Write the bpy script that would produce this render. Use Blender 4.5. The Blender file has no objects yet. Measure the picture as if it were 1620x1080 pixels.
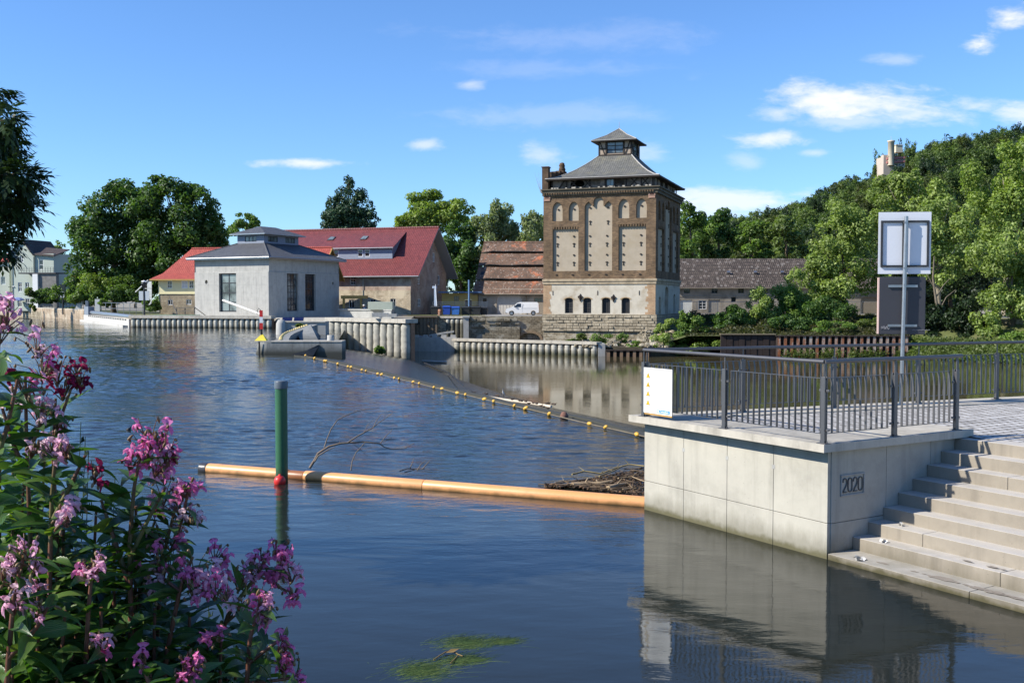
import bpy, math, random
import numpy as np
from mathutils import Vector, Matrix
from mathutils.geometry import tessellate_polygon
scene = bpy.context.scene
COL = scene.collection
R = math.radians
random.seed(7)
# ------------------------------------------------------------------ camera
F, PITCH, EYE = 1650.0, 0.0405, 3.54          # focal length in photo pixels, downward pitch, eye height over the upper water
cam = bpy.data.objects.new('camera', bpy.data.cameras.new('camera'))
COL.objects.link(cam)
cam.data.sensor_width = 36.0
cam.data.lens = 36.0 * F / 1620.0
cam.data.clip_start, cam.data.clip_end = 0.05, 6000
cam.location = (0, 0, EYE)
cam.rotation_euler = (math.pi / 2 - PITCH, 0, 0)
scene.camera = cam
# ------------------------------------------------------------------ exposure
scene.render.engine = 'CYCLES'
scene.view_settings.view_transform = 'Standard'
scene.view_settings.look = 'None'
scene.view_settings.exposure = 0.62
scene.view_settings.gamma = 1.0
scene.cycles.use_denoising = True
scene.cycles.max_bounces = 6
scene.cycles.transparent_max_bounces = 8
scene.cycles.caustics_reflective = False
scene.cycles.caustics_refractive = False
# ------------------------------------------------------------------ sun
SUN_AZ = Vector((-0.966, -0.253))               # towards the sun, seen from above
SUN_EL = R(36.5)
sun = bpy.data.objects.new('sun', bpy.data.lights.new('sun', 'SUN'))
COL.objects.link(sun)
sun.data.energy = 4.9
sun.data.angle = R(0.53)
sun.data.color = (1.0, 0.95, 0.86)
a_ = SUN_AZ.normalized()
tosun = Vector((a_.x * math.cos(SUN_EL), a_.y * math.cos(SUN_EL), math.sin(SUN_EL)))
sun.rotation_euler = tosun.to_track_quat('Z', 'Y').to_euler()
sun.location = tosun * 60

def ray(u, v):
    """direction of the view through photo pixel u, v"""
    x, z = (u - 810) / F, -(v - 540) / F
    c, s = math.cos(PITCH), math.sin(PITCH)
    return Vector((x, c + s * z, -s + c * z))
def P(u, v, Y):
    d = ray(u, v); return Vector((0, 0, EYE)) + d * (Y / d.y)
def G(u, v, z=0.0):
    d = ray(u, v); return Vector((0, 0, EYE)) + d * ((z - EYE) / d.z)
# ------------------------------------------------------------------ node helper
class T:
    def __init__(s, name, world=None):
        if world is None:
            s.m = bpy.data.materials.new(name); s.m.use_nodes = True; s.t = s.m.node_tree
        else:
            s.m = world; s.t = world.node_tree
        s.t.nodes.clear()
    def n(s, typ, ins=None, **props):
        nd = s.t.nodes.new('ShaderNode' + typ)
        for k, v in props.items(): setattr(nd, k, v)
        for k, v in (ins or {}).items(): s.set(nd.inputs[k], v)
        return nd
    def set(s, sock, v):
        if isinstance(v, bpy.types.NodeSocket): s.t.links.new(v, sock)
        elif isinstance(v, (tuple, list)) and sock.type == 'RGBA' and len(v) == 3: sock.default_value = (*v, 1)
        else: sock.default_value = v
    def math(s, op, a, b=0.0, c=None, clamp=False):
        nd = s.n('Math', {0: a, 1: b}, operation=op, use_clamp=clamp)
        if c is not None: s.set(nd.inputs[2], c)
        return nd.outputs[0]
    def noise(s, scale, detail=4.0, vec=None, rough=0.55, dist=0.0):
        nd = s.n('TexNoise', {'Scale': scale, 'Detail': detail, 'Roughness': rough, 'Distortion': dist})
        if vec is not None: s.set(nd.inputs['Vector'], vec)
        return nd.outputs[0]
    def ramp(s, fac, *stops, interp='LINEAR'):
        nd = s.n('ValToRGB', {0: fac}); cr = nd.color_ramp; cr.interpolation = interp
        while len(cr.elements) < len(stops): cr.elements.new(0.5)
        for e, (p, c) in zip(cr.elements, stops):
            e.position = p
            e.color = (c, c, c, 1) if isinstance(c, (int, float)) else (*c, 1)
        return nd.outputs[0]
    def mix(s, f, a, b, blend='MIX'):
        return s.n('MixRGB', {0: f, 1: a, 2: b}, blend_type=blend).outputs[0]
    def scalev(s, vec, xyz):
        return s.n('Mapping', {'Vector': vec, 'Scale': xyz}).outputs[0]
    def bump(s, h, strength=0.3, dist=0.02, normal=None):
        nd = s.n('Bump', {'Height': h, 'Strength': strength, 'Distance': dist})
        if normal is not None: s.set(nd.inputs['Normal'], normal)
        return nd.outputs[0]
    def pos(s): return s.n('NewGeometry').outputs['Position']
    def obj(s): return s.n('TexCoord').outputs['Object']
    def uv(s): return s.n('TexCoord').outputs['UV']
    def end(s, col, rough=0.8, normal=None, **k):
        b = s.n('BsdfPrincipled', {'Base Color': col, 'Roughness': rough})
        for a, v in k.items(): s.set(b.inputs[a.replace('_', ' ')], v)
        if normal is not None: s.set(b.inputs['Normal'], normal)
        s.t.links.new(b.outputs[0], s.n('OutputMaterial').inputs[0])
        return s.m
def mul(c, k): return tuple(min(1, x * k) for x in c)
# ------------------------------------------------------------------ sky
w = bpy.data.worlds.new('World'); scene.world = w; w.use_nodes = True
t = T('sky', w)
sky = t.n('TexSky', sky_type='NISHITA', sun_disc=False, sun_elevation=SUN_EL, sun_rotation=math.atan2(a_.x, a_.y))
sky.altitude = 100; sky.air_density = 1.0; sky.dust_density = 0.12; sky.ozone_density = 2.2
skyc = t.mix(1.0, sky.outputs[0], (0.64, 0.92, 1.30), 'MULTIPLY')   # clearer, bluer air than the model's default
sep = t.n('SeparateXYZ', {0: t.n('TexCoord').outputs['Generated']})
yy = t.math('MAXIMUM', sep.outputs[1], 0.05)
px = t.math('DIVIDE', sep.outputs[0], yy); pz = t.math('DIVIDE', sep.outputs[2], yy)
cvec = t.n('CombineXYZ', {0: px, 1: t.math('MULTIPLY', pz, 2.6), 2: 0.3}).outputs[0]
n1 = t.noise(11.0, 9.0, cvec, 0.60, 0.5)
n2 = t.noise(38.0, 5.0, cvec, 0.6, 0.3)
nz = t.math('ADD', t.math('MULTIPLY', t.math('SUBTRACT', n1, 0.5), 2.1), t.math('MULTIPLY', t.math('SUBTRACT', n2, 0.5), 1.0))
tot = None
CLOUDS = [(1300, 160, 130, 30, .95), (1390, 165, 130, 30, .88), (1450, 182, 120, 22, .7), (1235, 178, 60, 18, .6), (1350, 190, 120, 14, .45), (1215, 220, 66, 16, .8), (1550, 70, 36, 16, 1), (1595, 30, 50, 20, 1), (1545, 165, 60, 14, .6),
          (485, 258, 80, 9, .8), (668, 229, 44, 10, .55), (745, 134, 26, 9, .45), (1160, 318, 170, 26, .75), (860, 250, 50, 22, .45), (1010, 245, 60, 18, .35),
          (1620, 178, 60, 22, .7), (860, 180, 190, 20, .17), (900, 60, 220, 26, .13), (880, 110, 200, 16, .12), (1420, 95, 40, 10, .3), (1290, 242, 30, 7, .4), (1180, 258, 40, 16, .3)]
for (u, v, ru, rv, st) in CLOUDS:
    d = ray(u, v); cx, cz = d.x / d.y, d.z / d.y
    ex = t.math('DIVIDE', t.math('SUBTRACT', px, cx), ru * 1.25 / F); ez = t.math('DIVIDE', t.math('SUBTRACT', pz, cz), rv * 1.35 / F)
    r2 = t.math('SQRT', t.math('ADD', t.math('MULTIPLY', ex, ex), t.math('MULTIPLY', ez, ez)))
    mk = t.math('ADD', t.math('SUBTRACT', 0.92, r2), nz)
    mr = t.n('MapRange', {0: mk, 1: 0.0, 2: 0.95, 3: 0.0, 4: st}, interpolation_type='SMOOTHSTEP').outputs[0]
    # the mask must vanish outside its own neighbourhood
    fade = t.n('MapRange', {0: r2, 1: 1.0, 2: 1.7, 3: 1.0, 4: 0.0}, interpolation_type='SMOOTHSTEP').outputs[0]
    mr = t.math('MULTIPLY', mr, fade)
    tot = mr if tot is None else t.math('MAXIMUM', tot, mr)
tot = t.math('MULTIPLY', tot, t.n('MapRange', {0: sep.outputs[1], 1: 0.05, 2: 0.3, 3: 0.0, 4: 1.0}).outputs[0])
skyc = t.mix(tot, skyc, (6.9, 7.0, 8.0))
bg = t.n('Background', {0: skyc, 1: 0.10})
t.t.links.new(bg.outputs[0], t.n('OutputWorld').inputs[0])
# ------------------------------------------------------------------ objects, labels
def thing(name, label, cat, loc=(0, 0, 0), rz=0.0, group=None):
    o = bpy.data.objects.new(name, None); COL.objects.link(o)
    o.empty_display_size = 0.3
    o.location = loc; o.rotation_euler = (0, 0, rz)
    return tag(o, label, cat, group)
def tag(o, label=None, cat=None, group=None, kind=None):
    for k, v in (('label', label), ('category', cat), ('group', group), ('kind', kind)):
        if v: o[k] = v
    return o
def copy_tree(o, parent=None):
    c = o.copy(); COL.objects.link(c)
    if parent: c.parent = parent
    for ch in list(o.children): copy_tree(ch, c)
    return c
def link_mesh(name, me, parent=None, loc=None, rz=None):
    o = bpy.data.objects.new(name, me); COL.objects.link(o)
    if parent: o.parent = parent
    if loc is not None: o.location = loc
    if rz is not None: o.rotation_euler = (0, 0, rz)
    return o
# ------------------------------------------------------------------ mesh builder
X_, Y_, Z_ = Vector((1, 0, 0)), Vector((0, 1, 0)), Vector((0, 0, 1))
class MB:
    def __init__(s): s.v, s.f, s.m, s.s = [], [], [], []
    def face(s, pts, mi=0, sm=False):
        b = len(s.v); s.v += [tuple(p) for p in pts]; s.f.append(tuple(range(b, b + len(pts)))); s.m.append(mi); s.s.append(sm)
    def idx(s, verts, faces, mi=0, sm=False):
        b = len(s.v); s.v += [tuple(p) for p in verts]
        for f in faces: s.f.append(tuple(b + i for i in f)); s.m.append(mi); s.s.append(sm)
    def slab(s, O, A, B, C, mi=0):
        O, A, B, C = map(Vector, (O, A, B, C))
        p = [O, O + A, O + A + B, O + B, O + C, O + A + C, O + A + B + C, O + B + C]
        fs = [(0, 3, 2, 1), (4, 5, 6, 7), (0, 1, 5, 4), (1, 2, 6, 5), (2, 3, 7, 6), (3, 0, 4, 7)]
        if A.cross(B).dot(C) < 0: fs = [tuple(reversed(f)) for f in fs]
        s.idx(p, fs, mi)
    def box(s, x0, x1, y0, y1, z0, z1, mi=0):
        s.slab((x0, y0, z0), (x1 - x0, 0, 0), (0, y1 - y0, 0), (0, 0, z1 - z0), mi)
    def tube(s, pts, r, n=8, mi=0, caps=True, sm=True):
        pts = [Vector(p) for p in pts]; k = len(pts)
        rs = r if isinstance(r, (list, tuple)) else [r] * k
        d0 = (pts[1] - pts[0]).normalized()
        up = Z_ if abs(d0.z) < 0.9 else X_
        a = d0.cross(up).normalized(); vs, fs = [], []
        for i, p in enumerate(pts):
            d = (pts[min(i + 1, k - 1)] - pts[max(i - 1, 0)]).normalized()
            a = (a - d * a.dot(d)).normalized(); b = d.cross(a)
            for j in range(n):
                t_ = 2 * math.pi * j / n; vs.append(p + (a * math.cos(t_) + b * math.sin(t_)) * rs[i])
        for i in range(k - 1):
            for j in range(n):
                q = (j + 1) % n; fs.append((i * n + j, i * n + q, (i + 1) * n + q, (i + 1) * n + j))
        s.idx(vs, fs, mi, sm)
        if caps:
            s.face([vs[j] for j in reversed(range(n))], mi); s.face([vs[(k - 1) * n + j] for j in range(n)], mi)
    def lathe(s, prof, n=16, at=(0, 0, 0), mi=0, sm=True, jit=0.0, seed=0):
        rg = random.Random(seed); at = Vector(at); k = len(prof); vs, fs = [], []
        for r, z in prof:
            for j in range(n):
                t_ = 2 * math.pi * j / n; q = r * (1 + rg.uniform(-jit, jit)) if r > 0 else 0.0
                vs.append(at + Vector((q * math.cos(t_), q * math.sin(t_), z)))
        for i in range(k - 1):
            for j in range(n):
                q = (j + 1) % n; fs.append((i * n + j, i * n + q, (i + 1) * n + q, (i + 1) * n + j))
        s.idx(vs, fs, mi, sm)
        if prof[0][0] > 1e-4: s.face([vs[j] for j in reversed(range(n))], mi)
        if prof[-1][0] > 1e-4: s.face([vs[(k - 1) * n + j] for j in range(n)], mi)
    def ball(s, c, r, n=12, mi=0, squash=(1, 1, 1)):
        prof = [(math.sin(math.pi * i / 8), -math.cos(math.pi * i / 8)) for i in range(9)]
        b = len(s.v); s.lathe([(a, z) for a, z in prof], n, (0, 0, 0), mi)
        for i in range(b, len(s.v)):
            p = s.v[i]; s.v[i] = (c[0] + p[0] * r * squash[0], c[1] + p[1] * r * squash[1], c[2] + p[2] * r * squash[2])
    def prism(s, pts, z0, z1, mi=0, mside=None):
        pts = [Vector((p[0], p[1], 0)) for p in pts]
        ar = sum(a.x * b.y - b.x * a.y for a, b in zip(pts, pts[1:] + pts[:1]))
        if ar < 0: pts.reverse()
        n = len(pts)
        tri = tessellate_polygon([pts])
        lo = [(p.x, p.y, z0) for p in pts]; hi = [(p.x, p.y, z1) for p in pts]
        for t3 in tri:
            q = [hi[i] for i in t3]
            nn = (Vector(q[1]) - Vector(q[0])).cross(Vector(q[2]) - Vector(q[0]))
            s.face(q if nn.z > 0 else q[::-1], mi)
        for i in range(n):
            j = (i + 1) % n; s.face([lo[i], lo[j], hi[j], hi[i]], mi if mside is None else mside)
    def wall(s, O, U, V, N, outline, holes=(), reveal=0.0, mi=0, mrev=None, thick=0.0):
        """flat wall with real openings: outline and holes are lists of (u, v); reveals go inward along -N"""
        O, U, V, N = map(Vector, (O, U, V, N))
        loops = [[Vector((a, b, 0)) for a, b in outline]] + [[Vector((a, b, 0)) for a, b in h] for h in holes]
        flat = [p for l in loops for p in l]
        W = lambda p: O + U * p.x + V * p.y
        for t3 in tessellate_polygon(loops):
            q = [W(flat[i]) for i in t3]
            if (q[1] - q[0]).cross(q[2] - q[0]).dot(N) < 0: q.reverse()
            if (q[1] - q[0]).cross(q[2] - q[0]).length > 1e-9: s.face(q, mi)
        if reveal:
            for l in loops[1:]:
                for a, b in zip(l, l[1:] + l[:1]):
                    pa, pb = W(a), W(b); s.face([pa, pb, pb - N * reveal, pa - N * reveal], mi if mrev is None else mrev)
    def build(s, name, mats, parent=None, loc=None, rz=None, bevel=0.0, uv=True):
        me = bpy.data.meshes.new(name); me.from_pydata(s.v, [], s.f)
        mats = mats if isinstance(mats, (list, tuple)) else [mats]
        for m in mats: me.materials.append(m)
        me.polygons.foreach_set('material_index', np.array(s.m, dtype=np.int32))
        me.polygons.foreach_set('use_smooth', np.array(s.s, dtype=bool))
        if uv and len(s.f): box_uv(me)
        me.update()
        o = link_mesh(name, me, parent, loc, rz)
        if bevel:
            b = o.modifiers.new('edge', 'BEVEL'); b.width = bevel; b.segments = 2; b.limit_method = 'ANGLE'
        return o
def box_uv(me):
    nl, npoly = len(me.loops), len(me.polygons)
    co = np.empty(len(me.vertices) * 3, dtype=np.float32); me.vertices.foreach_get('co', co); co = co.reshape(-1, 3)
    vi = np.empty(nl, dtype=np.int32); me.loops.foreach_get('vertex_index', vi)
    nn = np.empty(npoly * 3, dtype=np.float32); me.polygons.foreach_get('normal', nn); nn = nn.reshape(-1, 3)
    lt = np.empty(npoly, dtype=np.int32); me.polygons.foreach_get('loop_total', lt)
    nn = np.repeat(nn, lt, axis=0)
    tt = np.stack([-nn[:, 1], nn[:, 0], np.zeros(nl)], 1); ln = np.linalg.norm(tt, axis=1)
    flat = ln < 0.05; tt[flat] = (1, 0, 0); ln[flat] = 1; tt /= ln[:, None]
    bb = np.cross(nn, tt); p = co[vi]
    uv = np.stack([(p * tt).sum(1), (p * bb).sum(1)], 1).astype(np.float32)
    l = me.uv_layers.new(name='UVMap'); l.data.foreach_set('uv', uv.ravel())
def np_mesh(name, verts, quads, mats, mi=None, uvs=None, smooth=False):
    """verts (n,3), quads (m,4) as arrays"""
    me = bpy.data.meshes.new(name); verts = np.asarray(verts, dtype=np.float32); quads = np.asarray(quads, dtype=np.int32)
    me.vertices.add(len(verts)); me.vertices.foreach_set('co', verts.ravel())
    me.loops.add(quads.size); me.loops.foreach_set('vertex_index', quads.ravel())
    me.polygons.add(len(quads)); me.polygons.foreach_set('loop_start', np.arange(0, quads.size, 4, dtype=np.int32))
    if mi is not None: me.polygons.foreach_set('material_index', np.asarray(mi, dtype=np.int32))
    if smooth: me.polygons.foreach_set('use_smooth', np.ones(len(quads), dtype=bool))
    for m in (mats if isinstance(mats, (list, tuple)) else [mats]): me.materials.append(m)
    if uvs is not None:
        l = me.uv_layers.new(name='UVMap'); l.data.foreach_set('uv', np.asarray(uvs, dtype=np.float32)[quads.ravel()].ravel())
    me.update(calc_edges=True)
    return me
def ellipse(n, cx, cy, rx, ry, a0=0, a1=360):
    return [(cx + rx * math.cos(R(a0 + (a1 - a0) * i / n)), cy + ry * math.sin(R(a0 + (a1 - a0) * i / n))) for i in range(n + (a1 - a0 != 360))]
def rect(x, y, w_, h): return [(x, y), (x + w_, y), (x + w_, y + h), (x, y + h)]
def arch(x, y, w_, h, rise, n=8, pointed=False):
    """opening with a curved head: width w_, total height h"""
    if pointed:
        top = []
        for i in range(n + 1):
            f = i / n; top.append((x + w_ * (1 - f), y + h - rise + rise * (1 - abs(2 * f - 1) ** 1.9)))
    else:
        top = [(x + w_ / 2 + w_ / 2 * math.cos(math.pi * i / n), y + h - rise + rise * math.sin(math.pi * i / n)) for i in range(n + 1)]
    return [(x, y), (x + w_, y)] + top
# ------------------------------------------------------------------ materials
def m_plain(name, col, rough=0.7, var=0.12, scale=3.0, bump=0.15, bdist=0.01, metal=0.0, dirt=None, dirt_scale=0.6, dirt_lo=0.5, dirt_hi=0.75, spec=0.4, coord='obj'):
    t = T(name); c = t.obj() if coord == 'obj' else t.pos()
    f = t.noise(scale, 6, c, 0.65)
    k = t.ramp(f, (0.25, mul(col, 1 - var)), (0.75, mul(col, 1 + var)))
    if dirt is not None:
        k = t.mix(t.ramp(t.noise(dirt_scale, 5, c, 0.6, 0.4), (dirt_lo, 0.0), (dirt_hi, 1.0)), k, dirt)
    nb = t.bump(t.noise(scale * 9, 4, c), bump, bdist) if bump else None
    return t.end(k, rough, nb, Metallic=metal, Specular_IOR_Level=spec)
def m_concrete(name, col, streak=0.35, algae=None, blot=0.25, dark=None):
    t = T(name); c = t.obj(); p = t.pos()
    f = t.noise(1.3, 8, c, 0.7)
    k = t.ramp(f, (0.3, mul(col, 1 - blot)), (0.5, col), (0.72, mul(col, 1 + blot * 0.6)))
    st = t.noise(1.0, 5, t.scalev(c, (5.0, 5.0, 0.35)), 0.6)
    k = t.mix(t.math('MULTIPLY', t.ramp(st, (0.52, 0.0), (0.72, 1.0)), streak), k, dark or mul(col, 0.45))
    pit = t.n('TexVoronoi', {'Vector': c, 'Scale': 9.0}).outputs['Distance']
    k = t.mix(t.ramp(pit, (0.025, 1.0), (0.06, 0.0)), k, mul(col, 0.5))
    if algae:
        z = t.n('SeparateXYZ', {0: p}).outputs[2]
        e = t.math('ADD', z, t.math('MULTIPLY', t.math('SUBTRACT', t.noise(6.0, 4, p), 0.5), 0.16))
        k = t.mix(t.n('MapRange', {0: e, 1: algae[1], 2: algae[2], 3: 1.0, 4: 0.0}, interpolation_type='SMOOTHSTEP').outputs[0], k, algae[0])
    if algae:
        e2 = t.math('ADD', z, t.math('MULTIPLY', t.math('SUBTRACT', t.noise(2.4, 6, t.scalev(p, (1, 1, 0.3)), 0.7), 0.5), 0.55))
        k = t.mix(t.n('MapRange', {0: e2, 1: algae[2] - .02, 2: algae[2] + .22, 3: 0.55, 4: 0.0}).outputs[0], k, tuple(a * .5 + b * .25 for a, b in zip(algae[0], col)))
    h = t.math('ADD', t.noise(14.0, 6, c), t.math('MULTIPLY', t.ramp(pit, (0.02, 0.0), (0.06, 1.0)), 0.5))
    return t.end(k, 0.85, t.bump(h, 0.18, 0.01), Specular_IOR_Level=0.3)
def m_brick(name, c1, c2, mort, w_=0.25, h_=0.075, gap=0.012, mottle=0.5, bump=0.5, mscale=0.8, dist=0.0, patch=None, plo=0.55, phi=0.7, rough=0.9, pscale=0.45):
    t = T(name); uv = t.uv()
    if dist:
        nv = t.n('TexNoise', {'Vector': uv, 'Scale': 2.2, 'Detail': 3.0}).outputs[1]
        nv = t.n('VectorMath', {0: nv, 1: (0.5, 0.5, 0.5)}, operation='SUBTRACT').outputs[0]
        sc = t.n('VectorMath', {0: nv, 'Scale': dist}, operation='SCALE').outputs[0]
        uv = t.n('VectorMath', {0: uv, 1: sc}, operation='ADD').outputs[0]
    b = t.n('TexBrick', {'Vector': uv, 'Color1': c1, 'Color2': c2, 'Mortar': mort, 'Scale': 1.0, 'Mortar Size': gap, 'Mortar Smooth': 0.3, 'Bias': 0.0, 'Brick Width': w_, 'Row Height': h_})
    b.offset = 0.5
    k = t.mix(mottle, b.outputs[0], t.ramp(t.noise(mscale, 7, t.obj(), 0.7), (0.25, 0.35), (0.75, 1.6)), 'MULTIPLY')
    if patch: k = t.mix(t.ramp(t.noise(pscale, 6, t.obj(), 0.65, 0.6), (plo, 0.0), (phi, 1.0)), k, patch)
    h = t.math('ADD', t.math('MULTIPLY', b.outputs[1], -1.0), t.math('MULTIPLY', t.noise(12.0, 5, t.obj()), 0.5))
    return t.end(k, rough, t.bump(h, bump, 0.02), Specular_IOR_Level=0.25)
def m_tile(name, c1, c2, row=0.33, wd=0.24, patch=None, plo=0.55, phi=0.68, pscale=0.5, rough=0.75, var=0.5, gapc=None, speck=None, gap=0.012):
    """roof tiles: overlapping courses, one tint per tile"""
    t = T(name); uv = t.uv()
    b = t.n('TexBrick', {'Vector': uv, 'Color1': c1, 'Color2': c2, 'Mortar': gapc or mul(c1, 0.35), 'Scale': 1.0, 'Mortar Size': gap, 'Mortar Smooth': 0.2, 'Brick Width': wd, 'Row Height': row})
    k = t.mix(var, b.outputs[0], t.ramp(t.noise(0.7, 7, t.obj(), 0.7), (0.25, 0.45), (0.75, 1.5)), 'MULTIPLY')
    if patch: k = t.mix(t.ramp(t.noise(pscale, 7, t.obj(), 0.7, 0.5), (plo, 0.0), (phi, 1.0)), k, patch)
    if speck:
        wn = t.n('TexWhiteNoise', {'Vector': t.n('VectorMath', {0: t.n('VectorMath', {0: uv, 1: (wd, row, 1)}, operation='DIVIDE').outputs[0]}, operation='FLOOR').outputs[0]}).outputs[0]
        k = t.mix(t.ramp(wn, (0.91, 0.0), (0.93, 0.8)), k, speck)
    v = t.n('SeparateXYZ', {0: uv}).outputs[1]; u = t.n('SeparateXYZ', {0: uv}).outputs[0]
    saw = t.math('FRACT', t.math('DIVIDE', v, row))
    wav = t.math('SINE', t.math('MULTIPLY', u, 2 * math.pi / wd))
    h = t.math('ADD', t.math('MULTIPLY', saw, -1.0), t.math('MULTIPLY', wav, 0.35))
    return t.end(k, rough, t.bump(h, 0.6, 0.05), Specular_IOR_Level=0.35)
def m_leaf(name, c1, c2, c3=None, trans=0.36, rough=0.5, spec=0.35, hue=None):
    t = T(name); rnd = t.n('NewGeometry').outputs['Random Per Island']
    k = t.ramp(rnd, (0.0, c1), (0.55, c2), (1.0, c3 or mul(c2, 1.35)))
    k = t.mix(t.ramp(t.noise(0.22, 3, t.obj()), (0.4, 0.0), (0.62, 0.55)), k, mul(c1, 0.8))
    b = t.n('BsdfPrincipled', {'Base Color': k, 'Roughness': rough, 'Specular IOR Level': spec})
    tr = t.n('BsdfTranslucent', {0: t.mix(1.0, k, (1.5, 1.7, 0.6), 'MULTIPLY')})
    mx = t.n('MixShader', {0: trans, 1: b.outputs[0], 2: tr.outputs[0]})
    t.t.links.new(mx.outputs[0], t.n('OutputMaterial').inputs[0])
    return t.m
def m_water(name, deep, amp, calm=None, rough=0.03, s1=2.2):
    t = T(name); p = t.pos()
    q = t.n('Mapping', {'Vector': p, 'Rotation': (0, 0, R(-24)), 'Scale': (0.55, 1.25, 1.0)}).outputs[0]
    a = t.noise(s1, 3, q, 0.55, 0.4)
    b = t.noise(s1 * 4.2, 4, q, 0.6, 0.3)
    c = t.noise(0.35, 3, q, 0.5)
    gust = t.ramp(t.noise(0.07, 4, p, 0.55, 0.5), (0.35, 0.35), (0.65, 1.25))
    h = t.math('ADD', t.math('MULTIPLY', a, 1.0), t.math('MULTIPLY', b, 0.36))
    h = t.math('ADD', h, t.math('MULTIPLY', c, 1.6))
    st = t.math('MULTIPLY', gust, amp)
    if calm:
        y = t.n('SeparateXYZ', {0: p}).outputs[1]
        y = t.math('ADD', y, t.math('MULTIPLY', t.noise(0.25, 3, p), 3.0))
        st = t.math('MULTIPLY', st, t.n('MapRange', {0: y, 1: calm[0], 2: calm[1], 3: calm[2], 4: 1.0}, interpolation_type='SMOOTHSTEP').outputs[0])
    nb = t.n('Bump', {'Height': h, 'Strength': 1.0, 'Distance': st}).outputs[0]
    k = t.mix(t.ramp(t.noise(0.12, 4, p), (0.35, 0.0), (0.7, 1.0)), deep, mul(deep, 1.7))
    return t.end(k, rough, nb, IOR=1.333, Specular_IOR_Level=0.5)
CONC = m_concrete('concrete_pale', (0.415, 0.39, 0.325), 0.32, ((0.075, 0.065, 0.012), 0.02, 0.14), 0.2)
CONC2 = m_concrete('concrete_grey', (0.34, 0.335, 0.31), 0.3)
CONC_N = m_concrete('concrete_new', (0.40, 0.388, 0.355), 0.4, None, 0.2)
CONC_D = m_concrete('concrete_wet', (0.25, 0.25, 0.23), 0.6, ((0.03, 0.03, 0.02), 0.05, 0.35), 0.3, (0.04, 0.04, 0.035))
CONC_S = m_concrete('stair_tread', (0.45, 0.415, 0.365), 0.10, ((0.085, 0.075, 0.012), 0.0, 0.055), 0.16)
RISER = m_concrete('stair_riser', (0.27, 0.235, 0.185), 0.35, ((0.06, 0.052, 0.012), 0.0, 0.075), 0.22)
SLAB = m_concrete('slab_concrete', (0.43, 0.395, 0.33), 0.5, None, 0.34)
PILE = m_concrete('shotcrete', (0.46, 0.44, 0.37), 0.25, ((0.05, 0.045, 0.025), 0.05, 0.3), 0.35)
PILE_T = m_concrete('shotcrete_tall', (0.37, 0.35, 0.29), 0.35, ((0.06, 0.055, 0.025), -3.6, -2.2), 0.35)
PILE_L = m_concrete('shotcrete_low', (0.43, 0.41, 0.35), 0.3, ((0.05, 0.055, 0.02), -3.4, -2.9), 0.3)
RUSTSOIL = m_plain('pile_gap', (0.27, 0.15, 0.09), 0.9, 0.3, 4.0)
STEEL = m_plain('anthracite_steel', (0.13, 0.125, 0.125), 0.42, 0.1, 6.0, 0.05, 0.002, 0.6)
STEEL_L = m_plain('galvanised_steel', (0.35, 0.36, 0.37), 0.35, 0.15, 6.0, 0.05, 0.002, 0.8)
DARK = m_plain('dark_paint', (0.03, 0.032, 0.036), 0.5, 0.2, 4.0, 0.05)
BLACK = m_plain('black', (0.012, 0.012, 0.013), 0.55, 0.1, 3.0, 0)
WHITE = m_plain('white_paint', (0.78, 0.78, 0.77), 0.45, 0.04, 3.0, 0.03)
OFFW = m_plain('off_white_plaster', (0.62, 0.62, 0.58), 0.85, 0.08, 1.5, 0.1, dirt=(0.33, 0.31, 0.27), dirt_lo=0.6, dirt_hi=0.8)
GLASS = (lambda t: t.end(t.ramp(t.noise(0.9, 2, t.obj()), (0.35, (0.006, 0.008, 0.01)), (0.7, (0.03, 0.036, 0.042))), 0.06, None, Specular_IOR_Level=0.7))(T('window_glass'))
GLASS_L = (lambda t: t.end(t.ramp(t.noise(0.5, 3, t.obj()), (0.4, (0.025, 0.032, 0.036)), (0.6, (0.20, 0.24, 0.24))), 0.08, None, Specular_IOR_Level=0.7))(T('hall_glass'))
BRICK = m_brick('ochre_brick', (0.235, 0.145, 0.075), (0.115, 0.07, 0.04), (0.15, 0.115, 0.08), 0.42, 0.13, 0.022, 0.8, 0.6, 0.6, patch=(0.085, 0.055, 0.032), plo=0.52, phi=0.78)
RENDER = m_plain('tower_render', (0.39, 0.325, 0.24), 0.9, 0.10, 1.2, 0.12, 0.01, dirt=(0.34, 0.27, 0.18), dirt_scale=0.4)
LIME = m_plain('lime_render', (0.53, 0.475, 0.38), 0.9, 0.12, 1.5, 0.15, 0.015, dirt=(0.36, 0.29, 0.2), dirt_scale=0.5, dirt_lo=0.5, dirt_hi=0.72)
ASHLAR = m_brick('rusticated_stone', (0.40, 0.34, 0.245), (0.30, 0.25, 0.175), (0.16, 0.13, 0.09), 0.95, 0.36, 0.03, 0.8, 1.0, 1.6, 0.12)
RUBBLE = m_brick('quay_rubble', (0.33, 0.28, 0.195), (0.24, 0.20, 0.135), (0.12, 0.10, 0.07), 0.7, 0.3, 0.03, 0.9, 0.8, 1.2, 0.3, (0.38, 0.34, 0.26), 0.52, 0.58)
STONEB = m_brick('field_stone', (0.34, 0.28, 0.19), (0.27, 0.21, 0.14), (0.24, 0.20, 0.14), 0.5, 0.25, 0.03, 0.8, 0.6, 1.2, 0.25)
BARNW = m_brick('barn_wall', (0.40, 0.27, 0.20), (0.33, 0.21, 0.15), (0.42, 0.36, 0.30), 0.3, 0.1, 0.016, 0.75, 0.5, 0.8, 0.05, (0.49, 0.40, 0.32), 0.45, 0.6)
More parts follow.
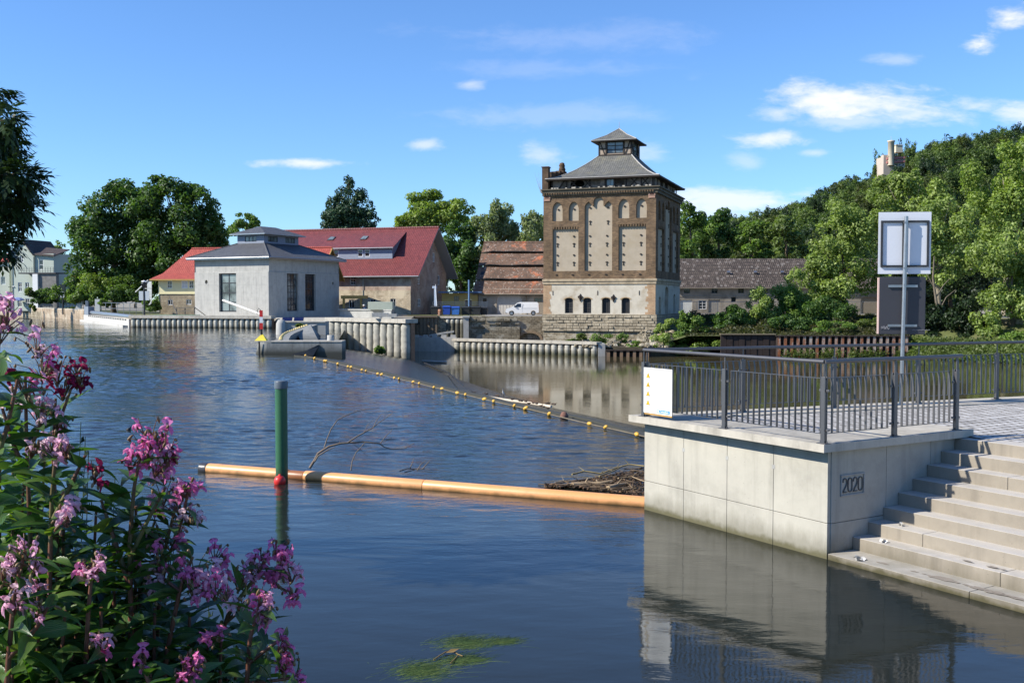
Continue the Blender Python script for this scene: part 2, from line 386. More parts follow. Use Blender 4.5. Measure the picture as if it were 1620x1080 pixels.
BARNS = m_brick('barn_base_wall', (0.47, 0.39, 0.28), (0.38, 0.30, 0.20), (0.35, 0.29, 0.21), 0.5, 0.22, 0.03, 0.75, 0.5, 0.8, 0.2, (0.58, 0.49, 0.35), 0.45, 0.6)
SLATE = m_tile('grey_slate', (0.16, 0.155, 0.14), (0.105, 0.105, 0.095), 0.2, 0.3, (0.20, 0.185, 0.13), 0.5, 0.75)
SLATE_N = m_tile('new_slate', (0.10, 0.102, 0.108), (0.075, 0.077, 0.082), 0.33, 0.3, var=0.25, rough=0.6)
TILE_R = m_tile('bright_red_tile', (0.40, 0.082, 0.06), (0.31, 0.058, 0.044), 0.36, 0.3, var=0.3)
TILE_D = m_tile('wine_red_tile', (0.195, 0.048, 0.044), (0.14, 0.035, 0.034), 0.36, 0.3, var=0.3, rough=0.45)
TILE_O = m_tile('old_tile', (0.20, 0.115, 0.075), (0.115, 0.085, 0.065), 0.2, 0.18, (0.40, 0.14, 0.07), 0.56, 0.64, 0.4, 0.95, 0.8, speck=(0.30, 0.235, 0.19))
TILE_B = m_tile('brown_tile', (0.19, 0.15, 0.125), (0.07, 0.055, 0.048), 0.42, 0.34, None, rough=0.9, var=0.8, gap=.075, gapc=(0.03, 0.024, 0.02), speck=(0.20, 0.175, 0.155))
TIMBER = m_plain('dark_timber', (0.035, 0.026, 0.02), 0.8, 0.3, 6.0)
PANEL = m_plain('infill_panel', (0.23, 0.185, 0.15), 0.9, 0.25, 2.0, dirt=(0.10, 0.08, 0.06), dirt_scale=0.9, dirt_lo=0.45, dirt_hi=0.6)
WOODY = m_plain('yellow_wood', (0.43, 0.25, 0.07), 0.7, 0.2, 5.0)
WOODG = m_plain('weathered_wood', (0.24, 0.20, 0.15), 0.85, 0.25, 6.0)
YELP = m_plain('pale_yellow_plaster', (0.66, 0.60, 0.36), 0.85, 0.05, 1.5)
GREENP = m_plain('pale_green_plaster', (0.46, 0.50, 0.42), 0.85, 0.06, 0.8)
BLUEW = m_plain('blue_grey_boards', (0.22, 0.25, 0.31), 0.7, 0.12, 3.0)
OCHRE = m_plain('ochre_plaster', (0.50, 0.36, 0.13), 0.85, 0.15, 1.2)
RUST = (lambda t: t.end(t.mix(t.ramp(t.noise(1.6, 6, t.scalev(t.obj(), (1, 1, 0.4)), 0.7), (0.45, 0.0), (0.62, 1.0)), t.ramp(t.noise(5.0, 5, t.obj()), (0.3, (0.15, 0.05, 0.022)), (0.7, (0.34, 0.12, 0.045))), (0.42, 0.35, 0.29)), 0.9, t.bump(t.noise(20.0, 4, t.obj()), 0.3, 0.01)))(T('rusty_steel'))
RUST_D = m_plain('dark_rust', (0.035, 0.024, 0.02), 0.9, 0.4, 1.5)
def m_weather(name, c1, c2, dirt, slime, zlo, zhi, rough=0.4):
    """painted or plastic tube with scuffs, pale rubs and a slimy band at the waterline"""
    t = T(name); c = t.obj(); k = t.ramp(t.noise(0.8, 5, c), (0.3, c1), (0.7, c2))
    k = t.mix(t.ramp(t.noise(3.0, 8, c, 0.75, 0.6), (0.56, 0.0), (0.72, 0.5)), k, dirt)
    k = t.mix(t.ramp(t.noise(26.0, 3, t.scalev(c, (0.3, 1, 1))), (0.66, 0.0), (0.72, 0.6)), k, mul(dirt, 0.6))
    k = t.mix(t.ramp(t.noise(9.0, 4, t.scalev(c, (0.15, 1, 1)), 0.7), (0.62, 0.0), (0.75, 0.35)), k, tuple(min(.9, x * 1.5 + .1) for x in c2))
    z = t.math('ADD', t.n('SeparateXYZ', {0: t.pos()}).outputs[2], t.math('MULTIPLY', t.math('SUBTRACT', t.noise(5.0, 4, c), 0.5), 0.14))
    k = t.mix(t.n('MapRange', {0: z, 1: zlo, 2: zhi, 3: 0.85, 4: 0.0}).outputs[0], k, slime)
    return t.end(k, rough, t.bump(t.noise(9.0, 4, c), 0.06, 0.01), Specular_IOR_Level=0.4)
PIPEY = m_weather('ochre_plastic_pipe', (0.64, 0.29, 0.10), (0.74, 0.37, 0.155), (0.30, 0.16, 0.06), (0.13, 0.085, 0.035), -0.02, 0.07)
GREENPOLE = m_weather('green_pole_paint', (0.03, 0.115, 0.055), (0.045, 0.14, 0.065), (0.05, 0.075, 0.04), (0.03, 0.035, 0.015), 0.05, 0.3)
YELLOW = m_plain('yellow_plastic', (0.60, 0.34, 0.045), 0.4, 0.12, 8.0, 0.05)
YELPAINT = m_plain('signal_yellow', (0.75, 0.60, 0.05), 0.5, 0.08, 2.0)
REDP = m_plain('signal_red', (0.58, 0.03, 0.025), 0.4, 0.08, 3.0, 0.02)
BLUEP = m_plain('blue_plastic', (0.025, 0.075, 0.36), 0.45, 0.1, 3.0)
BLUEP2 = m_plain('light_blue_plastic', (0.05, 0.17, 0.50), 0.45, 0.1, 3.0)
SOLAR = m_plain('solar_cells', (0.01, 0.014, 0.06), 0.15, 0.2, 3.0, 0)
BARK = m_plain('bark', (0.10, 0.075, 0.05), 0.9, 0.35, 5.0, 0.5, 0.03)
BARK_L = m_plain('pale_bark', (0.25, 0.21, 0.15), 0.9, 0.35, 3.0, 0.4, 0.03)
DEADW = m_plain('dead_wood', (0.17, 0.13, 0.095), 0.85, 0.3, 9.0, 0.3)
DEADW_L = m_plain('pale_driftwood', (0.36, 0.26, 0.15), 0.85, 0.3, 9.0, 0.3)
MUD = m_plain('river_mud', (0.05, 0.036, 0.022), 0.7, 0.4, 6.0, 0.6, 0.03)
GRASS = m_plain('grass_ground', (0.09, 0.105, 0.03), 0.95, 0.4, 1.2, 0.6, 0.08, dirt=(0.17, 0.135, 0.075), dirt_scale=0.25, coord='pos')
EARTH = m_plain('yard_ground', (0.27, 0.24, 0.19), 0.95, 0.25, 1.5, 0.4, 0.03, dirt=(0.12, 0.12, 0.045), dirt_scale=0.15, coord='pos')
FORESTF = m_plain('forest_floor', (0.022, 0.032, 0.012), 0.95, 0.5, 0.15, 0.8, 0.5, coord='pos')
SOIL = m_plain('bank_soil', (0.06, 0.05, 0.03), 0.95, 0.4, 3.0, 0.5, 0.05)
COBBLE = m_brick('granite_setts', (0.52, 0.50, 0.47), (0.38, 0.36, 0.335), (0.15, 0.13, 0.10), 0.20, 0.15, 0.017, 0.5, 1.0, 2.0, 0.06, rough=0.8)
WATER = m_water('upper_water', (0.013, 0.015, 0.012), 0.030, (13.0, 27.0, 0.13), 0.015)
WATER_L = m_water('lower_water', (0.060, 0.050, 0.026), 0.006, None, 0.012, 1.6)
RAMPM = (lambda t: t.end(t.mix(t.ramp(t.noise(1.0, 6, t.n('Mapping', {'Vector': t.pos(), 'Rotation': (0, 0, R(24)), 'Scale': (0.25, 1.2, 1)}).outputs[0], 0.65), (0.4, 0.0), (0.65, 1.0)), (0.02, 0.022, 0.02), (0.055, 0.05, 0.035)), 0.22, t.bump(t.noise(3.0, 5, t.n('Mapping', {'Vector': t.pos(), 'Rotation': (0, 0, R(24)), 'Scale': (0.4, 1.5, 1)}).outputs[0]), 0.5, 0.06), IOR=1.333, Specular_IOR_Level=0.25))(T('flowing_water_on_ramp'))
L_DARK = m_leaf('chestnut_leaf', (0.038, 0.084, 0.021), (0.077, 0.144, 0.035), (0.133, 0.211, 0.055))
L_SHADE = m_leaf('shade_dark_leaf', (0.010, 0.022, 0.007), (0.020, 0.040, 0.011), (0.034, 0.060, 0.016), 0.15)  # deep shade under the right bank's trees, put into a near-black leaf colour
L_MID = m_leaf('lime_leaf', (0.071, 0.132, 0.026), (0.136, 0.222, 0.045), (0.226, 0.314, 0.071))
L_BRIGHT = m_leaf('plane_leaf', (0.122, 0.190, 0.037), (0.229, 0.312, 0.066), (0.365, 0.436, 0.111))
L_WILLOW = m_leaf('willow_leaf', (0.145, 0.206, 0.053), (0.256, 0.332, 0.090), (0.401, 0.476, 0.158))
L_BIRCH = m_leaf('birch_leaf', (0.132, 0.171, 0.075), (0.216, 0.258, 0.118), (0.312, 0.354, 0.182))
L_CONIF = m_leaf('conifer_needle', (0.021, 0.054, 0.026), (0.046, 0.096, 0.042), (0.078, 0.146, 0.062), 0.1)
L_HILL = m_leaf('hill_leaf', (0.054, 0.093, 0.028), (0.100, 0.150, 0.044), (0.168, 0.231, 0.069))
L_HILL2 = m_leaf('hill_leaf_light', (0.089, 0.134, 0.037), (0.153, 0.207, 0.062), (0.232, 0.299, 0.092))
L_HILL3 = m_leaf('hill_leaf_blue', (0.020, 0.040, 0.020), (0.036, 0.062, 0.030), (0.055, 0.088, 0.042))
L_HILL4 = m_leaf('hill_leaf_yellow', (0.050, 0.070, 0.018), (0.085, 0.108, 0.028), (0.125, 0.145, 0.045))
L_REED = m_leaf('reed_leaf', (0.072, 0.108, 0.022), (0.120, 0.168, 0.034), (0.192, 0.228, 0.072))
# ------------------------------------------------------------------ foliage helpers
def sphere_dirs(rg, n):
    d = rg.normal(size=(n, 3)); return d / np.linalg.norm(d, axis=1)[:, None]
def leaf_quads(rg, pts, nrm, size, aspect=0.55, droop=0.0):
    """one kite-shaped leaf (two faces' worth in one bent quad) per point"""
    n = len(pts)
    sz = size * rg.uniform(0.6, 1.3, n)[:, None]
    t_ = np.cross(nrm, sphere_dirs(rg, n)); t_ /= np.linalg.norm(t_, axis=1)[:, None] + 1e-9
    if droop: t_ = t_ * (1 - droop) + np.array([0, 0, -1.0]) * droop; t_ /= np.linalg.norm(t_, axis=1)[:, None] + 1e-9
    b_ = np.cross(nrm, t_); b_ /= np.linalg.norm(b_, axis=1)[:, None] + 1e-9
    fold = nrm * sz * 0.12
    v = np.stack([pts - t_ * sz * .5 - fold, pts + b_ * sz * aspect * .5 + fold, pts + t_ * sz * .5 - fold, pts - b_ * sz * aspect * .5 + fold], 1).reshape(-1, 3)
    return v, np.arange(len(v)).reshape(-1, 4)
def clump_points(rg, blobs, n, sub=9, sub_r=0.42, fill=0.15):
    """points spread over leaf clumps that sit on the given ellipsoids (c, r)"""
    C = np.array([b[0] for b in blobs], float); Rr = np.array([b[1] for b in blobs], float)
    cs, rs = [], []
    for c, r in zip(C, Rr):
        d = sphere_dirs(rg, sub)
        cs.append(c + d * r * rg.uniform(0.55, 0.92, sub)[:, None]); rs.append(np.repeat(r[None] * sub_r, sub, 0) * rg.uniform(0.6, 1.25, sub)[:, None])
    cs, rs = np.concatenate(cs), np.concatenate(rs)
    wgt = (rs.prod(1)) ** (2 / 3); wgt /= wgt.sum()
    k = rg.choice(len(cs), n, p=wgt); d = sphere_dirs(rg, n)
    rad = np.where(rg.random(n) < fill, rg.uniform(0.1, 0.8, n), rg.uniform(0.72, 1.12, n))
    p = cs[k] + d * rs[k] * rad[:, None]
    nr = d + np.array([0, 0, 0.35]) + rg.normal(size=(n, 3)) * 0.55
    nr /= np.linalg.norm(nr, axis=1)[:, None]
    return p, nr
def foliage(name, mat, blobs, n, size, seed, parent=None, aspect=0.6, droop=0.0, sub=9, sub_r=0.42, fill=0.15, zmin=None):
    rg = np.random.default_rng(seed)
    p, nr = clump_points(rg, blobs, n, sub, sub_r, fill)
    if zmin is not None: k = p[:, 2] > zmin; p, nr = p[k], nr[k]
    v, q = leaf_quads(rg, p, nr, size, aspect, droop)
    me = np_mesh(name, v, q, mat)
    return link_mesh(name, me, parent)
def px_blobs(ells, D, O, seed, depth=1.0, jit=0.25):
    """ellipses seen in the photo (u, v, ru, rv) as ellipsoids round distance D, relative to O"""
    rg = random.Random(seed); out = []
    for (u, v, ru, rv) in ells:
        Y = D + rg.uniform(-jit, jit) * ru * D / F * depth
        c = P(u, v, Y) - O; k = Y / F
        out.append(((c.x, c.y, c.z), (ru * k, depth * (ru + rv) / 2 * k, rv * k)))
    return out
def tree(name, label, D, ells, trunk_u, base_z, n, size, mat, seed, group=None, bark=None, aspect=0.6, droop=0.0, sub=9, sub_r=0.42, depth=1.0, trunk_r=0.35, fill=0.15, cat='tree'):
    b0 = P(trunk_u, 473, D); O = Vector((b0.x, D, base_z))
    o = thing(name, label, cat, O, 0, group)
    bl = px_blobs(ells, D, O, seed, depth)
    foliage('crown', mat, bl, n, size, seed, o, aspect, droop, sub, sub_r, fill, 0.2)
    mb = MB(); top = max(c[2] for c, r in bl); rg = random.Random(seed)
    hz = min(c[2] - r[2] for c, r in bl); hz = max(hz, 1.0)
    sp = [Vector((0, 0, -0.6)), Vector((rg.uniform(-.2, .2), 0, hz * 0.6)), Vector((rg.uniform(-.4, .4), rg.uniform(-.3, .3), hz + 0.2 * (top - hz))), Vector((rg.uniform(-.6, .6), 0, hz + 0.75 * (top - hz)))]
    mb.tube(sp, [trunk_r * 1.35, trunk_r, trunk_r * .8, trunk_r * .2], 9)
    for c, r in bl:
        c = Vector(c); s0 = sp[1].lerp(sp[3], min(0.9, max(0.05, (c.z * 0.75 - sp[1].z) / max(0.5, sp[3].z - sp[1].z))))
        mid = s0.lerp(c, 0.5) + Vector((rg.uniform(-.4, .4), rg.uniform(-.4, .4), rg.uniform(0, .5)))
        mb.tube([s0, mid, c + Vector((0, 0, r[2] * .4))], [trunk_r * .42, trunk_r * .28, trunk_r * .06], 6)
    mb.build('trunk', bark or BARK, o, uv=False)
    return o
# ------------------------------------------------------------------ water, ground, hill
ZL = -3.5
CR = [(470, 563), (500, 567), (540, 574), (590, 585), (650, 600), (704, 614), (765, 627), (832, 645), (870, 652), (940, 665), (1018, 688), (1075, 706)]
crest = [G(u, v, 0) for u, v in CR]
crest_line = [(c.x, c.y) for c in crest]
TOE = [(470, 548, -1.2), (500, 550, -1.4), (545, 551, -1.9), (595, 559, -2.4), (648, 568, -2.8), (704, 592, ZL), (765, 613, ZL), (832, 633, ZL), (880, 646, ZL), (950, 661, ZL), (1020, 676, ZL), (1085, 690, ZL)]
toe = [G(u, v, z) for u, v, z in TOE]
# upstream water: a real wavy surface, finer towards the near bank, with flat water outside the view
def water_rows():
    y, out = 0.6, []
    while y < 131: out.append(y); y += max(.055, .0019 * y)
    return np.array(out + [131.0])
wy = water_rows(); NC = 250
cy_ = [.6, 9, 15.9, crest[-1].y] + [c.y for c in crest[-2::-1]] + [crest[0].y + 14, 121, 126.5, 131]
cx_ = [14, 14, 6.0, crest[-1].x] + [c.x for c in crest[-2::-1]] + [crest[0].x, P(545, 473, 121).x, P(430, 473, 126.5).x, P(206, 473, 131).x]
xr_w = np.interp(wy, cy_, cx_); xl_w = -.56 * wy - 8
tt_ = np.linspace(0, 1, NC); X2 = xl_w[:, None] + (xr_w - xl_w)[:, None] * tt_[None]; Y2 = np.repeat(wy[:, None], NC, 1)
g = np.random.default_rng(5); H2 = np.zeros_like(X2); step = np.maximum(.055, .0019 * Y2)
NW = 44; lam = np.exp(g.uniform(math.log(.26), math.log(1.7), NW))
for l_ in lam:
    th = R(-90 - 14) + g.normal(0, .42); kk_ = 2 * math.pi / l_; a = (.175 if l_ < .9 else .07) / math.sqrt(NW) * 1.41 / kk_
    H2 += a * np.sin(kk_ * (math.cos(th) * X2 + math.sin(th) * Y2) + g.uniform(0, 6.28)) * np.clip((l_ / step - 3) / 3, 0, 1) * (1.0 if l_ > .8 else 1.0)
gust = np.zeros_like(X2)
for _ in range(7):
    th = g.uniform(0, 6.28); kk_ = 2 * math.pi / g.uniform(7, 26); gust += np.sin(kk_ * (math.cos(th) * X2 * .6 + math.sin(th) * Y2) + g.uniform(0, 6.28))
cal = Y2 - .25 * (X2 + 3); cal = np.clip((cal - 14.5) / 16, 0, 1); cal = cal * cal * (3 - 2 * cal)
edge = np.clip((xr_w[:, None] - X2) / 1.5, .25, 1)
H2 *= np.clip(.72 + .14 * gust, .3, 1.2) * (.055 + .945 * cal) * edge * np.clip((131 - Y2) / 4, 0, 1)
ii = np.arange(len(wy) - 1)[:, None] * NC + np.arange(NC - 1)[None]
qs_ = np.stack([ii, ii + 1, ii + NC + 1, ii + NC], -1).reshape(-1, 4)
vv_ = np.stack([X2, Y2, H2], -1).reshape(-1, 3)
flat = [(xl_w[0], .6, 0), (xl_w[-1], 131, 0), (-140, 131, 0), (-140, .6, 0), (xr_w[-1], 131, 0), (P(135, 473, 172).x, 172, 0), (P(0, 473, 243).x, 243, 0), (-125, 262, 0), (-220, 240, 0)]
b_ = len(vv_); vv_ = np.concatenate([vv_, np.array(flat)])
qs_ = np.concatenate([qs_, [(b_, b_ + 1, b_ + 2, b_ + 3), (b_ + 1, b_ + 4, b_ + 5, b_ + 6), (b_ + 2, b_ + 1, b_ + 6, b_ + 7), (b_ + 2, b_ + 7, b_ + 8, b_ + 2)]])[:-1]
qs_ = np.concatenate([qs_, [(b_ + 3, b_ + 2, b_ + 7, b_ + 8)]])
tag(link_mesh('river_water', np_mesh('river_water', vv_, qs_, WATER, None, None, True)), kind='structure')
mb = MB(); mb.face([(-40, 18, ZL), (320, 18, ZL), (320, 170, ZL), (-40, 170, ZL)])
tag(mb.build('lower_river_water', WATER_L, uv=False), kind='structure')
# weir: a long ramp from the crest down to the lower water
mb = MB(); n = len(crest); K = 8
vs = []
for c, e in zip(crest, toe):
    for j in range(K + 1):
        f = j / K; vs.append(c.lerp(e, f) + Vector((0, 0, 0.05 if j == 0 else 0.0)))
    vs.append(e + Vector((0.3, 0.4, -1.5)))
fs = [(i * (K + 2) + j, i * (K + 2) + j + 1, (i + 1) * (K + 2) + j + 1, (i + 1) * (K + 2) + j) for i in range(n - 1) for j in range(K + 1)]
mb.idx(vs, fs, 0, True)
# the sill just above the upstream water
for a, b in zip(crest[:-1], crest[1:]):
    mb.slab(a + Vector((-.18, -.1, -1.0)), b - a, Vector((.24, .12, 0)), (0, 0, 1.055), 1)
tag(mb.build('weir_ramp', [RAMPM, CONC_D], uv=False), kind='structure')
def ramp_point(u, v):
    """where the view through u, v meets the weir ramp"""
    def at(line, zs, u):
        for (a, b) in zip(line, line[1:]):
            if a[0] <= u <= b[0]:
                f = (u - a[0]) / (b[0] - a[0]); return a[1] + (b[1] - a[1]) * f, zs(a, b, f)
        return line[-1][1], zs(line[-2], line[-1], 1)
    vc, _ = at(CR, lambda a, b, f: 0, u); vt, zt = at(TOE, lambda a, b, f: a[2] + (b[2] - a[2]) * f, u)
    A, B = G(u, vc, 0.03), G(u, vt, zt)
    if v <= vt: return G(u, v, zt)
    if v >= vc: return G(u, v, 0.02)
    lo, hi = 0.0, 1.0
    for _ in range(40):
        m = (lo + hi) / 2; q = A.lerp(B, m); d = ray(u, v); zr = EYE + d.z * q.y / d.y
        if q.z < zr: hi = m      # ramp below the view here: still beyond... move back
        else: lo = m
    return A.lerp(B, (lo + hi) / 2)
# land beyond the river
GZ = 1.15
def PX(u, Y): return (P(u, 473, Y).x, Y)
land = [(-2500, 262), (-125, 262), PX(0, 243), PX(135, 172), PX(206, 131.3), PX(430, 129), PX(522, 124.5), PX(646, 114), PX(655, 147), PX(738, 147), PX(800, 147), PX(858, 147), PX(1015, 147), PX(1060, 147), PX(1085, 153), PX(1420, 152), PX(1470, 140), PX(1500, 132), PX(1640, 122), PX(1900, 104), (190, 60), (3000, 60), (3000, 3000), (-2500, 3000)]
mb = MB(); mb.prism(land, -6.0, GZ, 0, 1)
tag(mb.build('far_bank_ground', [EARTH, RUBBLE]), kind='structure')
mb = MB(); gl = [PX(-150, 262), PX(0, 246), PX(132, 176), PX(205, 150), PX(310, 150), PX(310, 190), PX(-200, 330)]
mb.prism(gl, GZ - .3, GZ + .02); tag(mb.build('garden_lawn', GRASS), kind='structure')
mb = MB(); mb.prism([PX(648, 148), PX(740, 148), PX(765, 160), PX(640, 164)], GZ - .3, GZ + .015); tag(mb.build('yard_grass', GRASS), kind='structure')
mb = MB(); mb.prism([PX(768, 147.5), PX(862, 147.5), PX(862, 161), PX(768, 161)], GZ - .3, GZ + .03); tag(mb.build('yard_road', m_plain('pale_asphalt', (0.30, 0.29, 0.27), 0.9, 0.1, 2.0)), kind='structure')
# lower bank terrace and green slope on the lower river
mb = MB(); mb.prism([PX(935, 129.5), PX(1020, 127.5), PX(1090, 130), PX(1090, 148), PX(935, 148)], -6, -2.35); pass
tag(mb.build('bank_terrace', SOIL), kind='structure')
vs = []; c4 = [(1030, 129, 146), (1090, 127.6, 154), (1250, 127, 153.5), (1440, 126, 153)]
for u, d0, d1 in c4:
    for f in (0, .08, .5, 1): x, y = PX(u, d0 + (d1 - d0) * f); vs.append((x, y, (-2.4 if u < 1060 else -.95) + (GZ + .05 - (-.95)) * f + (0 if f < 1 or u > 1060 else 1.4)))
mb = MB(); mb.idx(vs, [(i * 4 + j, (i + 1) * 4 + j, (i + 1) * 4 + j + 1, i * 4 + j + 1) for i in range(3) for j in range(3)], 0, True)
tag(mb.build('bank_slope', GRASS), kind='structure')
vs = []; cols = [(1425, 127, 135), (1480, 122, 133), (1560, 117, 129), (1640, 113, 124), (1800, 104, 114), (2100, 84, 92)]
for u, d0, d1 in cols:
    for f in (0, .3, .6, 1): x, y = PX(u, d0 + (d1 - d0) * f); vs.append((x, y, ZL - .4 + (GZ + .5 - ZL) * f ** 0.8))
mb = MB(); mb.idx(vs, [(i * 4 + j, (i + 1) * 4 + j, (i + 1) * 4 + j + 1, i * 4 + j + 1) for i in range(len(cols) - 1) for j in range(3)], 0, True)
tag(mb.build('grassy_bank', GRASS), kind='structure')
# the wooded hill
RIDGE_U = [(1000, 350), (1080, 336), (1130, 330), (1200, 318), (1260, 300), (1330, 269), (1400, 262), (1440, 222), (1500, 200), (1560, 198), (1620, 190), (1750, 175), (2000, 150)]
RY, FY = 430.0, 225.0
def ridge_z(x):
    u = 810 + x * F / RY; pr = RIDGE_U
    if u <= pr[0][0]: v = pr[0][1] + (pr[0][0] - u) * 0.5
    elif u >= pr[-1][0]: v = pr[-1][1]
    else:
        for a, b in zip(pr, pr[1:]):
            if a[0] <= u <= b[0]: v = a[1] + (b[1] - a[1]) * (u - a[0]) / (b[0] - a[0]); break
    return max(GZ, EYE + (473 - v) * RY / F - 15.0)
def hill_z(x, y):
    f = min(1.0, max(0.0, (y - FY) / (RY - FY))); f = f * f * (3 - 2 * f) * 0.35 + f * 0.65
    xs = x * RY / max(y, 200)
    z = GZ + (ridge_z(xs) - GZ) * f
    if y > RY: z = max(GZ, ridge_z(xs) - (y - RY) * 0.15)
    return z
nx, ny = 60, 34
xs_ = np.linspace(20, 560, nx); ys_ = np.linspace(FY - 10, 760, ny)
vs = [(x, y, hill_z(x, y) - 0.2) for y in ys_ for x in xs_]
mb = MB(); mb.idx(vs, [(j * nx + i, j * nx + i + 1, (j + 1) * nx + i + 1, (j + 1) * nx + i) for j in range(ny - 1) for i in range(nx - 1)], 0, True)
tag(mb.build('hill', FORESTF), kind='structure')
protos = []
for k in range(6):
    rg = random.Random(50 + k); Hh = rg.uniform(11, 15); Wd = rg.uniform(8, 11)
    bl = []
    for i in range(9):
        a = i * 2.4; rr = Wd * .5 * (0.55 if i else 0.1); zz = Hh * rg.uniform(.35, .78)
        bl.append(((math.cos(a) * rr, math.sin(a) * rr, zz), (Wd * .24, Wd * .24, Hh * rg.uniform(.15, .22))))
    bl.append(((0, 0, Hh * .85), (Wd * .2, Wd * .2, Hh * .15)))
    g = np.random.default_rng(k)
    p, nr = clump_points(g, bl, 2600, 7, .45, .1)
    v, q = leaf_quads(g, p, nr, 0.62, .65)
    mbt = MB(); mbt.tube([(0, 0, -1), (0, 0, Hh * .5)], [.3, .15], 6)
    protos.append((np_mesh('crown', v, q, (L_HILL, L_HILL2, L_HILL3, L_HILL, L_HILL4, L_HILL3)[k]), mbt, Hh))
trunk_meshes = []
for me, mbt, Hh in protos:
    o = mbt.build('trunk', BARK, uv=False); trunk_meshes.append(o.data); bpy.data.objects.remove(o)
rg = random.Random(11); placed = []; hill_trees = 0
cand = []
for _ in range(6000):
    y = rg.uniform(FY, RY + 14); u = rg.uniform(1050, 1680); x = (u - 810) / F * y
    cand.append((x, y))
# ridge first, so that the skyline is always made of trees
cand = [((u - 810) / F * (RY + 3), RY + 3) for u in range(1062, 1690, 17)] + cand
for x, y in cand:
    u = 810 + x * F / y
    if 1374 < u < 1446 and RY - 40 < y < RY + 3: continue          # the castle's terrace
    if y < 300 and u < 1080 + (300 - y): pass
    sp = 8.2
    if any((x - a) ** 2 + (y - b) ** 2 < sp * sp for a, b in placed): continue
    placed.append((x, y))
placed = placed[:295]
for i, (x, y) in enumerate(placed):
    k = rg.randrange(6); s = rg.uniform(.8, 1.15)
    Hh = protos[k][2]; u = 810 + x * F / y; vs_ = np.interp(u, [1050, 1080, 1130, 1200, 1260, 1330, 1370, 1384, 1412, 1438, 1448, 1500, 1560, 1620, 1700], [360, 346, 340, 332, 314, 284, 260, 255, 257, 255, 232, 206, 203, 196, 188]) + rg.uniform(-3, 9)
    zmax = EYE + (473 - vs_) / F * y; s = min(s, max(.12, (zmax - hill_z(x, y)) / Hh)); szz = s
    if s < .3: continue
    o = thing('hill_tree', 'broadleaf tree among the many on the wooded hillside', 'tree', (x, y, hill_z(x, y)), rg.uniform(0, 6.28), 'trees on the wooded hill')
    o.scale = (max(s, .75), max(s, .75), s)
    link_mesh('crown', protos[k][0], o); link_mesh('trunk', trunk_meshes[k], o)
for u, v, y in ((1383, 238, RY + 2), (1392, 246, RY + 8), (1420, 224, RY + 10), (1432, 222, RY + 6), (1442, 226, RY), (1410, 236, RY + 14)):
    k = rg.randrange(6); x = (u - 810) / F * y; z = hill_z(x, y); s = (EYE + (473 - v) / F * y - z) / protos[k][2]
    o = thing('hill_tree', 'dark tree standing close beside or behind the small castle', 'tree', (x, y, z), rg.uniform(0, 6.28), 'trees round the castle'); o.scale = (min(s, .7), min(s, .7), s)
    link_mesh('crown', protos[k][0], o); link_mesh('trunk', trunk_meshes[k], o)
# undergrowth closing the gaps between the hill's trees
g = np.random.default_rng(3); N_ = 26000
uu = g.uniform(1045, 1690, N_); yy_ = g.uniform(FY, RY + 6, N_); xx = (uu - 810) / F * yy_
zz = np.array([hill_z(a, b) for a, b in zip(xx, yy_)]) + g.uniform(0, 3.2, N_)
zz = np.where((uu > 1384) & (uu < 1440), np.minimum(zz, EYE + (473 - 263) / F * yy_), zz)
nr = sphere_dirs(g, N_) + np.array([0, -.3, .5]); nr /= np.linalg.norm(nr, axis=1)[:, None]
v, q = leaf_quads(g, np.stack([xx, yy_, zz], 1), nr, 1.25, .75)
tag(link_mesh('hillside_undergrowth', np_mesh('hillside_undergrowth', v, q, L_HILL)), 'dark green undergrowth between the trees of the wooded hill', 'undergrowth', kind='stuff')
# ------------------------------------------------------------------ near quay: platform, stairs, plaza, railings
PO = Vector((4.192, 13.965, 0)); PA = math.atan2(0.520, 0.854)
def LW(x, y, z=0): return PO + Vector((0.854 * x - 0.520 * y, 0.520 * x + 0.854 * y, z))
FD = (0.987, -0.159)                            # far railing's direction in the platform's frame
FN = (0.159, 0.987)
def LF(s, off=0.0): return (FD[0] * s + FN[0] * off, 3.853 + FD[1] * s + FN[1] * off)
WX, WY0, WY1 = 0.15, 0.055, 4.02
plat = thing('concrete_platform', 'pale concrete viewing platform with 2020 plaque standing in the water', 'platform', PO, PA)
mb = MB()
far = LF(3.0, 0.2)
mb.prism([(WX + .03, WY0 + .02), (3.4, WY0 + .02), far, (WX + .03, WY1)], -4.5, 1.485, 0)
mb.build('core', CONC2, plat)
# front wall: cast panels with joints between them
ycuts = [WY0, 1.06, 2.02, 3.02, WY1]; zcuts = [-1.2, 0.49, 1.49]
mb = MB()
for i in range(4):
    for j in range(2):
        mb.box(WX, WX + .06, ycuts[i] + (.004 if i else 0), ycuts[i + 1] - .004, zcuts[j] + .004, zcuts[j + 1] - (.004 if j == 0 else 0.002))
mb.build('front_wall', CONC, plat, bevel=.004)
mb = MB()
xcuts = [WX, 1.33, 2.30, 3.4]
for i in range(3):
    for (a, b) in ((-1.2, .48), (.488, 1.488)):
        mb.box(xcuts[i] + (.004 if i else .061), xcuts[i + 1] - .004, WY0 - .012, WY0 + .03, a, b)
mb.build('side_wall', CONC, plat, bevel=.004)
mb = MB()                                       # tie-hole plugs on the joints
for y in ycuts[1:4]: mb.slab((WX - .002, y - .03, 1.1), (.004, 0, 0), (0, .06, 0), (0, 0, .06))
mb.build('tie_hole_plugs', CONC2, plat)
mb = MB()
mb.prism([(-.08, -.08), (3.12, -.08), (3.12, .82), (.80, .82), (.72, 3.3), LF(3.2, -.55), LF(3.2, .28), (-.08, 4.16)], 1.49, 1.60)
mb.build('coping_slab', SLAB, plat, bevel=.008)
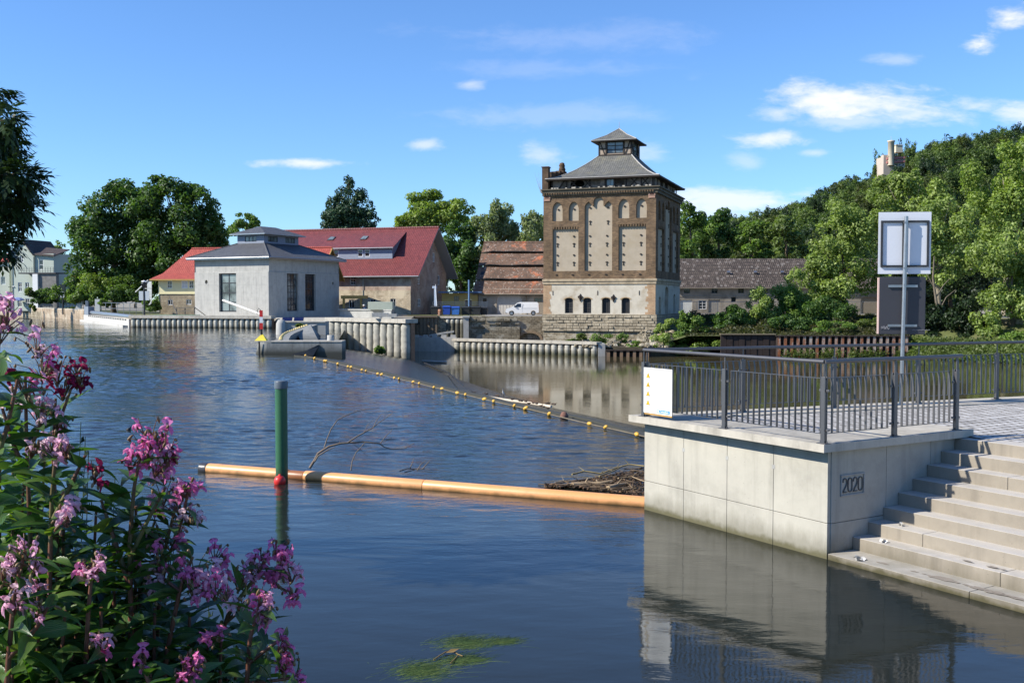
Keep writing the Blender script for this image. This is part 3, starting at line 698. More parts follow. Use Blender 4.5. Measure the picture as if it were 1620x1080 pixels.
# plaque with the year
mb = MB(); y0 = WY0 - .016
x0, x1, z0, z1 = .385, .865, .835, 1.135
for (a, b, c, d) in ((x0, x1, z1 - .022, z1), (x0, x1, z0, z0 + .022), (x0, x0 + .022, z0 + .024, z1 - .024), (x1 - .022, x1, z0 + .024, z1 - .024)):
    mb.box(a, b, y0 - .014, y0 + .002, c, d)
mb.build('plaque_frame', CONC2, plat, bevel=.004)
mb = MB()
def digit(pts, ox):
    mb.tube([(ox + a * .078, y0 - .006, z0 + .055 + b * .19) for a, b in pts], .0085, 6)
zero = [(0, .2), (.12, .06), (.5, 0), (.88, .06), (1, .2), (1, .8), (.88, .94), (.5, 1), (.12, .94), (0, .8), (0, .2)]
two = [(0, .72), (.06, .88), (.28, .98), (.6, 1), (.88, .92), (1, .76), (.96, .6), (.7, .4), (.3, .18), (0, .01), (1, .01)]
for i, dg in enumerate((two, zero, two, zero)): digit(dg, x0 + .045 + i * .104)
mb.build('year_digits', m_plain('worn_relief', (0.12, 0.11, 0.10), 0.8, 0.2, 8.0), plat)
# stairs
st = thing('stone_staircase', 'wide pale concrete stairs going down to the water beside the platform', 'staircase', PO, PA)
def blocks(y_to, y_from, seed, ln=2.4):
    rg = random.Random(seed); ys = [y_from]; y = y_from - rg.uniform(.6, ln)
    while y > y_to: ys.append(y); y -= ln
    ys.append(y_to); return list(zip(ys, ys[1:]))
mb = MB()
for a, b in blocks(-13, WY0 - .014, 5, 3.1): mb.box(WX, .80, b + .003, a - .003, -1.5, .08)
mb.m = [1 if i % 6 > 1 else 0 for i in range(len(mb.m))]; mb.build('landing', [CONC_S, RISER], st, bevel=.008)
for k in range(8):
    mb = MB(); xa = .64 + .314 * k
    for a, b in blocks(-13, WY0 - .014, 20 + k): mb.box(xa, xa + (.42 if k < 7 else .36), b + .002, a - .002, .08 + .175 * k - .19, .08 + .175 * (k + 1))
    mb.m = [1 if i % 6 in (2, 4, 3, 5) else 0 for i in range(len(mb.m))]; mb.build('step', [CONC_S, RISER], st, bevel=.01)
mb = MB(); mb.box(.66, 3.2, -13, WY0 - .02, -4, -.02); mb.slab((.66, -13, -.02), (2.54, 0, 0), (0, 13 + WY0 - .02, 0), (0, 0, .02))
mb.build('foundation', CONC2, st)
# wet patches left on the landing and the lowest step
WETM = m_plain('wet_concrete', (0.25, 0.215, 0.175), 0.75, 0.12, 5.0, 0.0, spec=.15); rg = random.Random(4); lift = [0.0]
def puddle(x, y, r, z, ax=1.0):
    lift[0] += .0007; z += lift[0]
    n = 22; ph = [rg.uniform(0, 6.28) for _ in range(3)]
    mb = MB(); mb.face([(x + math.cos(6.2832 * i / n) * r * .42 * (1 + .3 * math.sin(3 * 6.2832 * i / n + ph[0]) + .15 * math.sin(5 * 6.2832 * i / n + ph[1])),
              y + math.sin(6.2832 * i / n) * r * ax * (1 + .25 * math.sin(2 * 6.2832 * i / n + ph[2]) + .2 * math.sin(4 * 6.2832 * i / n + ph[0])), z) for i in range(n)]); mb.build('wet_patch', WETM, st)
for (u, v, r) in ((1383, 893, .10), (1425, 908, .06), (1443, 912, .04), (1485, 916, .22), (1500, 922, .1), (1512, 930, .07), (1535, 934, .15), (1545, 940, .18), (1565, 945, .15), (1575, 953, .12), (1590, 957, .13), (1520, 941, .06), (1600, 962, .10), (1555, 955, .07), (1578, 938, .10)):
    q = G(u, v, .083); d = q - PO; puddle(min(.56, max(.36, d.x * .854 + d.y * .52)), -d.x * .52 + d.y * .854, r * .8, .0835, 1.2)
for (u, v, r) in ((1526, 889, .09), (1565, 899, .11), (1583, 902, .06)):
    q = G(u, v, .258); d = q - PO; puddle(min(.82, max(.76, d.x * .854 + d.y * .52)), -d.x * .52 + d.y * .854, r * .7, .2585, 1.2)
# crumpled litter
def litter(label, q, s, seed):
    rg = random.Random(seed); mb = MB()
    for i in range(7):
        c = Vector((rg.uniform(-1, 1), rg.uniform(-1, 1), .15 + rg.random() * .5)) * s
        a = Vector((rg.uniform(-1, 1), rg.uniform(-1, 1), rg.uniform(-.5, .5))).normalized() * s * .9; b = a.cross(Vector((rg.uniform(-1, 1), rg.uniform(-1, 1), 1))).normalized() * s * .6
        mb.idx([c - a, c - b + Vector((0, 0, s * .3)), c + a, c + b], [(0, 1, 2), (0, 2, 3)])
    tag(mb.build('litter', m_plain('waste_paper', (0.62, 0.60, 0.56), 0.8, 0.2, 20.0), None, q), label, 'litter')
litter('crumpled pale paper lying on the stair landing by the water', G(1362, 886, .082), .06, 1)
litter('small crumpled scrap on the lowest step above the landing', G(1397, 858, .257), .045, 2)
litter('thin dark leaf scrap on the shaded step beside the platform wall', G(1426, 831, .432), .04, 3)
# plaza of setts
mb = MB(); xs = [.5, 1.5, 3.0, 4.5, 7, 10, 14, 20, 30]; ys = [-30, -16, -8, -3, -.5, .2, .9, 2, 3.2]
def pz_(x, y): f = min(1, max(0, (y + .5) / 1.6)); return 1.478 + .10 * f
for i in range(len(xs) - 1):
    for j in range(len(ys) - 1):
        c = [(xs[i], ys[j]), (xs[i + 1], ys[j]), (xs[i + 1], ys[j + 1]), (xs[i], ys[j + 1])]
        if xs[i] < 3.0 and ys[j] < -.4: continue
        if xs[i] < 3.0 and ys[j] < .2: continue
        lim = lambda x, y: min(y, LF(x / .987, -.5)[1])
        mb.face([(x, lim(x, y), pz_(x, lim(x, y))) for x, y in c])
o = mb.build('plaza_paving', COBBLE, None, PO, PA); tag(o, kind='structure')
mb = MB(); a = LF(3.2, .28); b = LF(40, .28); c_ = LF(40, -.55); d_ = LF(3.2, -.55)
mb.prism([a, b, c_, d_], 1.45, 1.60)
mb.prism([LF(2.9, .1), LF(40, .1), (40, -30), (3.0, -30), (3.0, 0)], -4.5, 1.44)
o = mb.build('quay', SLAB, None, PO, PA, bevel=.008); tag(o, kind='structure')
# the camera's own bank
vs = []; bx = [-60, -20, -8, -3, 0, 2, 4, 7, 12]; prof = [(-30, 1.7), (0.2, 1.75), (1.6, 1.5), (3.2, .8), (4.6, .1), (6, -1.2)]
mb = MB()
for x in bx:
    for y, z in prof: vs.append((x, y, z + .06 * math.sin(x * 1.7 + y)))
k = len(prof); mb.idx(vs, [(i * k + j, (i + 1) * k + j, (i + 1) * k + j + 1, i * k + j + 1) for i in range(len(bx) - 1) for j in range(k - 1)], 0, True)
tag(mb.build('near_bank', SOIL), kind='structure')
# ------------------------------------------------------------------ railings
def railing(name, label, runs, handrail, zpost=1.60):
    """runs: list of (point a, point b) between neighbouring posts in the platform's frame, inward side vector"""
    t_ = thing(name, label, 'railing', PO, PA)
    posts = []
    for (a, b, inn, bend) in runs:
        for p in (a, b):
            if not any((Vector(p) - Vector(q[0])).length < .05 for q in posts): posts.append((p, (Vector(b) - Vector(a)).normalized()))
    for p, d in posts:
        mb = MB(); d3 = Vector((d.x, d.y, 0)); n3 = Vector((-d.y, d.x, 0)); q = Vector((p[0], p[1], zpost))
        for s in (-1, 1): mb.slab(q + n3 * (s * .019 - .008) - d3 * .035, d3 * .07, n3 * .016, (0, 0, .90))
        mb.slab(q - n3 * .011 - d3 * .03 + Vector((0, 0, .03)), d3 * .06, n3 * .022, (0, 0, .84))
        mb.tube([q + Vector((0, 0, .85)), q + Vector((0, 0, 1.08))], .011, 8)
        mb.slab(q - n3 * .06 - d3 * .075, d3 * .15, n3 * .12, (0, 0, .012))
        for s in (-1, 1):
            mb.tube([q + d3 * s * .055 + Vector((0, 0, .01)), q + d3 * s * .055 + Vector((0, 0, .032))], .012, 6)
            for z in (.17, .70): mb.slab(q + Vector((0, 0, z)) + d3 * (.03 if s > 0 else -.085) - n3 * .008, d3 * .055, n3 * .03, (0, 0, .03))
        mb.build('post', STEEL, t_, bevel=.003)
    for (a, b, inn, bend) in runs:
        A, B = Vector((*a, zpost)), Vector((*b, zpost)); d = (B - A).normalized(); L = (B - A).length; iv = Vector((*inn, 0))
        mb = MB(); s0, s1 = .09, L - .09; n = max(3, round((s1 - s0) / .118)); off = iv * .03
        zb, zt = .13, .87
        mb.slab(A + d * s0 + off - iv * .006 + Vector((0, 0, zt)) + iv * bend, d * (s1 - s0), iv * .03, (0, 0, .008))
        mb.slab(A + d * s0 + off - iv * .006 + Vector((0, 0, zb - .008)), d * (s1 - s0), iv * .03, (0, 0, .008))
        for i in range(n + 1):
            q = A + d * (s0 + (s1 - s0 - .012) * i / n) + off
            w_ = iv * .032; tt = d * .012
            mb.slab(q + Vector((0, 0, zb)), tt, w_, (0, 0, .62))
            q2 = q + Vector((0, 0, zb + .62)); mb.slab(q2, tt, w_, Vector((0, 0, zt - zb - .62)) + iv * bend)
        mb.build('baluster_panel', STEEL, t_)
    for pts in handrail:
        mb = MB(); mb.tube([(x, y, zpost + 1.10) for x, y in pts], .028, 12)
        mb.build('handrail', STEEL, t_)
    return t_
railing('platform_railing', 'dark grey steel railing round the platform corner above the 2020 plaque',
        [((0, 3.853), (0, 1.92), (1, 0), .0), ((0, 1.92), (0, 0), (1, 0), .0), ((0, 0), (1.43, 0), (0, 1), .02), ((1.43, 0), (2.8075, 0), (0, 1), .02)],
        [[(0, 3.86), (0, 0)], [(0, 0), (2.92, 0)]])
fp = [LF(s) for s in (.06, 1.95, 3.90, 5.85, 7.80, 9.75, 11.7, 13.65)]
railing('promenade_railing', 'dark grey steel railing along the far edge of the cobbled plaza',
        [(fp[i], fp[i + 1], (-FN[0], -FN[1]), -.03) for i in range(len(fp) - 1)], [[LF(-.0), LF(13.7)]])
# warning board on the railing
sg = thing('warning_board', 'white board with four yellow warning triangles fixed to the railing', 'sign', PO, PA)
xb = -.065; y0b, y1b, zb0, zb1 = 3.06, 3.775, 1.68, 2.42
mb = MB(); mb.box(xb, xb + .006, y0b, y1b, zb0, zb1); mb.build('panel', m_plain('white_sign_sheet', (0.82, 0.82, 0.81), 0.35, 0.01, 2.0, 0), sg)
mb = MB(); mb.box(xb + .008, xb + .024, y0b + .01, y1b - .01, zb0 - .03, zb1 - .02); mb.build('backing_board', WOODY, sg)
def SB(a, b): return Vector((xb - .0025, y1b - a * (y1b - y0b), zb1 - b * (zb1 - zb0)))   # a: 0..1 from the left, b: 0..1 from the top
WARNY = m_plain('warning_yellow', (0.80, 0.50, 0.04), 0.5, 0.03, 2.0, 0); WARNK = m_plain('warning_black', (0.10, 0.06, 0.02), 0.5, 0.03, 2.0, 0); mbG = MB()
for i in range(4):
    cy = .165 + i * .2; s = .062
    tri = lambda k, off: [SB(.16, cy - .062 * k) + Vector((off, 0, 0)), SB(.16 - .066 * k, cy + .055 * k) + Vector((off, 0, 0)), SB(.16 + .066 * k, cy + .055 * k) + Vector((off, 0, 0))]
    mbK = MB(); mbY = MB(); mbK.face(tri(1.12, 0)); mbY.face(tri(.86, -.0015)); wt = mbY.build('warning_triangle', WARNY, sg)
    q = SB(.16, cy + .012) + Vector((-.003, 0, 0))
    if i == 0: mbK.tube([q + Vector((0, .012, .02)), q + Vector((0, 0, 0)), q + Vector((0, -.012, .012)), q + Vector((0, -.02, -.012))], .004, 4)
    elif i == 1: [mbK.tube([q + Vector((0, .024, z)), q + Vector((0, .008, z + .006)), q + Vector((0, -.008, z - .004)), q + Vector((0, -.024, z + .002))], .003, 4) for z in (-.012, .002)]
    elif i == 2: mbK.tube([q + Vector((0, .004, .024)), q + Vector((0, .01, .002)), q + Vector((0, -.006, .002)), q + Vector((0, 0, -.02))], .0035, 4)
    else: mbK.tube([q + Vector((0, .0, .022)), q + Vector((0, 0, -.004))], .004, 4); mbK.tube([q + Vector((0, .0, -.012)), q + Vector((0, 0, -.018))], .004, 4)
    mbK.build('border', WARNK, wt)
    mbG.face([SB(.11, cy - .095), SB(.11, cy - .083), SB(.205, cy - .083), SB(.205, cy - .095)])
rg = random.Random(9)
for b in (.12, .155, .2, .27, .305, .345, .37, .42, .44, .52, .56, .60, .68, .70, .745, .77, .80, .825, .845):
    a0 = .33; a1 = rg.uniform(.6, .9)
    while a0 < a1:
        l_ = rg.uniform(.02, .075); mbG.face([SB(a0, b), SB(a0, b + .009), SB(a0 + l_, b + .009), SB(a0 + l_, b)]); a0 += l_ + .012
for b in (.89, .915):
    a0 = .06
    while a0 < .3: l_ = rg.uniform(.02, .05); mbG.face([SB(a0, b), SB(a0, b + .008), SB(a0 + l_, b + .008), SB(a0 + l_, b)]); a0 += l_ + .01
mbG.build('printed_text', m_plain('printed_grey', (0.36, 0.36, 0.37), 0.6, 0.03, 2.0, 0), sg)
mb = MB(); mb.face([SB(.47, .905), SB(.47, .972), SB(.93, .972), SB(.93, .905)]); mb.build('blue_logo_bar', m_plain('logo_blue', (0.03, 0.25, 0.55), 0.4, 0.03, 2.0, 0), sg)
mb = MB(); o3 = Vector((-.0015, 0, 0))
mb.face([SB(.49, .915) + o3, SB(.50, .955) + o3, SB(.56, .962) + o3, SB(.58, .95) + o3, SB(.545, .918) + o3])
a0 = .615
for l_, h in ((.012, .04), (.03, .022), (.022, .03), (.03, .022), (.03, .022), (.02, .03), (.03, .022), (.012, .04), (.03, .022)):
    mb.face([SB(a0, .955 - h) + o3, SB(a0, .955) + o3, SB(a0 + l_, .955) + o3, SB(a0 + l_, .955 - h) + o3]); a0 += l_ + .007
mb.build('logo_lettering', WHITE, sg)
# post with the two navigation signs, seen from behind
q = G(1425, 640, 1.6); Yp = q.y; sp = thing('sign_post', 'tall steel post carrying two large signs seen from behind', 'sign', (q.x, q.y, 1.6), R(-6))
def zq(v, Y=Yp): return EYE + (ray(1430, v).z / ray(1430, v).y) * Y - 1.6
k = Yp / F
mb = MB(); mb.tube([(0, 0, -.1), (.05, 0, zq(342))], .036, 12); mb.slab((-.1, -.1, 0), (.2, 0, 0), (0, .2, 0), (0, 0, .015)); mb.build('pole', STEEL_L, sp)
W2 = 39 * k; z0, z1 = zq(433), zq(335)
mb = MB(); mb.box(-W2 + .03, W2 + .06, .075, .085, z0, z1); mb.build('upper_sign', m_plain('sign_back_white', (0.66, 0.67, 0.70), 0.45, 0.03, 1.0, 0), sp)
mb = MB(); zz0, zz1 = z0 + .16, z1 - .19
for (a, b, c, d) in ((-W2 + .07, W2 + .02, zz1, zz1 + .035), (-W2 + .07, W2 + .02, zz0 - .035, zz0), (-W2 + .07, -W2 + .105, zz0, zz1), (W2 - .015, W2 + .02, zz0, zz1), (.0, .03, zz0, zz1)):
    mb.box(a, b, .045, .073, c, d)
mb.build('upper_bracket', DARK, sp)
z0, z1 = zq(529), zq(438)
mb = MB(); mb.box(-W2 + .06, W2 - .02, .07, .10, z0, z1); mb.build('lower_sign', m_plain('sign_back_dark', (0.045, 0.045, 0.052), 0.5, 0.1, 2.0, 0.02), sp, bevel=.01)
mb = MB(); mb.box(-W2 + .03, -W2 + .057, .065, .105, z0 + .01, z1 - .01); mb.build('sign_edge', m_plain('sign_face_edge', (0.72, 0.50, 0.42), 0.5, 0.05, 2.0, 0), sp)
mb = MB()
for z in (z0 + .14, z1 - .19): mb.box(-.24, .28, .04, .068, z, z + .045)
mb.build('lower_bracket', STEEL_L, sp)
mb = MB(); rg = random.Random(2)                # scribbles sprayed on the back of the lower sign
for i in range(3):
    x = -W2 + .13 + i * .05; mb.tube([(x + .03 * math.cos(a * .9), .066, z0 + .12 + .035 * math.sin(a * 1.7 + i)) for a in range(10)], .004, 4)
mb.tube([(.2 + .028 * i, .066, z0 + .075 + .012 * (i % 2)) for i in range(12)], .004, 4)
mb.build('graffiti', m_plain('spray_grey', (0.25, 0.25, 0.27), 0.7, 0.1, 3.0, 0), sp)
mb = MB()
for z in (zq(352), zq(424), zq(450), zq(515)): mb.tube([(.03, -.045, z), (.03, .06, z)], .022, 8)
mb.build('clamp', STEEL_L, sp)
# ------------------------------------------------------------------ boom pipe, pole, buoys, drift
A = G(322, 744, 0.0); B = G(1024, 800, 0.0); ax = (B - A); Lp = ax.length; ang = math.atan2(ax.y, ax.x)
bm = thing('floating_boom', 'long ochre plastic pipe floating from the platform to the green pole', 'pipe', (A.x, A.y, .04), ang)
segs = [(.35, 2.02), (2.06, 4.02), (4.03, 4.10), (4.11, Lp - .05)]
def seg(a, b, r=.122, name='pipe_section', m=PIPEY):
    mb = MB(); mb.tube([(a, 0, 0), (a + .02, 0, 0), ((a + b) / 2, 0, 0), (b - .02, 0, 0), (b, 0, 0)], [r * .97, r, r, r, r * .97], 28); return mb.build(name, m, bm)
cuts = [(.16, G(470, 752, 0).x), None]
def at_u(u):                                     # distance along the pipe for photo column u
    d = ray(u, 760); s = (A.y * d.x / d.y - A.x) / (ax.x / Lp - ax.y / Lp * d.x / d.y); return s
s1, s2 = at_u(484), at_u(672)
seg(.14, s1 - .42); seg(s1 - .40, s1 - .02, .108, 'pipe_collar', m_plain('brown_wet_pipe', (0.28, 0.11, 0.04), 0.4, 0.2, 5.0)); seg(s1, s2 - .006); seg(s2 + .006, Lp - .02)
seg(-.05, .13, .127, 'end_cap', m_plain('black_end_cap', (0.045, 0.045, 0.05), 0.35, 0.3, 5.0))
q = G(446, 762, 0)
gp = thing('mooring_pole', 'green steel pole with grey cap standing upright in the water', 'pole', (q.x, q.y, 0))
r_ = 9.6 * q.y / F; ht = EYE + ray(446, 604).z / ray(446, 604).y * q.y
mb = MB(); mb.lathe([(r_, -1.5), (r_, .3), (r_, ht - .12)], 28); mb.build('shaft', GREENPOLE, gp)
mb = MB(); mb.lathe([(r_ * 1.1, ht - .125), (r_ * 1.1, ht + .01), (r_ * 1.05, ht + .022), (0, ht + .025)], 28); mb.build('cap', m_plain('grey_cap', (0.10, 0.12, 0.14), 0.35, 0.1, 4.0), gp)
by = tag(None or (lambda: (lambda mb: (mb.lathe([(0, -.12), (.06, -.105), (.1, -.06), (.115, 0), (.1, .062), (.065, .1), (.025, .118), (.02, .14), (0, .142)], 20), mb.build('buoy', REDP, None, (q.x + .01, q.y - r_ - .11, .05)))[1])(MB()))(), 'small red ball buoy floating at the foot of the green pole', 'buoy')
# bare branch caught at the boom
def twig(mb, pts, r0, r1, Y0, dY=0.0, n=6):
    k = len(pts); P3 = [P(u, v, Y0 + dY * i / max(1, k - 1)) for i, (u, v) in enumerate(pts)]
    mb.tube(P3, [r0 + (r1 - r0) * i / (k - 1) for i in range(k)], n)
mb = MB(); Yb = 21.4
twig(mb, [(490, 740), (498, 727), (503, 717), (520, 706), (540, 701), (555, 700), (575, 699), (600, 701), (608, 707), (620, 710), (640, 709), (655, 701)], .028, .006, Yb, .8)
twig(mb, [(498, 730), (503, 721), (518, 712), (530, 707)], .018, .008, Yb, .2)
twig(mb, [(513, 708), (517, 695), (524, 678), (534, 664), (547, 657), (565, 650), (585, 647), (600, 645)], .016, .004, Yb + .2, .9)
twig(mb, [(550, 700), (565, 690), (578, 683), (590, 676), (600, 668), (612, 660), (622, 652)], .016, .004, Yb + .3, .7)
twig(mb, [(590, 677), (596, 664), (603, 655), (617, 651)], .009, .003, Yb + .6, .3)
twig(mb, [(576, 684), (582, 671), (590, 666)], .007, .003, Yb + .5, .2)
twig(mb, [(555, 744), (557, 730), (563, 716), (573, 705), (578, 699)], .013, .007, Yb - .3, .3)
twig(mb, [(602, 701), (610, 690), (618, 682), (622, 677)], .010, .003, Yb + .4, .2)
twig(mb, [(606, 699), (616, 694), (624, 690)], .007, .003, Yb + .4, .2)
twig(mb, [(560, 703), (572, 712), (582, 722)], .006, .003, Yb, .1)
twig(mb, [(643, 709), (645, 702)], .004, .003, Yb + .6, .05)
twig(mb, [(536, 701), (538, 696)], .006, .003, Yb + .3, .05)
tag(mb.build('branch', DEADW, uv=False), 'bare forked branch sticking out of the water behind the ochre pipe', 'branch')
mb = MB()
for pts in ([(648, 742), (652, 733), (655, 724)], [(660, 744), (666, 734), (674, 728)], [(668, 742), (676, 733), (681, 727)], [(632, 745), (645, 741), (662, 742), (690, 743), (712, 746)], [(640, 747), (652, 744), (660, 741)]):
    twig(mb, pts, .012, .004, 20.7, .1)
tag(mb.build('twigs', DEADW, uv=False), 'small tuft of dead twigs poking out behind the middle of the ochre pipe', 'twigs')
# drift caught between the boom and the platform
g = np.random.default_rng(12); N_ = 2600
uu = g.uniform(0, 1, N_); vv = g.uniform(0, 1, N_); keep = []
for a, b in zip(uu, vv):
    u = 862 + 158 * a; lo = 770 - 34 * max(0, a - .15) ** .8; hi = 764 + 20 * a
    q = G(u, lo + (hi - lo) * b, .02 + g.random() * .04); keep.append(q)
kp = np.array([tuple(q) for q in keep]); nr = sphere_dirs(g, N_) * .8 + np.array([0, 0, 1.0]); nr /= np.linalg.norm(nr, axis=1)[:, None]
v, qd = leaf_quads(g, kp, nr, .07, .45)
tag(link_mesh('drift_litter', np_mesh('drift_litter', v, qd, m_leaf('drift_leaf', (0.03, 0.02, 0.012), (0.085, 0.052, 0.026), (0.26, 0.15, 0.08), 0.05))), 'brown mat of dead leaves and reeds drifted against the platform', 'flotsam', kind='stuff')
mb = MB(); rg = random.Random(17)
for i in range(110):
    a = rg.random() ** .6; u = 866 + 152 * a; q = G(u, rg.uniform(768 - 32 * max(0, a - .1), 764 + 18 * a), rg.uniform(.03, .09)); th = rg.gauss(0, .7); L = rg.uniform(.12, .7); d = Vector((math.cos(th), math.sin(th), rg.uniform(-.05, .1))); e = Vector((-d.y, d.x, 0)) * rg.uniform(-.15, .15) * L
    mb.tube([q - d * L / 2, q + e, q + d * L / 2], [rg.uniform(.005, .014), rg.uniform(.004, .012), .003], 5)
tag(mb.build('drift_twigs', m_plain('wet_twigs', (0.13, 0.09, 0.055), 0.8, 0.5, 2.0), uv=False), 'tangle of thin twigs caught in the drift against the platform', 'twigs', kind='stuff')
def log(label, pts, r, m, z=.05, name='driftwood'):
    mb = MB(); rr = random.Random(len(pts) * 7 + int(pts[0][0])); Q = [G(u, v, z + rr.uniform(-.02, .03)) for u, v in pts]
    mb.tube(Q, [r * .68 * rr.uniform(.75, 1.2) * (1 - .4 * i / len(Q)) for i in range(len(Q))], 8); [mb.tube([Q[j], Q[j] + Vector((rr.uniform(-.2, .2), rr.uniform(-.1, .3), rr.uniform(.03, .12)))], [r * .3, r * .1], 5) for j in range(1, len(Q) - 1)]
    tag(mb.build(name, m, uv=False), label, 'driftwood')
log('thick brown log lying low in the drift just behind the pipe', [(905, 768), (925, 766), (948, 765), (968, 761)], .085, DEADW_L)
log('short reddish log stump in the drift nearest the platform wall', [(962, 772), (975, 768), (990, 765)], .075, DEADW_L)
log('long pale branch across the top of the drift heap', [(905, 750), (925, 745), (950, 749), (975, 740), (995, 734), (1019, 737)], .030, m_plain('green_branch', (0.26, 0.20, 0.09), 0.8, 0.2, 8.0), .12)
log('thin pale stick meeting the platform wall above the drift', [(948, 753), (970, 745), (985, 737)], .024, m_plain('stick', (0.25, 0.19, 0.09), 0.8, 0.2, 8.0), .12)
log('curved pale stick at the right end of the drift', [(978, 756), (1000, 754), (1019, 761)], .020, DEADW_L, .1)
log('thin broken cane floating in the middle of the drift heap', [(878, 763), (892, 760), (903, 761)], .016, DEADW_L, .08)
log('dark wet bough half sunk at the drift edge', [(870, 766), (890, 763), (915, 759), (935, 757)], .03, DEADW, .05)
log('short pale plank-like stick touching pipe and platform', [(985, 774), (1002, 772), (1019, 771)], .022, DEADW_L, .07)
# water weed tufts
def weed(label, u, v, ru, rv, n, seed):
    g = np.random.default_rng(seed); c = G(u, v, 0); k = c.y / F; V_, Q_ = [], []
    for i in range(n):
        a = g.uniform(0, 6.28); rr = min(1.7, abs(g.normal(0, .62))); x = c.x + math.cos(a) * rr * ru * k; y = c.y + math.sin(a) * rr * rv * k * 2.7
        d = g.normal(0.25, .35); L = g.uniform(.1, .34); w_ = g.uniform(.0009, .0022); z0 = g.uniform(-.022, .001)
        for s in range(5):
            f = s / 4; px_ = x + math.cos(d + f * .5) * L * f; py_ = y + math.sin(d + f * .5) * L * f * .8; z = z0 + .014 * math.sin(f * 3.14)
            V_ += [(px_, py_ - w_, z), (px_, py_ + w_, z + .001)]
            if s: b = len(V_); Q_.append((b - 4, b - 2, b - 1, b - 3))
    tag(link_mesh('water_weed', np_mesh('water_weed', V_, Q_, WEED), None), label, 'water weed')
WEED = m_leaf('weed_blade', (0.03, 0.06, 0.015), (0.07, 0.12, 0.026), (0.15, 0.18, 0.045), 0.1, 0.6)
weed('trailing green water weed at the surface, long pale tuft with a dead leaf', 722, 1018, 44, 12, 1500, 1)
weed('small green water weed tuft reaching right from the dead leaf', 782, 1016, 24, 6, 520, 2)
weed('green water weed tuft below the dead leaf', 720, 1046, 36, 9, 950, 3)
weed('dark green water weed tuft at the bottom edge of the water', 652, 1062, 46, 16, 1500, 4)
mb = MB()
for pts in ([(686, 1043), (696, 1036), (706, 1030), (716, 1029)], [(716, 1029), (724, 1034), (732, 1037)], [(724, 1036), (718, 1043), (713, 1048)]):
    Q = [G(u, v, .02) for u, v in pts]; mb.tube(Q, .006, 5)
q = G(705, 1032, .025); mb.idx([q, q + Vector((.05, .06, .02)), q + Vector((.13, .08, .015)), q + Vector((.08, -.01, .01))], [(0, 1, 2, 3)])
tag(mb.build('dead_leaf', m_plain('dead_leaf_brown', (0.20, 0.13, 0.04), 0.7, 0.3, 9.0), uv=False), 'withered leaf and stalk lying on the water weed', 'leaf')
q = G(204, 681, 0)
mb = MB(); mb.idx([q + Vector((-.10, 0, -.05)), q + Vector((-.07, 0, .055)), q + Vector((.01, .01, .085)), q + Vector((.065, 0, .12)), q + Vector((.05, 0, .03)), q + Vector((.07, 0, -.05)), q + Vector((-.02, .05, .05)), q + Vector((-.02, -.05, .05))],
    [(0, 1, 6), (1, 2, 6), (2, 3, 6), (3, 4, 6), (4, 5, 6), (5, 0, 6), (1, 0, 7), (2, 1, 7), (3, 2, 7), (4, 3, 7), (5, 4, 7), (0, 5, 7)], 0, True)
tag(mb.build('driftwood', BLACK, uv=False), 'small black stump of driftwood sticking up alone in the river', 'driftwood')
# ------------------------------------------------------------------ weir floats, birds, pier, pile walls
def float_mesh():
    mb = MB(); mb.lathe([(0, -.17), (.035, -.165), (.075, -.12), (.10, -.04), (.10, .05), (.075, .12), (.035, .165), (0, .17)], 12)
    vs = [(z, y, x) for x, y, z in mb.v]; mb.v = vs; o = mb.build('weir_float', YELLOW, uv=False); me = o.data; bpy.data.objects.remove(o); return me
fm = float_mesh()
FL = [(555, 368), (620, 388), (690, 405), (702, 407), (785, 427), (858, 446), (880, 450), (957, 470), (987, 477), (1070, 498), (1098, 503), (1188, 528), (1222, 535), (1322, 556), (1365, 567), (1470, 595), (1528, 605)]
FL = [(360 + a / 4.5, 480 + b / 4.5) for a, b in FL] + [(620 + a / 4.045, 460 + b / 4.045) for a, b in [(420, 652), (472, 662), (593, 692), (652, 705), (785, 735), (857, 750), (1008, 787), (1265, 850), (1368, 872), (1568, 918)]]
rg = random.Random(3); line = []
for i, (u, v) in enumerate(FL):
    q = G(u, v + 1.0, .05); s = .52 + .12 * rg.random()
    if q.y > 45: s *= 1 + (q.y - 45) * .02
    o = link_mesh('weir_float', fm, None, (q.x, q.y, .07), R(-66) + rg.uniform(-.5, .5)); o.scale = (s, s, s); o.rotation_euler.y = rg.uniform(-.5, .1)
    tag(o, 'yellow plastic float on the rope along the weir crest', 'float', 'yellow floats along the weir'); line.append(Vector((q.x, q.y, .06)))
line.sort(key=lambda p: p.y)
mb = MB(); mb.tube([G(1075, 704, .02)] + line + [G(466, 562, .1)], .018, 6)
tag(mb.build('float_rope', m_plain('old_rope', (0.16, 0.13, 0.09), 0.9, 0.3, 6.0), uv=False), 'pale rope strung along the weir crest between the yellow floats', 'rope')
q = G(892, 659, .05); mb = MB(); mb.lathe([(0, -.1), (.11, -.06), (.13, .05), (.08, .16), (0, .19)], 10, jit=.12, seed=3)
tag(mb.build('stone', m_plain('brown_stone', (0.20, 0.10, 0.07), 0.9, 0.3, 6.0), None, (q.x, q.y, .02)), 'rust brown lump on the float rope among the yellow floats', 'stone')
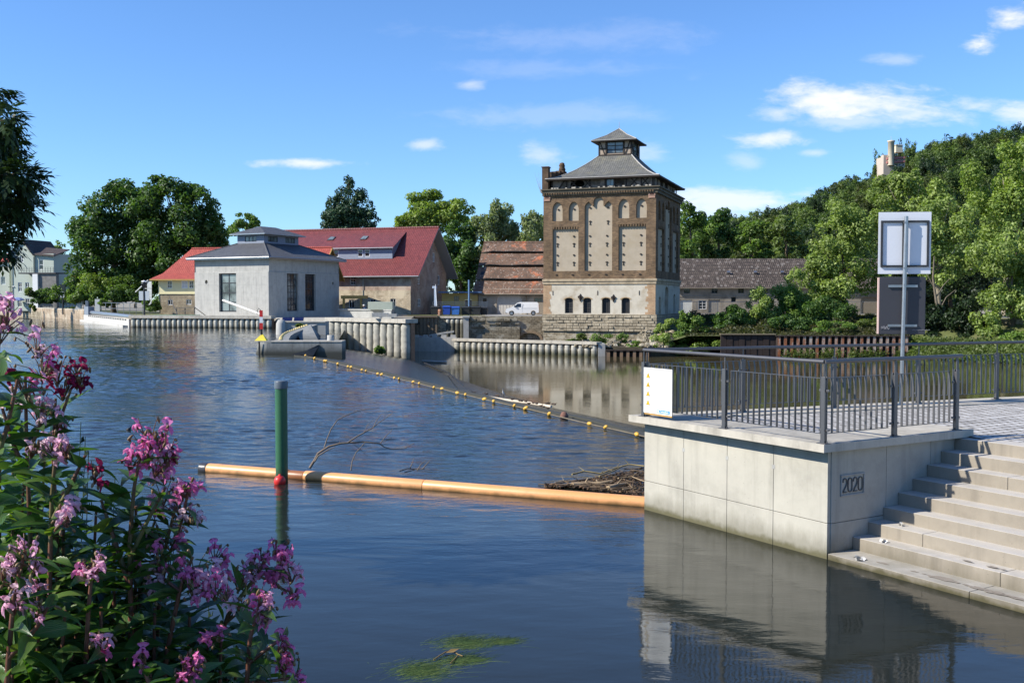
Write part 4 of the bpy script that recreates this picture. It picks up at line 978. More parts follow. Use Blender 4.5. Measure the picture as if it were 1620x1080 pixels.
# pale pipe lying down the weir ramp
def crest_y(u):
    return float(np.interp(u, [c[0] for c in CR], [c.y for c in crest]))
PA0, PB0 = P(702, 616.5, crest_y(702) + 1.2), P(872, 643.5, crest_y(872) + 5.5)
mb = MB(); mb.tube([PA0.lerp(PB0, f) + Vector((0, 0, .02 * math.sin(f * 9))) for f in (0, .2, .4, .6, .8, 1)], .055, 8)
tag(mb.build('ramp_beam', m_plain('bleached_wood', (0.55, 0.47, 0.36), 0.8, 0.2, 3.0), uv=False), 'thin pale pole lying along the weir with birds beside it', 'pole')
def beam_at(u): return PA0.lerp(PB0, (u - 702) / 170)
DUCKC = m_plain('duck_brown', (0.075, 0.05, 0.035), 0.8, 0.4, 9.0, 0.1); BILL = m_plain('bill', (0.35, 0.22, 0.05), 0.5, 0.1, 9.0, 0)
def duck():
    mb = MB()
    prof = [(-.24, .15, .005), (-.18, .125, .05), (-.1, .10, .10), (0, .09, .115), (.1, .095, .105), (.155, .13, .07), (.18, .18, .045), (.19, .215, .045), (.205, .24, .04), (.24, .245, .03), (.26, .24, .006)]
    n = 10; vs = []
    for x, z, r in prof:
        for j in range(n): a = 6.2832 * j / n; vs.append((x, r * .95 * math.cos(a), z + r * math.sin(a) * (.85 if x < .15 else 1)))
    mb.idx(vs, [(i * n + j, i * n + (j + 1) % n, (i + 1) * n + (j + 1) % n, (i + 1) * n + j) for i in range(len(prof) - 1) for j in range(n)], 0, True)
    o = mb.build('duck', DUCKC, uv=False); b = MB(); b.slab((.25, -.018, .228), (.06, 0, -.01), (0, .036, 0), (0, 0, .014)); bl = b.build('bill', BILL, o)
    return o
d0 = duck(); tag(d0, 'small dark brown duck resting by the pale beam on the weir', 'duck', 'ducks on the weir')
DK = [(110, 235), (245, 275), (340, 258), (530, 285), (560, 292), (815, 355), (955, 378), (990, 384), (1060, 390), (1120, 432), (1200, 420), (1262, 432), (1340, 478), (1385, 490), (1470, 520), (1440, 430), (1485, 428), (1550, 440), (1590, 446)]
for i, (a, b) in enumerate(DK):
    u, v = 740 + a / 11.57, 600 + b / 11.57; q = P(u, v + 2.0, crest_y(u) + (2.2 if u < 865 else 6))
    o = d0 if i == 0 else copy_tree(d0); s = 7.2 / F * q.y / .5; s *= rg.uniform(.9, 1.15)
    o.location = q + Vector((0, 0, .0)); o.rotation_euler = (0, 0, rg.choice((.2, 2.9, -.4, 3.3)) + rg.uniform(-.3, .3)); o.scale = (s, s, s)
# the standing wader
q = beam_at(801) + Vector((0, 0, .05)); h = 15.5 / F * q.y
bird = thing('heron', 'upright grey heron standing on the pale beam among the ducks', 'bird', q, R(200)); bird.scale = (h, h, h)
mb = MB(); n = 10; prof = [(-.13, .30, .012, .02), (-.10, .36, .05, .07), (-.05, .46, .085, .1), (.0, .56, .095, .11), (.04, .66, .075, .085), (.055, .74, .045, .05), (.045, .81, .033, .035), (.035, .87, .033, .033), (.05, .92, .045, .04), (.08, .95, .045, .035), (.12, .955, .022, .018)]
vs = []
for x, z, ry_, rx_ in prof:
    for j in range(n): a = 6.2832 * j / n; vs.append((x + rx_ * math.cos(a), ry_ * math.sin(a), z + rx_ * .25 * math.sin(a * 2)))
mb.idx(vs, [(i * n + j, i * n + (j + 1) % n, (i + 1) * n + (j + 1) % n, (i + 1) * n + j) for i in range(len(prof) - 1) for j in range(n)] + [tuple(range(n)), tuple(range((len(prof) - 1) * n, len(prof) * n))], 0, True)
mb.build('body', m_plain('heron_grey', (0.42, 0.42, 0.42), 0.8, 0.25, 6.0, 0.1), bird, uv=False)
mb = MB(); mb.tube([(.12, 0, .955), (.24, 0, .93)], [.018, .003], 6); mb.build('bill', BILL, bird, uv=False)
for s in (-1, 1): mb = MB(); mb.tube([(-.03, s * .04, .42), (-.01, s * .04, .2), (-.03, s * .04, 0), (.06, s * .04, .0)], .013, 6); mb.build('leg', BLACK, bird, uv=False)
mb = MB(); mb.tube([(.1, 0, .975), (.02, 0, .985), (-.08, 0, .95)], [.012, .014, .003], 6); mb.build('crest', BLACK, bird, uv=False)
mb = MB(); B_ = [ramp_point(u, v) + Vector((0, 0, .25)) for u, v in ((671, 599), (674, 592), (684, 593), (694, 597), (710, 601), (733, 604))]
mb.tube(B_, [.07, .09, .08, .06, .05, .02], 7); mb.tube([B_[1], B_[2] + Vector((0, 0, -.5)), B_[3] + Vector((.4, 0, -.3))], [.05, .05, .03], 6)
tag(mb.build('branch', BLACK, uv=False), 'black crooked branch stranded on the weir ramp', 'branch')
q0, q1 = ramp_point(667, 572), ramp_point(705, 573); mb = MB(); q0 = G(667, 572, ZL + .05); q1 = G(706, 573.5, ZL + .05)
mb.slab(q0, q1 - q0, (0, 1.2, 0), (0, 0, .12)); tag(mb.build('plank', CONC_N), 'pale slab lying in the shallow water below the tall pile wall', 'slab')
# pier
Yp0 = 67.0; pA = P(397, 560, Yp0); pB = P(541, 560, Yp0)
def zof(v, Y): return EYE + ray(810, v).z / ray(810, v).y * Y
ztop = zof(541, Yp0)
pier = thing('concrete_pier', 'low grey concrete pier with rounded nose in front of the weir', 'pier', (0, 0, 0))
mb = MB(); xl, xr = P(404, 560, Yp0).x, pB.x; wd = 1.5
nose_lo, nose_hi = P(397, 560, Yp0).x, P(405, 541, Yp0).x
ring = lambda nx_, z: [(xr, Yp0, z), (xr, Yp0 + wd, z)] + [(nx_ + .75 + math.cos(R(90 + i * 18)) * .75, Yp0 + wd / 2 + math.sin(R(90 + i * 18)) * wd / 2, z) for i in range(11)]
lo, hi = ring(nose_lo - .3, -1.8), ring(nose_hi, ztop); k = len(lo)
mb.idx(lo + hi, [(i, (i + 1) % k, (i + 1) % k + k, i + k) for i in range(k)] + [tuple(range(k, 2 * k))], 0)
mb.build('wall', CONC_D, pier)
mb = MB(); mb.box(nose_hi + .9, xr, Yp0 - .03, Yp0 + wd + .03, ztop, ztop + .07); mb.build('coping', SLAB, pier)
mb = MB(); mb.box(P(409, 541, Yp0).x, P(411.5, 541, Yp0).x, Yp0 - .04, Yp0, -1, ztop + .02); mb.build('marker_strip', BLACK, pier)
wg = [(P(462, 562, 66.7).x, 66.7, .02), (P(486, 558, 66.7).x, 66.7, .28), (P(504, 547, 66.9).x, 66.9, .62), (P(504, 548.5, 66.9).x, 66.9, .5), (P(495, 563, 66.7).x, 66.7, -.1)]
mb = MB(); mb.face(wg); mb.face([(x, y + .25, z) for x, y, z in wg][::-1])
for a, b in zip(wg, wg[1:] + wg[:1]): mb.face([a, (a[0], a[1] + .25, a[2]), (b[0], b[1] + .25, b[2]), b])
mb.build('side_wing', DARK, pier)
q = P(523, 541, Yp0 + .7); mb = MB(); mb.lathe([(.22, ztop), (.22, ztop + .42), (0, ztop + .42)], 14, (q.x, q.y, 0)); mb.build('bollard', CONC_N, pier)
dm = thing('day_mark', 'red and white board on a pole over a yellow pyramid on the pier', 'marker', (P(414, 541, Yp0 + .7).x, Yp0 + .7, ztop + .07))
kk = (Yp0 + .7) / F
mb = MB(); mb.tube([(0, 0, 0), (0, 0, 47 * kk)], .07, 8); mb.build('post', BLACK, dm)
mb = MB(); b_ = 10 * kk; tp = (0.05, 0, 11.5 * kk); c4 = [(-b_, -b_ * .7, 0), (b_ * .9, -b_ * .7, 0), (b_ * .9, b_ * .7, 0), (-b_, b_ * .7, 0)]
for i in range(4): mb.face([c4[i], c4[(i + 1) % 4], tp])
mb.build('pyramid', YELPAINT, dm)
for i, (a, b, m) in enumerate(((18, 28, REDP), (28, 37.5, WHITE), (37.5, 48, REDP))):
    mb = MB(); mb.box(-2.6 * kk, 2.6 * kk, -.11, -.07, a * kk, b * kk - .005); mb.build('board', m, dm)
# intake walls behind the pier
ab = thing('intake_wall', 'grey concrete intake wall between the pier and the powerhouse bank', 'wall', (0, 0, 0))
mb = MB(); Ya = 104.0
a0, a1 = P(443, 509, Ya), P(515, 509, Ya); mb.box(a0.x, a1.x, Ya, Ya + 2.0, -1.5, zof(510, Ya)); mb.build('abutment', CONC2, ab)
mb = MB(); mb.box(a0.x, a1.x, Ya - .1, Ya + 2.1, zof(510, Ya), zof(508.3, Ya)); mb.build('coping', SLAB, ab)
mb = MB(); q = P(434, 510, Ya - 1); mb.lathe([(.55, -1), (.5, zof(512, Ya - 1)), (.3, zof(506, Ya - 1)), (0, zof(505.6, Ya - 1))], 16, (q.x + .45, q.y + 1, 0)); mb.build('round_nose', CONC_N, ab)
curve = [(440, 540, 70), (441, 536, 74), (445, 531, 80), (452, 527, 86), (461, 523.5, 92), (469, 520.5, 97), (480, 517, 100), (491, 513, 102)]
mb = MB(); cp = [P(u, v, Y) for u, v, Y in curve]
for a, b in zip(cp, cp[1:]):
    mb.face([Vector((a.x, a.y, -1.5)), Vector((b.x, b.y, -1.5)), b, a]); mb.face([a, b, b + Vector((.7, .1, 0)), a + Vector((.7, .1, 0))]); mb.face([a + Vector((.7, .1, 0)), b + Vector((.7, .1, 0)), Vector((b.x + .7, b.y + .1, -1.5)), Vector((a.x + .7, a.y + .1, -1.5))])
mb.build('curved_wall', CONC_D, ab)
mb = MB(); p0, p1, p2 = P(491, 513, 101.5), P(505, 541, 84), P(476, 541, 84); mb.face([p0, p2, p1]); mb.face([p0, p1, P(516, 541, 100)]); mb.face([p0, P(468, 520.5, 97), p2]); mb.build('sloping_wing', CONC_D, ab)
fm2 = fm.copy(); fm2.materials[0] = m_plain('faded_yellow_plastic', (0.62, 0.48, 0.20), 0.5, 0.15, 8.0, 0.05)
for i in range(19):
    f = i / 18 * 6.2; j = int(f); q = cp[j].lerp(cp[j + 1], f - j); s = .85
    o = link_mesh('intake_float', fm2, None, (q.x + .2, q.y - .1, q.z + .12), R(15 + 8 * i)); o.scale = (s, s, s)
    tag(o, 'pale yellow float on the curved string round the intake wall', 'float', 'floats round the intake wall')
foliage_spots = [(475, 514, 7, 3.5, 101, 160, .35, L_REED, 'small green weed tuft growing on the intake wall'), (601, 551, 8, 8, 106, 240, .35, L_MID, 'green bush growing at the foot of the tall pile wall')]
for (u, v, ru, rv, Y, n, s, m, lb) in foliage_spots:
    q = P(u, v, Y); foliage('weed_tuft', m, px_blobs([(u, v, ru, rv)], Y, q, 3), n, s, 5).location = q
    tag(bpy.context.scene.objects[-1] if False else [o for o in COL.objects if o.name.startswith('weed_tuft')][-1], lb, 'weed')
for i, (u0, u1) in enumerate(((446, 462), (464.5, 480))):
    Y = 121.0; a, b = P(u0, 508, Y), P(u1, 502.3, Y); o = thing('solar_panel', ('leftmost' if i == 0 else 'right-hand') + ' of the two dark blue panels leaning before the powerhouse', 'solar panel', (a.x, Y, a.z))
    mb = MB(); wv = Vector((b.x - a.x, 0, 0)); hv = Vector((0, .35, b.z - a.z)); mb.slab((0, 0, 0), wv, hv, (0, -.05, .02)); mb.build('frame', STEEL, o)
    mb = MB(); mb.slab(Vector((.05, -.06, .06)), wv * .95, hv * .9, (0, -.012, .005)); mb.build('cells', SOLAR, o)
# bored pile walls
def pile_mesh(r, h, seed, m):
    rg = random.Random(seed); mb = MB(); n = 14; K = max(6, int(h / .22)); prof = []
    for i in range(K + 1):
        z = h * i / K; rr = r * (1 + rg.uniform(-.05, .05)); rr *= 1 if h - z > .5 * r else .55 + .45 * (h - z) / (.5 * r); prof.append((rr, z))
    mb.lathe(prof, n, jit=.055, seed=seed); o = mb.build('pile', m, uv=False); me = o.data; bpy.data.objects.remove(o); return me
def pile_wall(label, A, B, n, zb, zt, cap, m, over=.25, group=None, capm=SLAB):
    A, B = Vector((*A, 0)), Vector((*B, 0)); d = (B - A); L = d.length; d.normalize(); nrm = Vector((d.y, -d.x, 0))
    if nrm.y > 0: nrm = -nrm
    o = thing('pile_wall', label, 'wall', A, 0); sp = L / n; r = sp * .42
    zb_ = zb if isinstance(zb, (tuple, list)) else (zb, zb)
    ms = [pile_mesh(r, zt - min(zb_) , 10 + i, m) for i in range(4)]
    mb = MB(); mb.slab(-nrm * (r * .35) + Vector((0, 0, min(zb_) - .5)), d * L, -nrm * .5, (0, 0, zt - min(zb_) + .5)); mb.build('backing', RUSTSOIL, o)
    mb = MB(); mb.slab(nrm * (r + .12) - d * .1 + Vector((0, 0, zt)), d * (L + .2), -nrm * (2 * r + .6), (0, 0, cap)); mb.build('cap_beam', capm, o)
    rg = random.Random(n)
    for i in range(n):
        p = link_mesh('pile', ms[rg.randrange(4)], o, d * (sp * (i + .5)) + Vector((0, 0, min(zb_))), rg.uniform(0, 6.28))
    return o
pile_wall('long low wall of rounded concrete piles along the powerhouse bank', PX(207, 130.6), PX(430, 126), 27, -1.2, zof(503.5, 128.5), .36, PILE)
pile_wall('tall wall of rounded concrete piles beside the weir ramp', PX(522, 121.5), PX(648, 110.5), 12, -4.2, zof(510.5, 112), .42, PILE_T)
pile_wall('low wall of rounded concrete piles standing in the lower water before the tower', PX(719, 140.5), PX(946, 128.5), 23, ZL - 1, -2.06, .33, PILE_L)
pile_wall('short wall of rough stained piles below the rubbish bins', PX(690, 147.6), PX(735, 146.4), 6, -2.8, zof(503, 147), .25, PILE)
cw = thing('channel_wall', 'plain concrete channel wall between the tall and the low pile walls', 'wall', (0, 0, 0))
mb = MB(); a, b = PX(640, 141.5), PX(722, 140.6); mb.slab((a[0], a[1], ZL - 1), (b[0] - a[0], b[1] - a[1], 0), (0, 1.2, 0), (0, 0, zof(533.5, 141) - ZL + 1)); mb.build('wall', CONC_N, cw)
mb = MB()
for i in range(5): x = a[0] + 1.2 + i * 1.25; mb.box(x, x + .7, 141.6, 142.2, zof(533.5, 141), zof(533.5, 141) + .3)
mb.slab((a[0] + .3, 142.4, -1.6), (3.0, 0, -.4), (0, 1, 0), (0, 0, .35)); mb.slab((a[0] + 3.2, 143, -1.55), (3.4, 0, .55), (0, .8, 0), (0, 0, .22)); mb.build('blocks', CONC_N, cw)
ep = PX(946, 128.4); mb = MB(); mb.box(ep[0] + .05, ep[0] + .9, 128.2, 133, ZL - 1, -1.95); tag(mb.build('end_block', CONC_N), 'square concrete block ending the low pile wall in front of the tower', 'block')
# steel plates and stone pillar behind
sw = thing('plate_wall', 'brown ribbed steel plate wall with two round holes under the yard', 'wall', (0, 0, 0))
mb = MB(); a, b = PX(650, 146.8), PX(692, 147.4); dz = zof(502, 147)
for i in range(14):
    x0_ = a[0] + (b[0] - a[0]) * i / 14; x1_ = a[0] + (b[0] - a[0]) * (i + 1) / 14; o_ = .15 if i % 2 else 0
    mb.box(x0_ + .01, x1_ - .01, 146.7 - o_, 147.2, -2.4, dz)
mb.build('plate', m_plain('brown_plate', (0.20, 0.15, 0.10), 0.85, 0.3, 2.0), sw)
mb = MB()
for u, v in ((662, 511), (677, 511)): q = P(u, v, 146.5); mb.tube([(q.x, 146.35, q.z), (q.x, 146.6, q.z)], .2, 12)
mb.build('holes', BLACK, sw)
mb = MB(); mb.box(a[0] - 1, b[0] + .1, 146.2, 147.4, dz, dz + .25); mb.build('cap', m_plain('brown_cap', (0.16, 0.12, 0.08), 0.85, 0.2, 2.0), sw)
mb = MB(); a, b = P(733, 503, 145.6), P(741.5, 503, 145.6); mb.box(a.x, b.x, 145.6, 147.6, ZL - .5, .95); mb.box(a.x - .12, b.x + .12, 145.45, 147.7, .95, 1.2); tag(mb.build('pillar', CONC_N), 'square concrete pillar between short piles and crumbling quay wall', 'pillar')
# old quay wall with the arched outlet
qw = thing('quay_wall', 'crumbling old stone quay wall with dark arched tunnel mouth', 'wall', (PX(742, 146.6)[0], 146.6, 0)); x0_ = PX(742, 146.6)[0]
L = PX(864, 146.6)[0] - x0_; ax0 = PX(821.5, 146.6)[0] - x0_; ax1 = PX(855, 146.6)[0] - x0_
mb = MB(); top = [(L, .35), (L - 1.2, .1), (ax1 - .5, -.1), (ax0 + 1, .15), (ax0 - .2, .55), (ax0 - .6, 1.0), (4.0, 1.05), (2.2, .9), (0, 1.0)]
mb.wall((0, 0, 0), X_, Z_, -Y_, [(0, ZL - .6), (L, ZL - .6)] + top, [arch(ax0, -3.2, ax1 - ax0, zof(526.5, 146.6) + 3.2, 1.0)], 1.4, 0, 1); mb.build('wall', [RUBBLE, BLACK], qw)
mb = MB(); mb.box(ax0 - .2, ax1 + .2, 1.4, 1.45, -3.4, .2); mb.build('tunnel_dark', BLACK, qw)
mb = MB(); rg = random.Random(8)
xx_ = [PX(u, 146)[0] - x0_ for u in (757, 771, 793, 808, 822)]
mb.prism([(xx_[0] - .3, -.5), (xx_[4], -.5), (xx_[4], -.02), (xx_[0] - .3, -.02)], ZL, -1.4)
mb.prism([(xx_[1] - .3, -.42), (xx_[4], -.42), (xx_[4], -.02), (xx_[1] - .3, -.02)], -1.398, -.35)
for r_ in range(5):
    x = 0 + rg.uniform(0, .4)
    while x < xx_[4] - .3:
        w_ = rg.uniform(.7, 1.5)
        if rg.random() < .62 and r_ > 1 + (x > xx_[1]) or r_ == 4: mb.box(x, min(x + w_ - .06, xx_[4]), -.25 - rg.uniform(0, .25), -.01, -1.3 + r_ * .44, -1.3 + r_ * .44 + .40)
        x += w_
mb.build('loose_stones', RUBBLE, qw, bevel=.04)
mb = MB(); n = 9
for i in range(n):
    a0_ = math.pi * i / n; a1_ = math.pi * (i + .93) / n; cx, hw, zc, rs = (ax0 + ax1) / 2, (ax1 - ax0) / 2, zof(526.5, 146.6) - 1.0, 1.0
    pt = lambda a, e: Vector((cx + math.cos(a) * (hw + e), -.1, zc + math.sin(a) * (rs + e))); q4 = [pt(a0_, 0), pt(a0_, .35), pt(a1_, .35), pt(a1_, 0)]
    mb.face(q4); mb.face([p + Vector((0, .3, 0)) for p in q4][::-1])
    for p, r in zip(q4, q4[1:] + q4[:1]): mb.face([p, p + Vector((0, .3, 0)), r + Vector((0, .3, 0)), r])
mb.build('arch_stones', m_plain('arch_stone', (0.34, 0.25, 0.16), 0.9, 0.3, 2.0), qw)
# sheet piling
def sheet_wall(name, label, A, B, n, zb, zt, m1, m2):
    A, B = Vector((*A, 0)), Vector((*B, 0)); d = B - A; L = d.length; d.normalize(); nrm = Vector((d.y, -d.x, 0)); o = thing(name, label, 'wall', A); sp = L / n
    if nrm.y > 0: nrm = -nrm
    mb = MB()
    for i in range(n):
        s = sp * i; f = .45; zig = [(s, -.28), (s + sp * .12, -.28), (s + sp * .28, .14), (s + sp * .72, .14), (s + sp * .88, -.28), (s + sp, -.28)]
        for (s0, o0), (s1, o1) in zip(zig, zig[1:]):
            a, b = d * s0 + nrm * o0, d * s1 + nrm * o1; mb.face([a + Vector((0, 0, zb)), b + Vector((0, 0, zb)), b + Vector((0, 0, zt)), a + Vector((0, 0, zt))], 0 if o0 == o1 == .14 else 1)
    mb.build('sheets', [m1, m2], o); mb = MB(); mb.slab(nrm * .25 + Vector((0, 0, zt)), d * L, -nrm * .6, (0, 0, .12)); mb.build('cap', RUST_D, o); return o
sheet_wall('sheet_pile_wall', 'rusty orange sheet pile wall along the far bank behind the railing', PX(1228, 126.3), PX(1440, 125.3), 21, ZL - 1, zof(532, 126), RUST, RUST_D)
sheet_wall('sheet_pile_wall', 'low rusty sheet piling in the water before the tower shrubs', PX(958, 127.6), PX(1030, 126.8), 7, ZL - 1, -2.75, m_plain('pale_rust', (0.20, 0.13, 0.08), 0.9, 0.3, 3.0), RUST_D)
mb = MB(); a, b = PX(1141, 126.6), PX(1228, 126.4); o = thing('dark_sheet_wall', 'blackened flat sheet wall left of the rusty orange sheet piles', 'wall', (a[0], a[1], 0))
for i in range(9): w_ = (b[0] - a[0]) / 9; mb.box(i * w_, (i + 1) * w_ - .05, -.05 * (i % 2), .3, ZL - 1, zof(529.5, 126.4))
mb.build('sheets', RUST_D, o); mb = MB(); mb.box(-.1, b[0] - a[0], -.25, .45, zof(529.5, 126.4), zof(528, 126.4)); mb.build('cap', m_plain('mossy_cap', (0.20, 0.16, 0.10), 0.9, 0.3, 2.0), o)
# ------------------------------------------------------------------ buildings
def win(parent, fr, x, y, w_, h, depth=.12, nx=2, ny=2, fm=None, gm=None, fw=.07, bar=.04, name='window', loop=None, sill=None):
    """window set back into an opening: frame as a part, its pane as a sub-part. fr = (O, U, V, N)"""
    O, U, V, N = fr; fm = fm or WHITE; gm = gm or GLASS
    W = lambda a, b, d=0.0: O + U * a + V * b - N * d
    mb = MB(); dz = N * .05
    def bar_(a0, b0, a1, b1): mb.slab(W(a0, b0, depth), U * (a1 - a0), V * (b1 - b0), dz)
    bar_(x, y, x + w_, y + fw); bar_(x, y + h - fw, x + w_, y + h); bar_(x, y + fw, x + fw, y + h - fw); bar_(x + w_ - fw, y + fw, x + w_, y + h - fw)
    for i in range(1, nx): c = x + w_ * i / nx; bar_(c - bar / 2, y + fw, c + bar / 2, y + h - fw)
    for j in range(1, ny):
        c = y + h * j / ny
        for i in range(nx): a0 = x + (fw if i == 0 else w_ * i / nx + bar / 2); a1 = x + (w_ - fw if i == nx - 1 else w_ * (i + 1) / nx - bar / 2); bar_(a0, c - bar / 2, a1, c + bar / 2)
    if sill: mb.slab(W(x - .05, y - .08, depth - .02), U * (w_ + .1), V * .075, N * (depth + .06))
    f = mb.build(name, fm, parent); mb = MB(); mb.face([W(x + .01, y + .01, depth - .012), W(x + w_ - .01, y + .01, depth - .012), W(x + w_ - .01, y + h - .01, depth - .012), W(x + .01, y + h - .01, depth - .012)])
    mb.build('pane', gm, f); return f
def frame_of(O, ang): return Vector(O), ang
def local(u, v, Y, O, rz):
    q = P(u, v, Y) - Vector(O); c, s = math.cos(-rz), math.sin(-rz); return Vector((q.x * c - q.y * s, q.x * s + q.y * c, q.z))
def slope(mb, pts, th=.16, mi=0, mi2=None):
    """a roof plane with thickness; pts counter-clockwise seen from above"""
    pts = [Vector(p) for p in pts]; nn = (pts[1] - pts[0]).cross(pts[2] - pts[0]).normalized()
    if nn.z < 0: pts.reverse(); nn = -nn
    lo = [p - Vector((0, 0, th)) for p in pts]; e = mi if mi2 is None else mi2
    mb.face(pts, mi); mb.face(lo[::-1], e)
    for i in range(len(pts)): j = (i + 1) % len(pts); mb.face([lo[i], lo[j], pts[j], pts[i]], e)
FX = lambda: (Vector((0, 0, 0)), X_, Z_, -Y_)        # front face frame in a building's own axes: x to the right, y away, z up
# ================= powerhouse
c0 = P(425, 473, 134.0); PHR = math.atan2(.89, .456) - math.pi / 2   # right-hand face runs along (.456,.89)
# local axes: x along the left face (towards the corner), y along the right face
PHZ = 1.12; A1 = 12.6; B1 = 15.0; Hh = 7.75
rz = math.atan2(-.456, .89)
ph = thing('powerhouse', 'new grey concrete powerhouse with dark hipped slate roof and lantern', 'building', (c0.x, 134.0, PHZ), rz)
# origin at the near corner; x runs negative to the left face's far end
mb = MB()
wl = [rect(-8.35, .75, 2.95, 5.05)]; wl_small = ellipse(14, -10.55, 4.7, .24, .28)
mb.wall((0, 0, 0), X_, Z_, -Y_, [(-A1, 0), (0, 0), (0, 5.95), (-A1, 5.95)], [wl[0], wl_small], .45)
mb.wall((0, .10, 0), X_, Z_, -Y_, [(-A1, 5.98), (0, 5.98), (0, Hh), (-A1, Hh)])
mb.wall((-.0, 0, 0), Y_, Z_, X_, [(0, 0), (B1, 0), (B1, 5.95), (0, 5.95)], [rect(3.65, .85, 2.35, 4.95), rect(7.45, .85, 2.25, 4.95), ellipse(12, 13.6, 4.6, .2, .25)], .45)
mb.wall((-.10, 0, 0), Y_, Z_, X_, [(.10, 5.98), (B1, 5.98), (B1, Hh), (.10, Hh)])
mb.face([(-A1, 0, 5.95), (0, 0, 5.95), (-.1, .1, 5.98), (-A1, .1, 5.98)]); mb.face([(0, 0, 5.95), (0, B1, 5.95), (-.1, B1, 5.98), (-.1, .1, 5.98)])
mb.wall((-A1, 0, 0), Y_, Z_, -X_, rect(0, 0, B1, Hh)); mb.wall((-A1, B1, 0), X_, Z_, Y_, rect(0, 0, A1, Hh))
mb.build('wall', CONC_N, ph)
def joint(*q): mb = MB(); mb.box(*q); mb.build('formwork_joint', CONC2, ph)
for x in (-11.5, -9.2, -4.2, -2.0): joint(x - .02, x + .02, -.006, .01, .2, 5.9)
for y in (1.6, 6.7, 10.8, 12.4): joint(-.01, .006, y - .02, y + .02, .2, 5.9)
for z in (2.3, 4.3): joint(-A1 + .1, -8.6, -.005, .01, z - .015, z + .015); joint(-5.1, -.1, -.005, .01, z - .015, z + .015)
f0 = (Vector((0, 0, 0)), X_, Z_, -Y_); f1 = (Vector((0, 0, 0)), Y_, Z_, X_)
win(ph, f0, -8.35, .75, 2.95, 5.05, .35, 2, 4, DARK, GLASS_L, .16, .12, 'tall_window')
win(ph, f1, 3.65, .85, 2.35, 4.95, .35, 4, 6, DARK, GLASS_L, .12, .08, 'tall_window')
win(ph, f1, 7.45, .85, 2.25, 4.95, .35, 3, 5, DARK, GLASS, .3, .1, 'tall_window')
mb = MB(); mb.wall((0, .4, 0), X_, Z_, -Y_, wl_small); mb.wall((-.4, 0, 0), Y_, Z_, X_, ellipse(12, 13.6, 4.6, .2, .25)); mb.build('round_vents', BLACK, ph)
ov = .75; zE = Hh + .12; hx, hy = A1 / 2, B1 / 2; lx, ly = 2.3, 3.6; zl = Hh + 2.15
E4 = [(-A1 - ov, -ov, zE), (ov, -ov, zE), (ov, B1 + ov, zE), (-A1 - ov, B1 + ov, zE)]
L4 = [(-hx - lx, hy - ly, zl), (-hx + lx, hy - ly, zl), (-hx + lx, hy + ly, zl), (-hx - lx, hy + ly, zl)]
mb = MB()
for i in range(4): slope(mb, [E4[i], E4[(i + 1) % 4], L4[(i + 1) % 4], L4[i]], .12, 0, 1)
roof = mb.build('roof', [SLATE_N, DARK], ph)
for i in range(4): mb = MB(); mb.tube([E4[i], L4[i]], .10, 6); mb.build('hip_ridge', SLATE_N, roof)
mb = MB()
for a, b in ((0, 1), (1, 2)): mb.tube([Vector(E4[a]) + Vector((0, 0, -.08)), Vector(E4[b]) + Vector((0, 0, -.08))], .09, 6)
mb.box(-A1 - ov, ov, -ov + .05, -ov + .1, Hh - .15, Hh + .05); mb.box(ov - .1, ov - .05, -ov, B1 + ov, Hh - .15, Hh + .05); mb.box(-A1 - ov + .1, ov - .1, -ov + .1, B1 + ov, Hh - .06, Hh - .02)
mb.build('gutter', STEEL_L, roof)
zt = zl + 1.25
ln_ = MB()
for (O, U, N, L) in (((-hx - lx, hy - ly, zl - .2), X_, -Y_, 2 * lx), ((-hx + lx, hy - ly, zl - .2), Y_, X_, 2 * ly), ((-hx - lx, hy - ly, zl - .2), Y_, -X_, 2 * ly), ((-hx - lx, hy + ly, zl - .2), X_, Y_, 2 * lx)):
    k_ = 2 if L > 5 else 1; w_ = 2.0; hs = [rect(L * (i + .5) / k_ - w_ / 2, .42, w_, .72) for i in range(k_)]
    ln_.wall(O, U, Z_, N, rect(0, 0, L, zt - zl + .2), hs, .15)
lant = ln_.build('lantern', BLUEW, ph)
win(lant, (Vector((-hx - lx, hy - ly, zl - .2)), X_, Z_, -Y_), lx - 1.0, .42, 2.0, .72, .1, 3, 1, DARK, GLASS_L, .08, .1)
for i in range(2): win(lant, (Vector((-hx + lx, hy - ly, zl - .2)), Y_, Z_, X_), 2 * ly * (i + .5) / 2 - 1.0, .42, 2.0, .72, .1, 3, 1, DARK, GLASS_L, .08, .1)
mb = MB(); o2 = .75; e4 = [(-hx - lx - o2, hy - ly - o2, zt), (-hx + lx + o2, hy - ly - o2, zt), (-hx + lx + o2, hy + ly + o2, zt), (-hx - lx - o2, hy + ly + o2, zt)]; r0, r1 = (-hx, hy - 1.6, zt + 1.15), (-hx, hy + 1.6, zt + 1.15)
slope(mb, [e4[0], e4[1], r0], .12, 0, 1); slope(mb, [e4[1], e4[2], r1, r0], .12, 0, 1); slope(mb, [e4[2], e4[3], r1], .12, 0, 1); slope(mb, [e4[3], e4[0], r0, r1], .12, 0, 1)
mb.build('lantern_roof', [SLATE_N, STEEL_L], ph)
